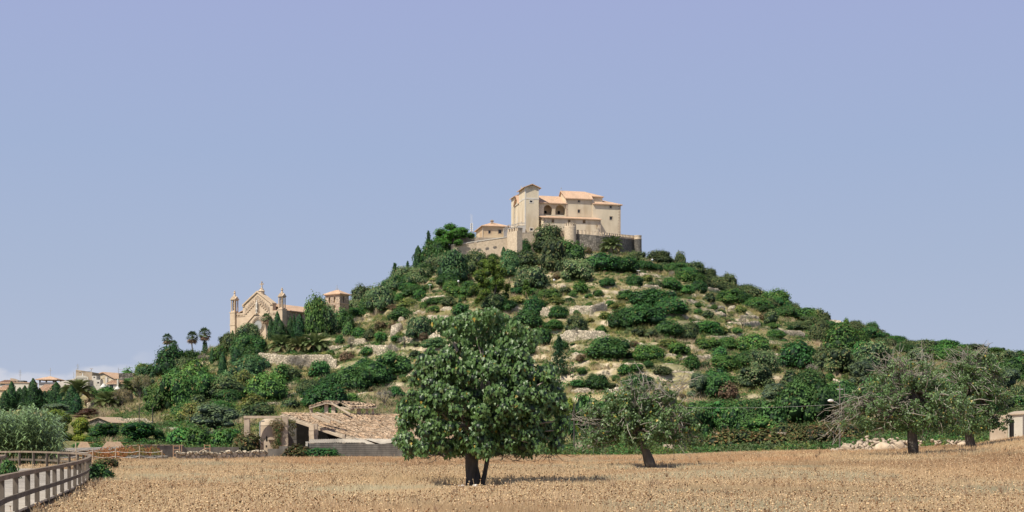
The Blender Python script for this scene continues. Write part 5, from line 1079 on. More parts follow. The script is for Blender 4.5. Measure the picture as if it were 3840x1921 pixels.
# ---------------------------------------------------------------- parish church and bell tower
def church():
    m = lambda x, y=0: pt('M', x, y); fr = Fr(m(962)[0], 450, math.radians(-32)); zb = 27.
    T = Thing('gabled_church', 'sandstone church with stepped arcade gable, rose window and two pinnacled turrets', 'church', fr.p(-10, 5, zb))
    u = lambda x, v=0: fr.u(m(x)[0], v); z = lambda x, y, v=0: fr.z(m(x, y)[1], u(x, v), v); n = -fr.V
    uL = u(200); uR = u(885); mb = MB(); pn = []
    # main front: lower body with rose opening, gable above
    zsh = z(300, 590); zL = z(300, 462); a0, a1 = u(302), u(785)
    rz = z(553, 770)
    wall_face(mb, fr.p(uL, 0, 0), fr.U, uR-uL, zb, zsh-.9, [], n)
    fr.box(mb, uL, uR, .05, 6, zb, zsh-1)
    # shoulders with corbel arches
    for x0, x1 in ((200, 338), (745, 880)):
        s0, s1 = u(x0), u(x1); k = 6; w_ = (s1-s0)/k; hs = [(i*w_+w_*.22, (i+1)*w_-w_*.22, zsh-.85, zsh-.25, 1) for i in range(k)]; wall_face(mb, fr.p(s0, -.12, 0), fr.U, s1-s0, zsh-.9, zsh+.25, hs, n, .3)
        fr.box(mb, s0, s1, .2, 4, zsh-.9, zsh+.2)
    # gable with stepped blind arcade
    pk = (u(540), z(540, 245)); body = [fr.p(a0, 0, zsh-.95), fr.p(a1, 0, zsh-.95), fr.p(a1, 0, zL), fr.p(pk[0], 0, pk[1]), fr.p(a0, 0, z(302, 475))]; mb.prism(body, (*(fr.V*1.6), 0))
    T.part('wall', mb, M['sand'])
    dk = MB(); st = MB()
    cols = [347,374,402,431,459,487]; colr = [591,620,647,675,703,731]
    for i, x in enumerate(cols): y0, y1 = 575-i*30-8, 490-i*29+0; arch_panel(dk, fr, u(x-9), u(x+9), z(x, y0+5), z(x, y1), -.02); fr.box(st, u(x+10), u(x+18), -.22, 0, z(x, y0-20), z(x, y1+12)); fr.box(st, u(x-4), u(x+22), -.3, 0, z(x, y0+22), z(x, y0+6))
    for i, x in enumerate(colr): y0, y1 = 420+i*27, 335+i*26; arch_panel(dk, fr, u(x-8), u(x+8), z(x, y0), z(x, y1), -.02); fr.box(st, u(x-17), u(x-10), -.22, 0, z(x, y0-20), z(x, y1+12)); fr.box(st, u(x-20), u(x+4), -.3, 0, z(x, y0+18), z(x, y0+4))
    arch_panel(dk, fr, u(517), u(566), z(540, 520), z(540, 300), -.03); T.part('blind_arcade', dk, M['sandbrick'])
    for x0, y0, x1, y1 in ((302,470,540,245),(540,245,787,440)):
        A = fr.p(u(x0), -.35, z(x0, y0)); B = fr.p(u(x1), -.35, z(x1, y1)); st.prism([A, B, B+(0, 0, .55), A+(0, 0, .55)], (*(fr.V*2.2), 0))
    for x0, y0, x1, y1 in ((365,755,500,600),(565,600,640,670)):
        A = fr.p(u(x0), -.3, z(x0, y0)); B = fr.p(u(x1), -.3, z(x1, y1)); st.prism([A, B, B+(0, 0, .3), A+(0, 0, .3)], (*(fr.V*.32), 0))
    fr.box(st, u(500), u(565), -.45, 0, z(530, 600), z(530, 565)); fr.box(st, u(298), u(335), -.3, .6, z(302, 475), z(302, 462)); fr.box(st, u(740), u(797), -.3, .6, z(760, 443), z(760, 430))
    fr.box(st, u(503), u(512), -.2, 0, z(540, 565), z(540, 320)); fr.box(st, u(569), u(577), -.2, 0, z(540, 565), z(540, 320))
    T.part('cornice', st, M['sand'])
    # statue in the niche
    sb = MB(); q = fr.p(u(543), -.5, z(543, 520)); sb.lathe(q, [(.35, -1.2), (.3, -.2), (.45, 0), (.3, .1), (.32, .8), (.38, 1.6), (.34, 2.2), (.12, 2.4), (.2, 2.6), (.16, 2.9), (0, 3.0)], 10); T.part('statue', sb, M['white'], smooth=True)
    # rose window: recessed rings
    cR = (u(550), z(550, 775)); rr = 1.75
    def ring(mb, r0, r1, v0, v1, cx=cR, k=36):
        for i in range(k):
            t0, t1 = 2*math.pi*i/k, 2*math.pi*(i+1)/k; mb.quad(*[fr.p(cx[0]+r_*math.cos(t), v_, cx[1]+r_*math.sin(t)) for r_, v_, t in ((r0, v0, t0), (r0, v0, t1), (r1, v1, t1), (r1, v1, t0))])
    rm = MB(); ring(rm, rr*1.62, rr*1.5, -.05, -.22); ring(rm, rr*1.5, rr*1.32, -.22, -.1); ring(rm, rr*1.32, rr*1.25, -.1, -.3); ring(rm, rr*1.25, rr*1.08, -.3, -.1); ring(rm, rr*1.08, rr, -.1, -.25); ring(rm, rr, rr*.93, -.25, -.04)
    w = T.part('rose_window', rm, M['sandbrick']); gm = MB(); gm.poly([fr.p(cR[0]+rr*.98*math.cos(t), -.04, cR[1]+rr*.98*math.sin(t)) for t in np.linspace(0, 2*math.pi, 37)[:-1]]); T.part('glass', gm, M['metal'], w)
    tm = MB()
    for i in range(16):
        t = i*math.pi/8; c_ = fr.p(cR[0]+rr*.8*math.cos(t), -.07, cR[1]+rr*.8*math.sin(t)); c2 = fr.p(cR[0]+rr*.99*math.cos(t), -.07, cR[1]+rr*.99*math.sin(t)); tm.tube([c_, c2], .07, 5)
    T.part('tracery', tm, M['white'], w)
    # turrets
    def turret(x0, x1, xs, ybase, yband, yroof, yneck, ytip, name_):
        uu0, uu1 = u(x0), u(x1); D_ = uu1-uu0; mb = MB(); fr.box(mb, uu0, uu1, -.7, D_-.7, zb, z(x0, yband)); fr.box(mb, uu0-.12, uu1+.12, -.82, D_-.58, z(x0, yband), z(x0, yband-14)); zt2 = z(x0, ybase)
        fr.box(mb, uu0-.1, uu1+.1, -.8, D_-.6, z(x0, 775)-.15, z(x0, 765)); i_ = D_*.1; zc = z(x0, yroof+30)
        c0, c1, v0, v1 = uu0+i_, uu1-i_, -.7+i_, D_-.7-i_; fr.box(mb, c0, c1, v0, v1, z(x0, yband-14), z(x0, yband-30)); p_ = .28
        for a in (c0, c1-p_):
            for b in (v0, v1-p_): fr.box(mb, a, a+p_, b, b+p_, z(x0, yband-30), zc)
        fr.box(mb, c0+.45, c1-.45, v0+.45, v1-.45, z(x0, yband-30), zc); fr.box(mb, c0-.05, c1+.05, v0-.05, v1+.05, zc, zc+.35)
        um, vm = (c0+c1)/2, (v0+v1)/2; zr = z(x0, yroof); o = .25; h_ = zc+.35
        for (a, b) in (((c0-o, v0-o), (c1+o, v0-o)), ((c1+o, v0-o), (c1+o, v1+o)), ((c1+o, v1+o), (c0-o, v1+o)), ((c0-o, v1+o), (c0-o, v0-o))):
            A, B = fr.p(*a, h_-.1), fr.p(*b, h_-.1); Mm = (A+B)/2; Mm[2] = h_+1.0; ctr = fr.p(um, vm, h_+1.0); mb.poly([A, Mm, ctr]); mb.poly([Mm, B, ctr]); mb.poly([A, B, Mm])
        q = fr.p(um, vm, 0); zn, zt_ = z(x0, yneck), z(x0, ytip); mb.lathe(q, [(.75, h_+.5), (.28, zn-.3), (.2, zn), (.42, zn+.12), (.36, zn+.4), (.14, zn+.5), (.14, zt_-.9), (.34, zt_-.7), (.16, zt_-.45), (.26, zt_-.25), (0, zt_)], 8)
        T.part('turret', mb, M['sand'])
        sl_ = MB()
        for a in (0, 1):
            xx0, xx1 = c0+.3, c1-.3; arch_panel(sl_, fr, xx0+(xx1-xx0)*a*.0+.05, xx1-.05, z(x0, yband-45), zc-.15, v0+.43)
        T.part('turret_opening', sl_, M['sandbrick'])
    turret(120, 198, 240, 560, 580, 350, 265, 213, 'l'); turret(885, 963, 1000, 500, 528, 300, 215, 165, 'r')
    # central cross
    q = fr.p(u(578), .8, 0); y = lambda yy: z(578, yy, .8); mb = MB(); mb.lathe(q, [(.95, y(275)), (.95, y(232)), (1.15, y(228)), (.75, y(205)), (.55, y(195)), (.7, y(188)), (.3, y(180)), (.2, y(170))], 8)
    zc = y(112); e = fr.U
    def bar(l, w_, c, vert): 
        A = np.array([q[0], q[1], c]); 
        if vert: mb.prism([A+(-e[0]*w_, -e[1]*w_, -l), A+(e[0]*w_, e[1]*w_, -l), A+(e[0]*w_, e[1]*w_, l), A+(-e[0]*w_, -e[1]*w_, l)], (*(fr.V*.3), 0))
        else: mb.prism([A+(-e[0]*l, -e[1]*l, -w_), A+(e[0]*l, e[1]*l, -w_), A+(e[0]*l, e[1]*l, w_), A+(-e[0]*l, -e[1]*l, w_)], (*(fr.V*.26), 0))
    bar((y(75)-y(172))/2, .13, (y(75)+y(172))/2, True); bar(.75, .14, zc, False); bar(.2, .27, zc-.0, True); bar(.13, .3, y(84), False); T.part('cross', mb, M['sand'])
    # nave behind: side wall and roof
    vN = fr.v(m(1400)[0], uR+.7); Lw = 38.; zs = z(1005, 520, 0); mb = MB(); pn = []; hs = [(8.2, 9.5, z(1070, 690, 9), z(1070, 597, 9), 2), (15.5, 17.5, zs-6, zs-3.5, 0), (24, 25.4, zs-7, zs-2.5, 2)]
    wall_face(mb, fr.p(uR+.6, 1.2, 0), fr.V, Lw, zb, zs, hs, fr.U, .5, pn); mb.quad(fr.p(uR+.6, Lw, zb), fr.p(uL-.6, Lw, zb), fr.p(uL-.6, Lw, zs), fr.p(uR+.6, Lw, zs)); mb.quad(fr.p(uL-.6, 1, zb), fr.p(uL-.6, Lw, zb), fr.p(uL-.6, Lw, zs), fr.p(uL-.6, 1, zs)); T.part('nave_wall', mb, M['sandbrick']); pane_part(T, pn[:1]+pn[2:], 'dark'); pane_part(T, pn[1:2], 'sandbrick')
    um = u(540); zr = z(740, 400, 3)+.15; rf = MB(); e0 = 1.0
    slab(rf, [fr.p(uR+1.3, 4.5, zs+.1), fr.p(uR+1.3, Lw+.5, zs+.1), fr.p(um, Lw+.5, zr), fr.p(um, 4.5, zr)], .3); slab(rf, [fr.p(um, 4.5, zr), fr.p(um, Lw+.5, zr), fr.p(uL-1.3, Lw+.5, zs+.1), fr.p(uL-1.3, 4.5, zs+.1)], .3)
    sh = zsh+.28
    slab(rf, [fr.p(uR+.1, .1, sh), fr.p(uR+.1, 4.4, zs+.1), fr.p(a1+.05, 4.4, z(785, 530)+.5), fr.p(a1+.05, .1, z(785, 545)+.3)], .2); slab(rf, [fr.p(a0-.05, .1, z(300, 530)), fr.p(a0-.05, 4.4, z(300, 530)), fr.p(uL, 4.4, sh), fr.p(uL, .1, sh)], .2)
    T.part('roof', rf, M['tile'])
    pw = MB(); fr.box(pw, u(620), u(705), -3, -1, zb-4, z(660, 990, -3)); arch_panel(pw, fr, u(625), u(655), z(640, 1058, -3), z(640, 1012, -3), -3.03); T.part('porch', pw, M['white'])
    # bell tower
    fb = Fr(m(1863)[0], 478, math.radians(-32)); zb2 = 30.; B = Thing('bell_tower', 'square stone bell tower with pyramid tile roof and thin iron cross', 'tower', fb.p(-3, 3, zb2)); uL_ = fb.u(m(1632)[0]); D_ = fb.v(m(2010)[0]); zt = fb.z(m(1863, 262)[1]); mb = MB(); pn = []
    hs = [(fb.u(m(a)[0])-uL_, fb.u(m(b)[0])-uL_, fb.z(m(a, d)[1]), fb.z(m(a, c)[1]), 1) for a, b, c, d in ((1687,1714,310,408),(1766,1797,302,402),(1762,1800,445,540),(1686,1712,450,540))]
    wall_face(mb, fb.p(uL_, 0, 0), fb.U, -uL_, zb2, zt, hs, -fb.V, .6, pn)
    hs = [(D_*.38, D_*.52, fb.z(m(1930, 412)[1], 0, 3), fb.z(m(1930, 310)[1], 0, 3), 1)]
    wall_face(mb, fb.p(0, 0, 0), fb.V, D_, zb2, zt, hs, fb.U, .6, pn); mb.quad(fb.p(uL_, 0, zb2), fb.p(uL_, D_, zb2), fb.p(uL_, D_, zt), fb.p(uL_, 0, zt)); mb.quad(fb.p(uL_, D_, zb2), fb.p(0, D_, zb2), fb.p(0, D_, zt), fb.p(uL_, D_, zt)); B.part('wall', mb, M['sandbrick']); pane_part(B, pn[:4], 'plaster2'); pane_part(B, pn[4:], 'dark')
    sc = MB(); zz = fb.z(m(1863, 412)[1]); fb.box(sc, uL_-.12, .12, -.12, D_+.12, zz-.18, zz); fb.box(sc, uL_-.2, .2, -.2, D_+.2, zt-.5, zt); B.part('string_course', sc, M['sand'])
    rf = MB(); hip_roof(rf, fb, uL_, 0, 0, D_, zt+.02, fb.z(m(1815, 212)[1], -3, 4), .65); B.part('roof', rf, M['tile'])
    q = fb.p(uL_/2, D_/2, fb.z(m(1815, 215)[1], -3, 4)); mb = MB(); t = fb.z(m(1815, 135)[1], -3, 4); mb.tube([q, (q[0], q[1], t)], .09, 6); mb.tube([(q[0]-.65, q[1], t-1.3), (q[0]+.65, q[1], t-1.3)], .08, 6); B.part('iron_cross', mb, M['metal'])
def arch_panel(mb, fr, u0, u1, z0, z1, v):
    r_ = (u1-u0)/2; zs = z1-abs(r_); P = [fr.p(u0, v, z0), fr.p(u1, v, z0)]+[fr.p((u0+u1)/2+r_*math.cos(t), v, zs+abs(r_)*math.sin(t)) for t in np.linspace(0, math.pi, 9)]; mb.poly(P)
church()
# ================================================================ dry stone walls and rocks on the slope
def stone_wall(label, c, pts, h, name='stone_wall', mat='stone', th=.9, step=.7, jag=.22, group=None, cat='wall'):
    """pts: crop (x, y of the foot); h: height in crop pixels"""
    r = np.random.default_rng(int(abs(pts[0][0]*7+pts[0][1]))); P = []
    for x, y in pts:
        sx, sy = pt(c, x, y); d, z = hit(sx, sy); P.append((sx, d, EYE+(HY-sy)/F*d, h/CR[c][2]*d/F))
    dmean = np.median([p[1] for p in P]); P = [(p[0], .5*p[1]+.5*dmean, p[2]+(.5*dmean-.5*p[1])*(HY-pt(c, 0, q[1])[1])/F, p[3]) for p, q in zip(P, pts)]
    W_ = np.array([[(p[0]-CX)/F*p[1], p[1], p[2], p[3]] for p in P]); L_ = np.concatenate([[0], np.cumsum(np.linalg.norm(np.diff(W_[:, :2], axis=0), axis=1))]); n = max(3, int(L_[-1]/step)); t = np.linspace(0, L_[-1], n)
    Q = np.stack([np.interp(t, L_, W_[:, j]) for j in range(4)], -1); nz = max(3, int(Q[0, 3]/.5)+2)
    sw = r.normal(size=n); sw = np.convolve(sw, np.ones(9)/9, 'same')[:n]*.9
    top = Q[:, 2]+Q[:, 3]*(1+.0*t)+(r.random(n)-.6)*jag+ (vn(t/5, t*0, 3)-.5)*jag*2; taper = np.clip(np.minimum(t, L_[-1]-t)/1.6, .6, 1); top = Q[:, 2]+(top-Q[:, 2])*taper
    V = []
    for k in range(nz):
        f = k/(nz-1); zz = Q[:, 2]-1.5+(top-Q[:, 2]+1.5)*f; V.append(np.stack([Q[:, 0]+(r.random(n)-.5)*.12, Q[:, 1]+sw+(1-f)*(-.25*Q[:, 3])+(r.random(n)-.5)*.22, zz], -1))
    bk = V[-1]+np.stack([0*t, 0*t+th, (r.random(n)-.5)*jag*.6], -1); V.append(bk); V.append(bk*np.array([1, 1, 0])+np.stack([0*t, 0*t+.1, Q[:, 2]-1.5], -1)); V = np.concatenate(V); m = nz+2
    i = np.arange(m-1)[:, None]*n+np.arange(n-1)[None]; F4 = np.stack([i, i+1, i+n+1, i+n], -1).reshape(-1, 4)
    loc = (float(Q[n//2, 0]), float(Q[n//2, 1]), float(Q[n//2, 2])); me = mesh_np(name, V-np.array(loc), [F4], M[mat]); return tag(link(name, me, loc), label, cat, group)
WL = [('G',[(0,806),(200,806),(400,804)],78,'smooth pale terrace wall with a squared right end, right of the central fig crown'),
 ('G',[(75,598),(235,604),(250,600),(380,560)],72,'dry stone retaining wall with a sharp corner below the summit'),
 ('G',[(980,688),(1080,680),(1175,672)],26,'short dry stone wall left of the long mid slope wall'),
 ('G',[(1320,698),(1480,700),(1615,690)],40,'long low dry stone wall on the right mid slope'),
 ('G',[(1430,632),(1600,630)],26,'low rubble wall just above the long right dry stone wall'),
 ('G',[(1150,800),(1310,800),(1420,790)],28,'low stone ledge below the two bare saplings'),
 ('G',[(1670,760),(1820,765),(1970,770)],38,'broken stone terrace edge near the right skyline'),
 ('G',[(65,945),(190,935)],38,'short pale wall beside the lone dark conifer'),
 ('G',[(870,1082),(1075,1075)],26,'thin pale ledge above the silvery olive'),
 ('G',[(85,1235),(180,1238),(275,1230)],42,'rounded pale wall stub low on the slope, left of a pair'),
 ('G',[(390,1232),(525,1222)],42,'pale wall stub low on the slope, right of a pair'),
 ('G',[(930,495),(1095,505)],24,'small stone wall under the broad dark shrub mass near the top'),
 ('G',[(1170,555),(1330,552)],26,'pale stone ledge in the upper right grass'),
 ('G',[(490,420),(560,420)],40,'stub of wall standing in the summit grass'),
 ('G',[(780,1015),(1050,1010)],18,'thin stone line across the lower middle terraces'),
 ('G',[(960,990),(1100,985),(1240,975)],55,'wide tumbled stone bank on the middle slope'),
 ('G',[(480,1010),(700,1005)],16,'thin pale terrace lip above the low green shrubs'),
 ('G',[(1060,905),(1240,900)],24,'thin stone lip above the bright shrubs on the right slope'),('G',[(830,935),(960,940)],26,'short stone bank right of the rounded boulder'),('G',[(1290,885),(1420,890)],24,'thin pale wall under the round bright shrub on the right'),('G',[(490,830),(600,850)],36,'pale eroded bank below the smooth terrace wall, left piece'),('G',[(615,850),(700,862)],32,'pale eroded bank below the smooth terrace wall, right piece'),
 ('G',[(1430,805),(1650,795)],20,'long thin stone line right of the bare saplings'),('G',[(90,1095),(230,1100)],20,'thin pale edge right of the lone dark conifer'),('G',[(540,1100),(640,1104)],26,'small pale ledge above the middle fig tree'),('G',[(1700,925),(1790,945)],36,'stones beside the large leaved tree on the right slope'),('G',[(1180,412),(1290,422)],32,'pale broken bank high on the right slope'),('G',[(650,400),(740,402),(820,405)],42,'rocky bank in the middle of the stony summit clearing'),('G',[(640,295),(720,300)],42,'tumbled white stones at the left of the summit clearing'),
 ('I',[(770,1180),(905,1160)],66,'pale walled terrace with a dark doorway left of the fig top'),
 ('I',[(985,1245),(1110,1245)],75,'pale terrace wall directly behind the fig tree top'),
 ('I',[(750,990),(900,995),(1030,990)],62,'pale terrace wall below the light green pine, left part'),
 ('I',[(1380,985),(1500,990),(1630,980)],44,'pale terrace wall below the light green pine, right part'),
 ('I',[(1590,905),(1705,895)],58,'short pale wall right of the light green pine foot'),
 ('I',[(720,800),(850,780),(985,765)],32,'rocky ledge under the two hill lamps'),
 ('I',[(890,905),(1045,895)],50,'middle pale ledge between dark bushes left of the pine'),
 ('I',[(1870,950),(1930,950),(1995,945)],90,'tall rough stone wall beside the dry stone corner'),
 ('I',[(150,1300),(320,1300),(515,1300)],78,'long bleached retaining wall above the date palm terrace'),
 ('I',[(1140,950),(1380,950)],40,'pale ledge running behind the pine foot'),
 ('I',[(640,930),(760,920)],40,'bleached rock ledge on the left slope'),
 ('B',[(325,792),(480,800),(590,812),(780,808),(900,806),(995,808)],100,'long high pale terrace wall under the three low date palms'),
 ('B',[(915,668),(1010,672),(1110,668)],36,'low pale wall right of the three low date palms'),
 ('B',[(740,602),(830,596),(930,592)],58,'bright limestone cliff ledge behind the cypresses'),
 ('B',[(1195,708),(1340,715),(1500,700)],62,'wide pale retaining wall left of the fig top'),
 ('B',[(210,1118),(290,1108),(375,1098)],32,'short tumbled dry stone wall at the lower left, left piece'),
 ('B',[(505,1085),(600,1062),(685,1035)],28,'short tumbled dry stone wall at the lower left, right piece'),
 ('B',[(370,1130),(460,1118),(560,1102)],20,'thin dry stone wall in front of two tumbled walls at lower left'),
 ('B',[(1030,1065),(1150,1050),(1285,1020)],26,'rocky wall line above the ruined farmhouse roof'),
 ('B',[(650,1110),(760,1080)],36,'pale rocks left of the dark green bush above the ruin'),
 ('B',[(1100,640),(1260,620)],50,'pale rock bank under round bushes left of the fig top'),
 ('K',[(1215,850),(1400,858),(1620,852),(1850,840)],118,'broad pale stone retaining wall below the leafless orchard'),
 ('K',[(1050,620),(1130,620),(1215,610)],110,'dark stained stone wall below the balustraded white house'),
 ('A',[(1050,660),(1140,655),(1225,645)],22,'low grey stone wall right of the two thin poles'),
 ('F',[(330,420),(420,440)],40,'small patch of stones behind the street lamp'),
 ('L',[(220,520),(330,540),(430,550)],26,'stony crest on the right skyline'),
 ('L',[(230,600),(400,605)],34,'pale stony bank just under the right skyline crest')]
for c, p, h, l in WL: stone_wall(l, c, p, h)
# loose limestone boulders
def boulder(c, x, y, w, h, label, mat='stone', d=None, name='boulder', group='limestone boulders'):
    sx, sy = pt(c, x, y)
    if d is None: d, z = hit(sx, sy)
    z = float(z_at(sx, d)); s = CR[c][2]; W_ = w/s*d/F; H_ = h/s*d/F; r = np.random.default_rng(int(x*3+y)); V = ICO2[0].copy(); V *= (.75+.5*vn(V[:, 0]*1.7+x, V[:, 1]*1.7+V[:, 2]*2.3+y, 5))[:, None]; V = V*np.array([W_*.55, W_*.45, H_*.75])+np.array([0, 0, H_*.3])
    loc = ((sx-CX)/F*d, d, z); tag(link(name, mesh_np(name, V, [ICO2[1]], M[mat]), loc), label, 'rock', group)
for c, x, y, w, h, l in [('I',470,1140,90,90,'large pale boulder below the left olive shrubs'),('I',830,520,60,90,'pale broken stone pillar among bushes under the umbrella pine'),('I',1950,780,50,60,'upright pale stone in the bright shrubs left of the wall corner'),
 ('I',2095,690,60,50,'stacked pale rocks by the wire fence below the bastion'),('I',530,1000,60,50,'small pale boulder above the bare bush on the left slope'),('G',695,975,45,40,'single rounded boulder on the lower middle slope'),('G',1385,560,60,30,'flat pale slab in the upper right grass'),
 ('G',1290,620,90,40,'tumbled boulder pile right of the big dark shrubs'),('B',1320,380,60,60,'pale boulder by the bare tree right of the bell tower'),('B',1480,540,90,80,'pale rock face right of the round bushes'),]:
    if l: boulder(c, x, y, w, h, l)
# rubble heap at the right
def rubble():
    r = np.random.default_rng(5); G = 'stones of the rubble heap'
    shapes = []
    for k in range(6):
        V = ICO1[0]*(.55+.8*r.random((len(ICO1[0]), 1)))*np.array([1, .8, .65]); shapes.append(mesh_np('rubble_stone', V, [ICO1[1]], M[('render','render','sandbrick')[k % 3]]))
    items = []
    for i in range(190):
        x = r.uniform(320, 810); t = (x-320)/490; topy = np.interp(x, [310,400,470,540,600,700,760,830], [880,850,815,775,795,800,790,830]); y = 882-(882-topy)*r.random()**1.2; d = 134+(882-y)/110*4+r.uniform(-.5, .5); items.append((x, y, d, r.uniform(.14, .34)))
    for i in range(50): x = r.uniform(800, 1215); items.append((x, r.uniform(805, 850), 136+r.uniform(-.5, .5), r.uniform(.12, .25)))
    items.sort(key=lambda q: q[0]); n = len(items)
    for i, (x, y, d, s) in enumerate(items):
        sx, sy = pt('F', x, y); p = at(sx, sy, d); z = max(p[2], float(z_at(sx, d))); o = link('rubble_stone', shapes[i % 6], (p[0], d, z)); o.scale = (s*r.uniform(.8, 1.6), s, s*r.uniform(.7, 1.1)); o.rotation_euler = (r.random(), r.random()*.6, r.random()*6)
        tag(o, 'loose stone in the long rubble heap behind the right fig trees' if x < 800 else 'loose stone on top of the low wall between the right fig trunks', 'rock', G if x < 800 else 'stones on the low wall')
    for x, y, w, h, l in ((672,880,120,62,'big pinkish boulder in the middle of the rubble heap'),(760,850,90,60,'big grey boulder at the right of the rubble heap'),(1190,835,60,34,'yellowish boulder at the right end of the low field wall')): boulder('F', x, y, w, h, l, 'rampart', 133.2 if x < 700 else 134.5, 'boulder', 'big boulders by the rubble heap')
    # driftwood stump
    mb = MB(); q = lambda x, y, d=132.6: at(*pt('F', x, y), d)
    mb.tube([q(455, 895), q(425, 860), q(390, 845)], [.22, .28, .15], 7, jit=.5); mb.tube([q(425, 862), q(408, 840), q(392, 820)], [.12, .07, .03], 5); mb.tube([q(432, 872), q(400, 862), q(360, 866)], [.2, .12, .05], 6, jit=.4); single('dead_stump', mb, M['beam'], 'pale bleached dead stump at the left end of the rubble heap', 'stump', q(425, 890))
    # low wall
    sx, sy = pt('F', 800, 880); mb = MB(); A = at(*pt('F', 800, 850), 136); B = at(*pt('F', 1225, 842), 138); e = B-A
    for i in range(18):
        a = A+e*i/18; b = A+e*(i+1)/18; h = .9+.15*r.random(); mb.prism([(a[0], a[1], a[2]-1.2), (b[0], b[1], a[2]-1.2), (b[0], b[1], a[2]-.02*r.random()), (a[0], a[1], a[2])], (0, .5+.1*r.random(), 0))
    single('field_wall', mb, M['rampart'], 'low pale field wall between the two right fig trunks', 'wall', A)
rubble()
# flat stones in the field
sx, sy = pt('H', 540, 905); boulder('H', 560, 905, 150, 26, 'flat pale stone lying in the grass left of the middle fig', 'beam', 93., 'fallen_slab', None)
for x, y, w, l in ((490,1192,44,'small white stone at left of the main fig trunk'),(580,1190,36,'small white stone at the foot of the main fig trunk')): boulder('E', x, y, w, 14, l, 'cloth', 57.5, 'field_stone', 'white stones at the main fig tree')
# ================================================================ ruined farmhouse
def tile_field(mb_soup, P00, P10, P01, P11, nu, nv, r, miss=0.02, jit=.05, size=(.11, .5), colb=(1, 1, 1)):
    """curved roof tiles laid over a quad (P00-P10 along the eaves, P01 up)"""
    P00, P10, P01, P11 = map(lambda p: np.array(p, float), (P00, P10, P01, P11)); prof = [(-1, 0), (-.6, .7), (0, 1), (.6, .7), (1, 0)]
    V = []; C = []; N_ = 0
    for i in range(nu):
        for j in range(nv):
            if r.random() < miss: continue
            s = (i+.5)/nu; t = (j+.5)/nv; a = P00*(1-s)*(1-t)+P10*s*(1-t)+P01*(1-s)*t+P11*s*t; eu = ((P10-P00)*(1-t)+(P11-P01)*t); ev = ((P01-P00)*(1-s)+(P11-P10)*s); wu = np.linalg.norm(eu)/nu; wv = np.linalg.norm(ev)/nv; eu = eu/np.linalg.norm(eu); ev = ev/np.linalg.norm(ev)
            n = np.cross(eu, ev); n /= np.linalg.norm(n); n = n*np.sign(n[2]); g = r.normal()*jit*1.6; eu2 = eu*math.cos(g)+ev*math.sin(g); ev2 = ev*math.cos(g)-eu*math.sin(g); a = a+n*(.02+.03*r.random())+eu*r.normal()*wu*jit
            for e_, dz in ((-.62, .05), (.55, -.0)):
                w_ = wu*.5*(1.0 if e_ < 0 else .85)
                for (px_, pz) in prof: V.append(a+eu2*px_*w_+ev2*e_*wv+n*(pz*wu*.36+dz))
            C.append(np.repeat((np.array(colb)*r.uniform(.45, 1.25)*(np.array([1, .93, .86]) if r.random() < .3 else 1))[None], 10, 0)); N_ += 1
    f = np.array([[k, k+1, k+6, k+5] for k in range(4)]); mb_soup.add(np.array(V), [(np.arange(N_)[:, None, None]*10+f[None]).reshape(-1, 4)], np.concatenate(C))
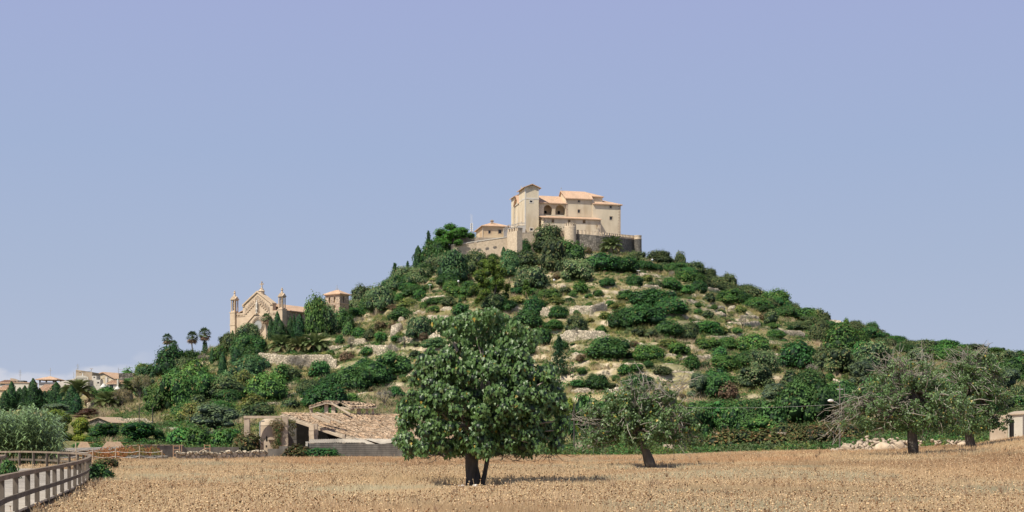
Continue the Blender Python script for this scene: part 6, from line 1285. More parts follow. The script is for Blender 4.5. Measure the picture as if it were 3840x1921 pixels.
def farmhouse():
    r = np.random.default_rng(44); D_ = lambda x, y, d: at(*pt('D', x, y), d)
    zb = -.1; T = Thing('ruined_farmhouse', 'ruined stone farmhouse with sagging tiled roof and open dark bays', 'farmhouse', D_(1600, 900, 160))
    P1 = D_(775, 325, 162.); P4 = D_(1905, 705, 157.); e = np.array([15., 3.2, 0]); P2 = P1+e+np.array([0, 0, -.15]); P3 = P4+e*.9+np.array([0, 0, .0])
    # roof board under the tiles, sagging: two strips
    mid1 = (P1+P4)/2+np.array([0, 0, -.05]); mid2 = (P2+P3)/2+np.array([0, 0, -.28])
    rb = MB(); slab(rb, [P4, P3, mid2, mid1], .12); slab(rb, [mid1, mid2, P2, P1], .12); T.part('roof_boards', rb, M['beam'])
    S = Soup(); up = np.array([0, 0, .03]); tile_field(S, P4+up, P3+up, mid1+up, mid2+up, 62, 11, r, .02, .09); tile_field(S, mid1+up, mid2+up, P1+up, P2+up, 62, 11, r, .05, .12); T.part_me('roof_tiles', S.mesh('roof_tiles', M['tile_tan'], T.loc))
    # verge beam and broken beams
    vb = MB(); off = np.array([-.15, -.2, -.18]); vb.prism([P1+off, P4+off, P4+off-(0, 0, .28), P1+off-(0, 0, .28)], (.22, -.05, 0)); T.part('verge_beam', vb, M['beam'])
    for A, B, w_ in (((1180,335,158.5),(1420,425,158.2),.3), ((1240,310,159),(1590,450,158.5),.12), ((1420,170,164),(1690,330,162),.16), ((1560,240,164),(1740,270,163.5),.14)):
        a, b = D_(*A), D_(*B); mb = MB(); mb.prism([a, b, b-(0, 0, w_), a-(0, 0, w_)], (.05, .25, .06)); T.part('fallen_beam', mb, M['beam'])
    # pillars
    for x0, x1, yt, yb, d, m_ in ((775,852,365,765,157.8,'render'),(1140,1205,480,700,157.6,'rampart'),(1205,1255,460,700,158.4,'render'),(1592,1625,600,690,157.8,'render'),(855,972,410,760,161,'block')):
        a, b = D_(x0, yt, d), D_(x1, yb, d); mb = MB(); k = 6
        for i in range(k):
            z0 = zb+(a[2]-zb)*i/k; z1 = zb+(a[2]-zb)*(i+1)/k; j = r.uniform(-.03, .03, 2); mb.box((a[0]+j[0], d+j[1]), (1, 0), (0, 1), b[0]-a[0], .55, z0, z1)
        T.part('pillar', mb, M[m_])
    # interior back and right walls, bay shade put into their near-black colour
    iw = MB(); a = D_(850, 0, 166); b = D_(2500, 0, 169.5); iw.quad((a[0], a[1], zb), (b[0], b[1], zb), (b[0], b[1], P2[2]-.4), (a[0], a[1], P1[2]-.3)); A2 = D_(2480, 0, 160); iw.quad((A2[0], A2[1], zb), (b[0], b[1], zb), (b[0], b[1], P2[2]-.4), (A2[0], A2[1], P3[2]-.2)); T.part('rear_wall', iw, M['bay_shade'])
    # upper broken roof block
    ub = MB(); a = D_(1345, 300, 164); b = D_(2030, 300, 166)
    for x0, x1, yt in ((1345,1395,185),(1440,1490,215),(1150,1185,255),(1780,1830,250),(1900,1930,262),(1980,2010,262)):
        p, q = D_(x0, yt, 164.2), D_(x1, 330, 164.2); ub = MB(); ub.box((p[0], p[1]), (1, 0), (0, 1), q[0]-p[0], .5, q[2]-.4, p[2]); T.part('upper_pillar', ub, M['rampart'])
    S = Soup(); rb = MB()
    for quad in (((1140,248,163.6),(1375,178,163.8),(1375,160,166.5),(1165,225,166.5)), ((1375,178,163.8),(1500,205,163.8),(1560,170,167),(1375,160,166.5)), ((1700,245,163),(2050,240,163.6),(1990,205,167),(1560,172,167))):
        Q = [D_(*p) for p in quad]; slab(rb, Q, .14); tile_field(S, Q[0]+up, Q[1]+up, Q[3]+up, Q[2]+up, 12, 5, r, .12, .2)
    T.part('upper_boards', rb, M['beam']); T.part_me('upper_tiles', S.mesh('upper_tiles', M['tile_tan'], T.loc))
    # corrugated sheets lower right and over the front bay
    def corr(quad, nu, name='corrugated_sheet', amp=.035):
        Q = [D_(*p) for p in quad]; mb = MB(); n = nu*4
        for i in range(n):
            s0, s1 = i/n, (i+1)/n; h0, h1 = amp*math.sin(s0*nu*2*math.pi), amp*math.sin(s1*nu*2*math.pi); f = lambda s, t: Q[0]*(1-s)*(1-t)+Q[1]*s*(1-t)+Q[2]*s*t+Q[3]*(1-s)*t
            mb.quad(f(s0, 0)+(0, 0, h0), f(s1, 0)+(0, 0, h1), f(s1, 1)+(0, 0, h1), f(s0, 1)+(0, 0, h0))
        T.part(name, mb, M['corr'])
    corr(((2105,735,155.2),(2340,712,155.6),(2230,640,159.5),(1740,625,158.6)), 14); corr(((1975,765,154.8),(2115,772,154.8),(1800,640,157.9),(1720,640,158)), 7)
    corr(((1120,722,154.6),(1500,716,154.6),(1540,668,157.2),(1160,672,157.2)), 16); corr(((1505,716,154.5),(1900,716,154.7),(1760,668,157.4),(1520,664,157.4)), 18)
    # left frame: pillar and lintel
    G = Thing('post_and_lintel', 'free standing stone post and lintel at the left of the ruined farmhouse', 'frame', D_(300, 700, 158)); mb = MB(); a, b = D_(268, 390, 157.7), D_(340, 660, 157.7); mb.box((a[0], a[1]), (1, 0), (0, 1), b[0]-a[0], .5, zb, a[2]); G.part('post', mb, M['render'])
    mb = MB(); a, b = D_(262, 357, 157.6), D_(772, 388, 157.9); mb.prism([a, (b[0], b[1], a[2]), (b[0], b[1], b[2]), (a[0], a[1], b[2]-.03)], (0, .55, 0)); G.part('lintel', mb, M['beam'])
    # round plastered oven house
    c = D_(640, 800, 160.2); s = 160/F/3.578; O = Thing('plaster_silo', 'rounded plaster silo with small arched opening beside the ruin', 'outbuilding', (c[0], c[1], zb)); mb = MB(); z = lambda y: D_(0, y, 158)[2]; R0 = 155*s
    mb.lathe((c[0], c[1], 0), [(R0, zb), (R0, z(490)), (R0*1.04, z(485)), (R0*.93, z(440)), (R0*.8, z(410)), (R0*.6, z(392)), (0, z(388))], 28); O.part('wall', mb, M['render'], smooth=False)
    mb = MB(); p, q = D_(528, 780, 157.4), D_(552, 640, 157.4); w_ = q[0]-p[0]; cx_ = p[0]
    def onwall(x, zz): ang = math.asin(max(-1, min(1, (x-c[0])/R0))); return (x, c[1]-R0*math.cos(ang)-.02, zz)
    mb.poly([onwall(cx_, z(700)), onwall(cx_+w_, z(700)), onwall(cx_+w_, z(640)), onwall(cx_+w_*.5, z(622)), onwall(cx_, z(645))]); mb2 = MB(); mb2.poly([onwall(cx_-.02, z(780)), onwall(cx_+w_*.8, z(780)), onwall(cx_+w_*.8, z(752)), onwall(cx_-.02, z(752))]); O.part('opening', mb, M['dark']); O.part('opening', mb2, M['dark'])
    sh = MB(); a = onwall(D_(560, 0, 157.4)[0], z(680)); b = onwall(D_(650, 0, 157.4)[0], z(680)); sh.prism([a, b, (b[0], b[1]-.35, b[2]), (a[0], a[1]-.3, a[2])], (0, 0, .1)); O.part('ledge', sh, M['render'])
    pp = MB(); a = D_(480, 870, 157); pp.tube([(a[0], 157, zb), (a[0]+.02, 157, z(440)), (a[0]+.15, 157.1, z(430)), (a[0]+.4, 157.6, z(430))], .065, 7); O.part('drainpipe', pp, M['metal'])
    ivy('withered brown creeper hanging over the plaster silo', [D_(x, y, 157.6) for x, y in ((700,430),(690,480),(740,480),(730,540),(700,580),(720,640),(740,600),(690,520),(720,700),(760,520),(670,750),(700,770),(650,460),(780,470))], [.42]*14, 2800, .14, tuple(D_(700, 780, 157.6)), 'brown')
    ivy('green creeper inside the brown one on the plaster silo', [D_(x, y, 157.45) for x, y in ((715,560),(735,620),(725,680),(740,730),(710,720))], [.28]*5, 700, .12, tuple(D_(720, 780, 157.4)), 'dark')
    ivy('dark creeper hanging under the tiled roof verge of the ruin', [D_(x, y, 159) for x, y in ((880,430),(900,470),(930,440),(890,540),(940,500),(920,600))], [.3]*6, 700, .14, tuple(D_(900, 760, 159)), 'bramble')
    # stepped block wall in front
    B = Thing('block_wall', 'grey concrete block wall with stepped left end in front of ruin', 'wall', D_(1200, 930, 154)); mb = MB(); d = 154.; steps = [(500,545,880),(545,585,832),(585,742,800),(742,1110,764),(1110,1900,726),(1900,2420,735)]
    for x0, x1, y in steps: a, b = D_(x0, y, d), D_(x1, y, d); mb.box((a[0], d), (1, 0), (0, 1), b[0]-a[0]-.003, .22, zb, a[2])
    B.part('wall', mb, M['block']); jm = MB()
    for y in range(754, 930, 28):
        a = D_(1112, y, d); b = D_(2330, y, d); jm.box((a[0], d-.006), (1, 0), (0, 1), b[0]-a[0], .01, a[2]-.012, a[2]+.006)
    B.part('mortar_lines', jm, M['dark']); cpm = MB(); a, b = D_(1095, 702, 153.9), D_(1125, 764, 153.9); cpm.box((a[0], 153.85), (1, 0), (0, 1), b[0]-a[0], .3, b[2], a[2]); B.part('end_block', cpm, M['pale_render'])
    plant('D', 300, 890, 330, 270, 'bramble', 155.5); plant('D', 990, 990, 330, 230, 'bramble', 151.5); plant('D', 1340, 965, 400, 100, 'dark', 150.5); plant('D', 860, 960, 180, 110, 'brown', 152)
farmhouse()
# ================================================================ garden wall, low wall, ladders, wire fence
def garden():
    A_ = lambda x, y, d: at(*pt('A', x, y), d); r = np.random.default_rng(8)
    T = Thing('garden_wall', 'long grey garden wall with rough plaster left of the ruin', 'wall', A_(1200, 910, 150)); mb = MB(); P = [(730,860,146),(935,842,147),(1225,843,150),(1240,855,150.5),(1600,852,153)]
    for (x0, y0, d0), (x1, y1, d1) in zip(P, P[1:]): a, b = A_(x0, y0, d0), A_(x1, y1, d1); mb.prism([(a[0], a[1], -.2), (b[0], b[1], -.2), b, a], (0, .22, 0))
    T.part('wall', mb, M['block']); mb = MB()
    for (x0, y0, d0), (x1, y1, d1) in zip(P[:2], P[1:3]): a, b = A_(x0, y0, d0), A_(x1, y1, d1); mb.prism([a+(0, -.05, .002), b+(0, -.05, .002), b+(0, .3, .002), a+(0, .3, .002)], (0, 0, .1))
    T.part('coping', mb, M['stone'])
    # shed roof of corrugated sheets
    T = Thing('low_shed', 'low dark shed with a scalloped sheet roof behind the boardwalk', 'shed', A_(550, 900, 140)); a, b = A_(280, 880, 140), A_(785, 868, 141); mb = MB(); mb.prism([(a[0], 140, -.2), (b[0], 141, -.2), (b[0], 141, b[2]-.05), (a[0], 140, a[2]-.05)], (0, 3, 0)); T.part('wall', mb, M['block']); mb = MB(); n = 160; e = b-a; k = np.array([0, 3.2, .25])
    for i in range(n):
        f = lambda s: a+e*s+np.array([0, -.25, .035*math.sin(s*38*2*math.pi)]); mb.quad(f(i/n), f((i+1)/n), f((i+1)/n)+k, f(i/n)+k); mb.quad(f(i/n), f((i+1)/n), f((i+1)/n)-(0, 0, .06), f(i/n)-(0, 0, .06))
    T.part('corrugated_roof', mb, M['corr'])
    # low stone wall along the field
    for pts, h, l in (([(858,975),(1000,972),(1118,975)],26,'low dark stone edge left of the rubble field wall'),([(1180,975),(1300,972),(1460,970),(1590,968),(1716,960),(1790,945)],50,'rough low rubble wall along the field edge below the ruin')):
        n = 60; mb = MB(); Q = [A_(x, y, 133 if h < 30 else 134+ (x-1180)/600*12) for x, y in pts]; 
        for i in range(n):
            t = i/n*(len(Q)-1); k = int(t); f = t-k; p = Q[k]*(1-f)+Q[min(k+1, len(Q)-1)]*f; t2 = (i+1)/n*(len(Q)-1); k2 = min(int(t2), len(Q)-2); f2 = t2-k2; p2 = Q[k2]*(1-f2)+Q[k2+1]*f2; hh = h/1.7875*p[1]/F*r.uniform(.8, 1.15); mb.prism([(p[0], p[1], -.15), (p2[0], p2[1], -.15), (p2[0], p2[1], hh*r.uniform(.9, 1.)), (p[0], p[1], hh)], (0, .4, 0))
            if r.random() < .8: q = p+(0, .1, 0); s = r.uniform(.1, .2); V = ICO1[0]*(.8+.4*r.random((len(ICO1[0]), 1)))*np.array([s*1.6, s, s*.8])+np.array([q[0], q[1], hh+.02]); mb.add(V, [tuple(f_) for f_ in ICO1[1]])
        single('rubble_wall', mb, M['darkstone' if h < 30 else 'stone'], l, 'wall', Q[0])
    # rusty dry vegetation heap
    S = Soup(); m = 9000; x = r.uniform(510, 1110, m); d = r.uniform(134, 143, m); top = np.interp(x, [500,560,700,850,950,1050,1120], [.3,.8,1.2,1.5,1.5,1.3,.3]); z = r.random(m)*top*(.6+.5*vn(x/30, d, 4)); P = np.stack([(0+(x/1.7875)-CX)/F*d, d, z], -1); V, Fs, per = leaves(P, rdir(m, r)+np.array([0, 0, .4]), .2*r.uniform(.5, 1.3, m), r); g = (vn(x/45, d/2, 9) > .62)[:, None]; c = np.where(g, np.array([.2,.2,.08]), np.array([.42,.20,.09]))*r.uniform(.5, 1.3, (m, 1)); S.add(V, Fs, np.repeat(c, per, axis=0)); tag(link('dried_vines', S.mesh('dried_vines', M['dry'])), 'rust coloured heap of dried vines behind the wire fence', 'vegetation', kind='stuff')
    # ladders
    for x0, x1, yt, yb, l in ((1162,1203,840,925,'rusty pipe frame leaning on the garden wall, left of two'),(1371,1408,835,915,'rusty pipe frame leaning on the garden wall, right of two')):
        T = Thing('pipe_frame', l, 'frame', A_(x0, yb, 147), 'rusty pipe frames at the garden wall'); d = 147.
        for x in (x0, x1): mb = MB(); mb.tube([A_(x, yb+12, d), A_(x, yt, d+.4)], .045, 6); T.part('rail', mb, M['rust'])
        for k in range(4): y = yt+6+(yb-yt)*k/3.4; mb = MB(); mb.tube([A_(x0, y, d+.4-k*.1), A_(x1, y, d+.4-k*.1)], .04, 6); T.part('rung', mb, M['rust'])
    mb = MB(); mb.tube([A_(1218, 840, 147.2), A_(1218, 925, 147.2)], .04, 6); single('rusty_post', mb, M['rust'], 'single thin rusty post right of the left pipe frame', 'post', A_(1218, 925, 147.2))
    mb = MB(); mb.tube([A_(1290, 920, 147), A_(1345, 880, 147.5), A_(1380, 862, 148)], .06, 6); mb.tube([A_(1300, 925, 146.8), A_(1340, 905, 147), A_(1362, 900, 147.2)], .05, 6); single('dead_branch', mb, M['beam'], 'bleached dead branch propped between the two pipe frames', 'branch', A_(1300, 925, 147))
    # wire fence: posts and sagging white wire
    posts = [(372,872,905,121),(507,822,898,124),(622,862,925,124),(775,858,935,125),(935,845,948,126),(1086,872,930,128)]
    T = Thing('wire_fence', 'thin wooden post fence with sagging white wire behind the boardwalk', 'fence', A_(700, 935, 125))
    for x, yt, yb, d in posts: mb = MB(); p, q = A_(x+(8 if x == 507 else 0), yb, d), A_(x, yt, d); p[2] = -.1; mb.tube([p, q], .05, 6, jit=.3); T.part('post', mb, M['beam'])
    for dz in (0, .45):
        mb = MB()
        for (x0, y0, _, d0), (x1, y1, _, d1) in zip(posts, posts[1:]):
            a, b = A_(x0, max(y0, 874)+6, d0)-(0, 0, dz), A_(x1, max(y1, 874)+6, d1)-(0, 0, dz); mb.tube([a*(1-t)+b*t-np.array([0, 0, .5*t*(1-t)]) for t in np.linspace(0, 1, 7)], .018, 4)
        T.part('wire', mb, M['cloth'])
    # small garden sheds
    for (c, x0, x1, yt, ye, yb, d, l, m1, m2) in (('K',958,1350,722,778,850,0,'small grey gabled shed with faded tile roof in the left gardens','block','tile_tan'),):
        K_ = lambda x, y, d: at(*pt('K', x, y), d); d = 268.; T = Thing('garden_shed', l, 'shed', K_(1150, 830, d)); th = math.radians(-22); fr = Fr(pt('K', 1058, 0)[0], d, th); U_ = lambda x: fr.u(pt('K', x, 0)[0]); z = lambda y: fr.z(pt('K', 0, y)[1]); u1 = U_(1342); vb_ = 6.; mb = MB(); mb.poly([fr.p(0, 0, z(900)), fr.p(u1, 0, z(900)), fr.p(u1, 0, z(785)), fr.p(u1*.5, 0, z(728)), fr.p(0, 0, z(778))]); T.part('gable_wall', mb, M['darkstone']); mb = MB(); mb.quad(fr.p(0, 0, z(900)), fr.p(0, vb_, z(900)), fr.p(0, vb_, z(778)), fr.p(0, 0, z(778))); mb.quad(fr.p(u1, 0, z(900)), fr.p(u1, vb_, z(900)), fr.p(u1, vb_, z(785)), fr.p(u1, 0, z(785))); mb.poly([fr.p(0, vb_, z(900)), fr.p(u1, vb_, z(900)), fr.p(u1, vb_, z(785)), fr.p(u1*.5, vb_, z(728)), fr.p(0, vb_, z(778))]); T.part('side_wall', mb, M['white'])
        rf = MB(); slab(rf, [fr.p(-.5, -.35, z(785)), fr.p(u1*.5, -.35, z(722)), fr.p(u1*.5, vb_+.4, z(722)), fr.p(-.5, vb_+.4, z(785))], .15); slab(rf, [fr.p(u1*.5, -.35, z(722)), fr.p(u1+.5, -.35, z(792)), fr.p(u1+.5, vb_+.4, z(792)), fr.p(u1*.5, vb_+.4, z(722))], .15); T.part('roof', rf, M['tile_tan'])
    for x0, x1, yt, ym, yb, d, l, m_ in ((1235,1303,672,686,730,280,'little plastered hut with sloping roof left of the silvery olive','render'),(1040,1092,732,740,800,258,'white painted end of a small hut among citrus trees','white'),(1095,1180,728,738,800,258.6,'dark lean-to joined right of the white hut','block')):
        T = Thing('hut', l, 'hut', A_(x0, yb, d)); a, b = A_(x0, ym, d), A_(x1, ym, d); mb = MB(); mb.box((a[0], d), (1, 0), (0, 1), b[0]-a[0], 3.2, float(z_at(pt('A', x0, 0)[0], d))-.3, a[2]); T.part('wall', mb, M[m_]); mb = MB(); t = A_(x0, yt, d)[2]; slab(mb, [(a[0]-.15, d-.25, a[2]+.02), (b[0]+.15, d-.25, a[2]+.25), (b[0]+.15, d+3.4, t+.4), (a[0]-.15, d+3.4, t+.2)], .12); T.part('roof', mb, M['corr' if m_ != 'render' else 'tile_tan'])
    for x0, x1, y, yb, d, l in ((680,840,816,858,150,'low tan tarpaulin shelter behind the low shed roof, right one'),(520,605,818,850,152,'low tan tarpaulin shelter behind the low shed roof, left one')):
        mb = MB(); a, b = A_(x0, yb, d), A_(x1, yb, d); t = A_(x0, y, d)[2]; w_ = b[0]-a[0]; mb.poly([(a[0], d, a[2]), (a[0]+w_*.22, d, t), (b[0]-w_*.22, d, t), (b[0], d, a[2])]); mb.quad((a[0]+w_*.22, d, t), (b[0]-w_*.22, d, t), (b[0]-w_*.15, d+3, t-.1), (a[0]+w_*.15, d+3, t-.1)); mb.quad((a[0], d, a[2]), (a[0], d, a[2]-1.3), (b[0], d, a[2]-1.3), (b[0], d, a[2])); single('shelter', mb, M['tile_tan'], l, 'shelter', (a[0], d, 0))
garden()
# ================================================================ boardwalk and its wooden railings
def boardwalk():
    A_ = lambda x, y: pt('A', x, y)
    # rail points: (crop x, y of rail top) and distance from rail height
    ZT = 1.1
    def dist(y, zt=ZT): return (EYE-zt)*F/(A_(0, y)[1]-HY)
    near = [(-60,1062),(0,1043),(100,1024),(200,1005),(317,985),(400,970),(465,957),(520,945),(560,935),(585,925)]
    pts = [((A_(x, y)[0]-CX)/F*dist(y), dist(y), ZT) for x, y in near]
    far = [(603,70.5,1.12),(606,74,1.14),(596,77.5,1.16),(575,80,1.18),(530,82.5,1.19),(470,84.5,1.2),(400,86,1.21),(330,87.5,1.22),(250,89,1.23),(180,90,1.24),(130,90.8,1.24),(90,91.5,1.22),(0,93,1.2),(-120,96,1.18)]
    pts += [((A_(x, 0)[0]-CX)/F*d, d, z) for x, d, z in far]; P = np.array(pts)
    L_ = np.concatenate([[0], np.cumsum(np.linalg.norm(np.diff(P, axis=0), axis=1))]); t = np.linspace(0, L_[-1], 160); Q = np.stack([np.interp(t, L_, P[:, j]) for j in range(3)], -1); ker = np.ones(5)/5
    for j in range(3): Q[2:-2, j] = np.convolve(Q[:, j], ker, 'valid')
    f = lambda s: np.array([np.interp(s, t, Q[:, j]) for j in range(3)])
    def tangent(s): a = f(s+.1)-f(s-.1); a[2] = 0; return a/np.linalg.norm(a)
    def fence(label, f, tangent, s0, s1, post_s, tilt=0):
        q = f(s0); T = Thing('wooden_fence', label, 'fence', (q[0], q[1], 0))
        for zt, zb_, w_ in ((0, -.11, .15), (-.5, -.62, .05)):
            mb = MB(); n = max(3, int((s1-s0)/.7))
            for i in range(n):
                a, b = f(s0+(s1-s0)*i/n), f(s0+(s1-s0)*(i+1)/n+.02); ta, tb = tangent(s0+(s1-s0)*i/n), tangent(s0+(s1-s0)*(i+1)/n); na = np.array([-ta[1], ta[0], 0])*w_/2; nb = np.array([-tb[1], tb[0], 0])*w_/2; o = -.0
                up = np.array([0, 0, zt]); dn = np.array([0, 0, zb_]); sh = (1 if zt == 0 else 0); g = random.uniform(.85, 1.15); col = (g*1.6, g*1.5, g*1.4) if zt == 0 else (g, g, g)
                off_a = np.zeros(3) if zt == 0 else na/np.linalg.norm(na)*-.08; off_b = off_a
                mb.add([a-na+up+off_a, a+na+up+off_a, a+na+dn+off_a, a-na+dn+off_a, b-nb+up+off_b, b+nb+up+off_b, b+nb+dn+off_b, b-nb+dn+off_b], [(0,1,5,4),(1,2,6,5),(2,3,7,6),(3,0,4,7),(0,3,2,1),(4,5,6,7)], col)
            T.part('top_rail' if zt == 0 else 'middle_rail', mb, M['wood'])
        for s in post_s:
            p = f(s); tg = tangent(s); n_ = np.array([-tg[1], tg[0], 0]); w_ = .06; mb = MB(); g = random.uniform(.7, 1.15); a = p-tg*w_-n_*w_; a[2] = -.35; j = np.array([random.uniform(-.02, .02), random.uniform(-.02, .02), 0])
            b1 = [a, a+tg*w_*2, a+tg*w_*2+n_*w_*2, a+n_*w_*2]; h = p[2]-.112+.35; mb.add(b1+[q_+np.array([0, 0, h])+j for q_ in b1], [(3,2,1,0),(4,5,6,7),(0,1,5,4),(1,2,6,5),(2,3,7,6),(3,0,4,7)], (g, g, g)); T.part('post', mb, M['wood'])
        return T
    ns = []; 
    for x in (10,110,190,248,317,372,420,465,500,533,560,582):
        sx = A_(x, 0)[0]; k = np.argmin(np.abs(CX+F*Q[:80, 0]/Q[:80, 1]-sx)+(Q[:80, 1] > 66)*50); ns.append(t[k])
    s_end = ns[-1]; rest = list(np.arange(s_end+2.2, L_[-1]-2, 2.05)); fence('curved wooden boardwalk railing with square posts sweeping round the left corner', f, tangent, t[1], L_[-1], ns+rest)
    # deck between the two railings
    inner = [(-15.2,31),(-16.6,37),(-19.0,45),(-21.5,54),(-24.3,64),(-25.6,69.5),(-27.5,73.5),(-32,77),(-39,80)]
    out = [f(s)[:2] for s in np.linspace(t[1], L_[-1], 90)]; I = np.array(inner); Li = np.concatenate([[0], np.cumsum(np.linalg.norm(np.diff(I, axis=0), axis=1))]); Li /= Li[-1]; ii = [np.array([np.interp(k, Li, I[:, 0]), np.interp(k, Li, I[:, 1])]) for k in np.linspace(0, 1, 90)]
    mb = MB(); rr = random.Random(4)
    for i in range(89):
        a0, b0, a1, b1 = np.array(out[i]), np.array(ii[i]), np.array(out[i+1]), np.array(ii[i+1]); m = 4
        for k in range(m):
            s0, s1 = k/m, (k+.94)/m; g = rr.uniform(.82, 1.12); p = [a0*(1-s0)+a1*s0, a0*(1-s1)+a1*s1, b0*(1-s1)+b1*s1, b0*(1-s0)+b1*s0]; mb.prism([(q[0], q[1], .1) for q in p], (0, 0, .06+rr.uniform(0, .008)), (g, g, g*rr.uniform(.95, 1)))
    o = single('boardwalk', mb, M['plank'], None, None, (0, 0, 0), kind='structure')
    # inner railing, its end post seen at the left edge
    ip = np.array([(-22.9,60,1.1),(-25.3,69.8,1.12),(-26.3,73,1.15),(-29,76,1.18),(-36,79,1.2)]); Lp = np.concatenate([[0], np.cumsum(np.linalg.norm(np.diff(ip, axis=0), axis=1))]); g = lambda s: np.array([np.interp(s, Lp, ip[:, j]) for j in range(3)])
    tg = lambda s: (lambda a: np.array([a[0], a[1], 0])/np.linalg.norm(a[:2]))(g(min(s+.3, Lp[-1]))-g(max(s-.3, 0)))
    fence('short inner boardwalk railing at the left edge of the view', g, tg, 0.1, Lp[-1], [.5, 2.6, 4.8, 7, 9.0, 10.2, 12.2, 14.3])
boardwalk()
# ================================================================ poles, lamps, wires
def pole(label, c, x, yt, yb, d, r0=.09, mat='beam', arms=False, name='utility_pole'):
    a, b = at(*pt(c, x, yb), d), at(*pt(c, x, yt), d); z = float(z_at(pt(c, x, 0)[0], d)); a[2] = min(a[2], z); mb = MB(); mb.tube([a-(0, 0, .3), b], [r0*1.15, r0*.8], 8); T = Thing(name, label, 'pole', (a[0], a[1], z)); T.part('pole', mb, M[mat]); return T, b
pole('thin dark pole in the leafless orchard, left of two', 'K', 1683, 560, 800, 262, .09, 'bark'); pole('thin dark pole in the leafless orchard, right of two', 'K', 1843, 600, 780, 262, .09, 'bark')
pole('thin wooden pole behind the main fig tree at right', 'E', 1209, 632, 770, 200, .1, 'bark')
T, tp = pole('wooden street lamp pole with a curved arm left of the right fig trees', 'F', 374, 430, 720, 150, .085, 'block', name='street_lamp')
q = lambda x, y, d=150: at(*pt('F', x, y), d); mb = MB(); mb.tube([q(374, 570), q(350, 552), q(325, 545)], .03, 6); T.part('arm', mb, M['metal']); mb = MB(); c_ = q(313, 541); V = ICO2[0]*np.array([.34, .2, .16]); mb.add(V+c_, [tuple(f) for f in ICO2[1]]); T.part('lamp_head', mb, M['lamp'], smooth=True)
mb = MB(); mb.box((tp[0]-.35, tp[1]-.05), (1, 0), (0, 1), .7, .1, tp[2]-.6, tp[2]-.5); T.part('crossbar', mb, M['metal'])
mb = MB(); c0 = q(374, 565); e1 = at(*pt('H', 1000, 312), 165); e2 = at(*pt('F', 1700, 498), 160)
mb.tube([e1+(c0-e1)*t-np.array([0, 0, 1.0*t*(1-t)]) for t in np.linspace(0, 1, 14)]+[c0+(e2-c0)*t-np.array([0, 0, 1.0*t*(1-t)]) for t in np.linspace(.08, 1, 14)], .011, 4); single('overhead_cable', mb, M['metal'], 'thin overhead cable crossing the dark trees through the street lamp', 'cable', c0)
def hill_lamp(c, x, yt, yb, label, globe=True):
    sx, sy = pt(c, x, yb); d, z = hit(sx, sy); zt = EYE+(HY-pt(c, x, yt)[1])/F*d; X = (sx-CX)/F*d; T = Thing('hill_lamp', label, 'lamp', (X, d, z), 'path lamps on the hill'); mb = MB(); mb.tube([(X, d, z-.4), (X, d, zt)], .085, 6); T.part('post', mb, M['beam'])
    mb = MB()
    if globe: mb.add(ICO2[0]*.38+np.array([X, d-.1, zt+.2]), [tuple(f) for f in ICO2[1]])
    else: mb.box((X-.55, d-.15), (1, 0), (0, 1), 1.1, .3, zt, zt+.18)
    T.part('globe' if globe else 'lamp_arm', mb, M['lamp'], smooth=globe)
for a in [('I',2005,600,668,'white globe lamp on a pale post below the round castle tower'),('I',805,642,725,'pale post without globe on the left slope above the rocky ledge',False),('I',553,655,715,'small lamp post at the far left of the hillside lamps'),('I',1080,612,660,'small lamp post left of the light green pine'),
 ('G',743,165,240,'lamp post in the summit clearing right of the castle'),('G',430,150,180,'low globe lamp in front of the curved rampart'),('G',210,160,182,'low globe lamp under the round tower bushes'),('G',632,250,330,'pale post with crossbar at the left of the stony clearing',False)]: hill_lamp(*a)
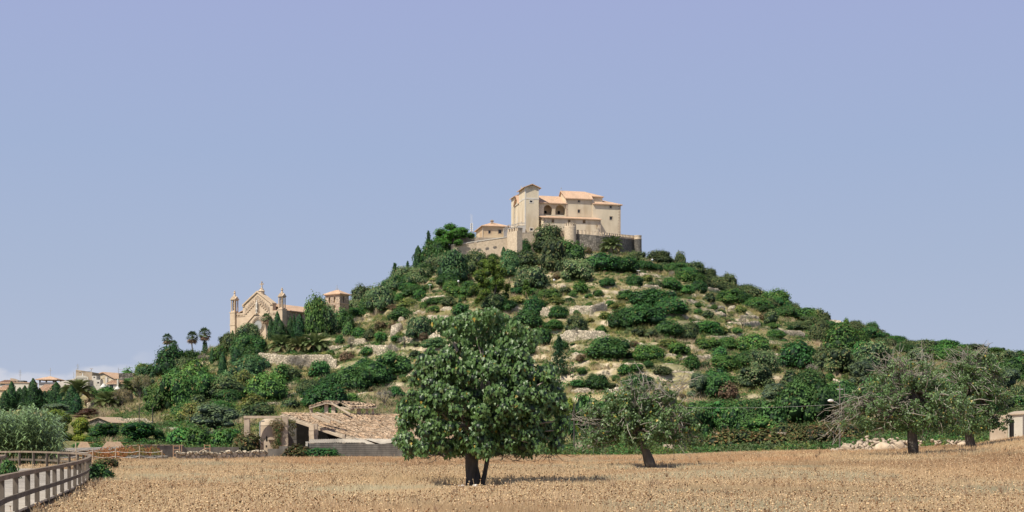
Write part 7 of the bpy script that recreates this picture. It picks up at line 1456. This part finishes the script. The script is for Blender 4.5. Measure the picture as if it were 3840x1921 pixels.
# ================================================================ village at the left
def village():
    K_ = lambda x, y, d: at(*pt('K', x, y), d); gz = lambda x, d: float(z_at(pt('K', x, 0)[0], d))-2.
    def block(name, label, x0, x1, yt, d, mat, dep=7, th=0., holes=(), roof=None, cat='house', yt2=None, base=None):
        fr = Fr(pt('K', x0, 0)[0], d, math.radians(th)); u1 = fr.u(pt('K', x1, 0)[0]); T = Thing(name, label, cat, fr.p(u1/2, dep/2, gz(x0, d))); mb = MB(); pn = []; zt = fr.z(pt('K', x0, yt)[1]); zt2 = zt if yt2 is None else fr.z(pt('K', x1, yt2)[1], u1); zb = gz(x0, d) if base is None else fr.z(pt('K', x0, base)[1])
        zl = min(zt, zt2)
        hs = [(fr.u(pt('K', a, 0)[0]), fr.u(pt('K', b, 0)[0]), fr.z(pt('K', 0, d_)[1]), fr.z(pt('K', 0, c)[1]), 0) for a, b, c, d_ in holes]
        wall_face(mb, fr.p(0, 0, 0), fr.U, u1, zb, zl, hs, -fr.V, .25, pn)
        if zt != zt2: mb.poly([fr.p(0, 0, zl), fr.p(u1, 0, zl), fr.p(u1, 0, zt2), fr.p(0, 0, zt)])
        for u_, z_ in ((0, zt), (u1, zt2)): mb.quad(fr.p(u_, 0, zb), fr.p(u_, dep, zb), fr.p(u_, dep, z_), fr.p(u_, 0, z_))
        mb.quad(fr.p(0, 0, zt), fr.p(u1, 0, zt2), fr.p(u1, dep, zt2), fr.p(0, dep, zt)); mb.quad(fr.p(0, dep, zb), fr.p(u1, dep, zb), fr.p(u1, dep, zt2), fr.p(0, dep, zt)); T.part('wall', mb, M[mat]); pane_part(T, pn, 'glass')
        if roof == 'edge': rf = MB(); fr.box(rf, -.2, u1+.2, -.25, dep, zt+.02, zt+.2); T.part('roof_edge', rf, M['tile'])
        if roof and roof[0] == 'shed': rf = MB(); zr = fr.z(pt('K', x0, roof[1])[1], 0, dep); slab(rf, [fr.p(-.3, -.4, zt+.02), fr.p(u1+.3, -.4, zt+.02), fr.p(u1+.3, dep, zr), fr.p(-.3, dep, zr)], .2); ridge_tiles(rf, fr, -.3, u1+.3, -.4, dep, zt+.04, zr+.02); T.part('roof', rf, M['tile'])
        return T, fr, u1, zt
    def ridge_tiles(mb, fr, u0, u1, v0, v1, z0, z1):
        n = int((u1-u0)/.55)
        for i in range(n): u_ = u0+(i+.5)*(u1-u0)/n; a, b = fr.p(u_, v0, z0+.02), fr.p(u_, v1, z1+.02); mb.tube([a, b], .13, 5, cap=True)
    block('village_house', 'tile roofed house at the far left edge, upper roof', -20, 125, 310, 430, 'white', 6, 0, ((10,60,322,332),), ('shed', 278))
    block('village_house', 'tile roofed house at the far left edge, lower roof in front', -20, 105, 390, 424, 'plaster2', 5, 0, (), ('shed', 342))
    block('village_house', 'flat white house with thin tile edge left of the pavilion', 118, 360, 312, 422, 'white', 7, 0, (), 'edge')
    block('village_ruin', 'broken stone top of a house left of the pavilion', 125, 212, 252, 434, 'render', 4, 0, (), None, 'house', 285)
    block('chimney_block', 'small grey rooftop block beside the television mast at left', 215, 290, 282, 433, 'block', 3, 0)
    # pavilion
    T, fr, u1, zt = block('rooftop_pavilion', 'open pavilion with pyramid tile roof on a low grey tower', 470, 665, 303, 432, 'white', 6.5, 0, (), None, 'pavilion'); zr = fr.z(pt('K', 0, 266)[1])
    for a in (0.05, u1-.45):
        for b in (0.05, 6): mb = MB(); fr.box(mb, a, a+.4, b, b+.4, zt+.002, zr); T.part('pillar', mb, M['block'])
    mb = MB(); fr.box(mb, u1*.72, u1*.95, 2, 2.4, zt+.003, zr); T.part('screen', mb, M['darkstone']); rf = MB(); hip_roof(rf, fr, 0, u1, 0, 6.5, zr, fr.z(pt('K', 0, 224)[1]), .9); T.part('roof', rf, M['tile']); q = fr.p(u1*.5, 3.2, fr.z(pt('K', 0, 224)[1])); mb = MB(); mb.tube([q, q+(0, 0, 2.6)], .06, 5); mb.tube([q+(-.6, 0, 1.8), q+(.6, 0, 1.8)], .05, 5); T.part('weather_cross', mb, M['metal'])
    block('village_house', 'house with sloping tile roof and orange wall behind the cypresses', 455, 618, 402, 415, 'plaster2', 9, 4, ((560,580,420,450),), ('shed', 330))
    block('village_house', 'grey blank wall rising right behind the cypress row', 655, 900, 312, 424, 'white', 6, 0, (), None, 'house', 258)
    # white balustraded house
    T, fr, u1, zt = block('balustraded_house', 'tall blank white house with balustrade on its flat roof', 905, 1066, 268, 404, 'pale_render', 8, 6, (), None); zr = fr.z(pt('K', 0, 236)[1]); n = 13
    for i in range(n): mb = MB(); q = fr.p(.6+(u1-1.2)*i/(n-1), .2, zt); mb.lathe(q, [(.12, 0), (.16, .5), (.07, 1.1), (.12, zr-zt-.3)], 6); T.part('baluster', mb, M['white'])
    mb = MB(); fr.box(mb, 0, u1, 0, .45, zr-.3, zr); fr.box(mb, 0, .35, 0, .45, zt+.002, zr-.302); fr.box(mb, u1-.35, u1, 0, .45, zt+.002, zr-.302); T.part('handrail', mb, M['white'])
    block('village_house', 'old stone house with slanted top behind the balustraded house', 917, 1113, 150, 418, 'render', 7, 0, ((960,975,175,190),), None, 'house', 180)
    # gable house
    fr = Fr(pt('K', 1155, 0)[0], 430, math.radians(-20)); u1 = fr.u(pt('K', 1300, 0)[0]); z = lambda y: fr.z(pt('K', 0, y)[1]); T = Thing('village_house', 'cream gabled house with tan tile roof behind the parasols', 'house', fr.p(3, 4, 14)); mb = MB(); pn = []; wall_face(mb, fr.p(0, 0, 0), fr.U, u1*1.6, z(420), z(262), [(fr.u(pt('K', 1222, 0)[0]), fr.u(pt('K', 1238, 0)[0]), z(245)-1.9, z(245)-.2, 0)], -fr.V, .25, pn); w2 = u1*1.6; mb.poly([fr.p(0, 0, z(262)), fr.p(w2, 0, z(262)), fr.p(w2*.42, 0, z(185)), fr.p(0, 0, z(208))]); mb.quad(fr.p(w2, 0, z(420)), fr.p(w2, 13, z(420)), fr.p(w2, 13, z(262)), fr.p(w2, 0, z(262))); T.part('wall', mb, M['plaster']); pane_part(T, pn, 'glass')
    rf = MB(); slab(rf, [fr.p(w2*.42, -.5, z(180)), fr.p(w2+.6, -.5, z(265)), fr.p(w2+.6, 14, z(262)), fr.p(w2*.42, 14, z(178))], .25); slab(rf, [fr.p(-.6, -.5, z(212)), fr.p(w2*.42, -.5, z(180)), fr.p(w2*.42, 14, z(178)), fr.p(-.6, 14, z(212))], .25); T.part('roof', rf, M['tile'])
    block('stone_barn', 'rough grey stone gable block at the right end of the village', 1436, 1610, 193, 424, 'darkstone', 6, 0, (), None, 'barn')
    block('village_house', 'low house with striped tile roof and glazed door behind the parasols', 1300, 1572, 318, 412, 'white', 5, 0, ((1325,1370,335,378),(1440,1475,330,360)), ('shed', 280))
    block('village_house', 'small white stair block between balustraded house and cream gabled house', 1112, 1165, 225, 415, 'white', 4, 0, ((1128,1150,235,250),))
    block('village_house', 'white chimney block in front of the cream gabled house', 1165, 1212, 272, 413, 'white', 3, 0, ((1175,1200,300,318),)); block('terrace_wall_block', 'white terrace wall stepping down left of the parasols', 1095, 1290, 335, 408, 'white', 3, 0, (), None, 'wall', 360)
    block('chimney_stack', 'square white chimney right of the parasols', 1412, 1430, 268, 411, 'white', 1.2, 0, (), None, 'chimney'); block('chimney_stack', 'square white chimney left of the striped tile roof', 1272, 1296, 240, 416, 'white', 1.2, 0, (), None, 'chimney')
    # parasols
    for x, y, w_, yb, l in ((1250,312,78,370,'white garden parasol on the village terrace, left of two'),(1420,342,75,395,'white garden parasol on the village terrace, right of two')):
        d = 400.; p = K_(x, y, d); T = Thing('parasol', l, 'parasol', (p[0], p[1], p[2]-2.6), 'village parasols'); R0 = w_/2/3.2233*d/F; mb = MB(); mb.lathe(p, [(0, 0), (R0*.5, -.5), (R0, -1.05), (R0, -1.25)], 8); T.part('canopy', mb, M['cloth']); mb = MB(); mb.tube([p-(0, 0, 3.5), p], .06, 6); T.part('pole', mb, M['metal'])
    p = K_(1000, 182, 412); T = Thing('parasol', 'closed white parasol on the roof terrace', 'parasol', p-(0, 0, 2)); mb = MB(); mb.lathe(p, [(0, 0), (.2, -.8), (.42, -2.2), (.3, -2.3)], 8); T.part('canopy', mb, M['cloth']); mb = MB(); mb.tube([p-(0, 0, 3.3), p], .06, 6); T.part('pole', mb, M['metal'])
    # aerials
    for x, yt, yb, l, k in ((243,150,285,'tall television aerial left of the pavilion','a'),(940,80,150,'television aerial above the slanted stone house','a'),(1430,125,190,'television aerial over the stone barn, left one','b'),(1533,100,195,'thin mast over the stone barn, right one','m'),(890,180,250,'wire frame aerial left of the balustraded house','b')):
        a, b = K_(x, yb+20, 428), K_(x, yt, 428); mb = MB(); mb.tube([a, b], .06, 5)
        if k == 'a':
            for i in range(4): h = b-(0, 0, .4+i*.5); mb.tube([h-(.45, 0, 0), h+(.45, 0, 0)], .045, 4)
        if k == 'b': mb.tube([b-(0, 0, .6), b-(-2.2, 0, .6)], .045, 4); mb.tube([b-(0, 0, 1.1), b-(-.8, 0, 1.1)], .045, 4)
        single('roof_aerial', mb, M['metal'], l, 'aerial', a, 'roof aerials')
    for x, y, l in ((1105,148,'white satellite dish right of the slanted stone house'),(1678,130,'white satellite dish on a pole left of the skyline palm')):
        p = K_(x, y, 422); T = Thing('satellite_dish', l, 'dish', p-(0, 0, 3)); mb = MB(); mb.lathe(p, [(0, .05), (.35, .12), (.55, .25)], 12); T.part('dish', mb, M['lamp']); mb = MB(); mb.tube([p, p-(0, 0, 5)], .06, 5); T.part('pole', mb, M['metal'])
village()
# ================================================================ hut at the right edge
def hut():
    q = lambda x, y, d: at(*pt('F', x, y), d); d = 146.; T = Thing('roadside_hut', 'plastered block hut with dark doorway at the right edge of the field', 'hut', q(1600, 800, d)); r = math.radians(-28); fr = Fr(pt('F', 1503, 0)[0], d, r); u = lambda x: fr.u(pt('F', x, 0)[0]); zt = fr.z(pt('F', 0, 632)[1]); zb = 1.2; mb = MB(); pn = []
    u1 = u(1600); hs = [(u(1510), u(1542), zb+.4, fr.z(pt('F', 0, 668)[1]), 0)]; wall_face(mb, fr.p(0, 0, 0), fr.U, u1, zb, zt, hs, -fr.V, .3, pn); mb.quad(fr.p(u1, 0, zb), fr.p(u1, 5, zb), fr.p(u1, 5, zt), fr.p(u1, 0, zt)); mb.quad(fr.p(0, 0, zt), fr.p(u1, 0, zt), fr.p(u1, 5, zt), fr.p(0, 5, zt)); mb.quad(fr.p(0, 0, zb), fr.p(0, 5, zb), fr.p(0, 5, zt), fr.p(0, 0, zt))
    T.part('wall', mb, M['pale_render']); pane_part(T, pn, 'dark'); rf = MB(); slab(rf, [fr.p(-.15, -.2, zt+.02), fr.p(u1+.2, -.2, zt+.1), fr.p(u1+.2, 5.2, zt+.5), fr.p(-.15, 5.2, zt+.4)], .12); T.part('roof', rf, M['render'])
    mb = MB(); a, b = q(1385, 630, 149), q(1500, 640, 147.2); mb.prism([(a[0], a[1], zb), (b[0], b[1], zb), b, a], (0, .3, 0)); single('plaster_wall', mb, M['render'], 'plastered wall joining the hut behind the rightmost fig tree', 'wall', a)
    
    p = lambda x, y, d: at(*pt('H', x, y), d)
    for x0, x1, y, dd, m_, l in ((140,280,640,175,'render','pale block wall glimpsed between the main and middle fig trees'),(1430,2100,548,182,'stone','long stone wall above the bramble hedge'),(960,1060,660,172,'rampart','short orange stone wall behind the middle fig trunk')):
        mb = MB(); a, b = p(x0, y, dd), p(x1, y-2, dd); mb.prism([(a[0], a[1], a[2]-2.4), (b[0], b[1], a[2]-2.4), b, a], (0, .4, 0)); single('hedge_wall', mb, M[m_], l, 'wall', a)
hut()
build_plants()
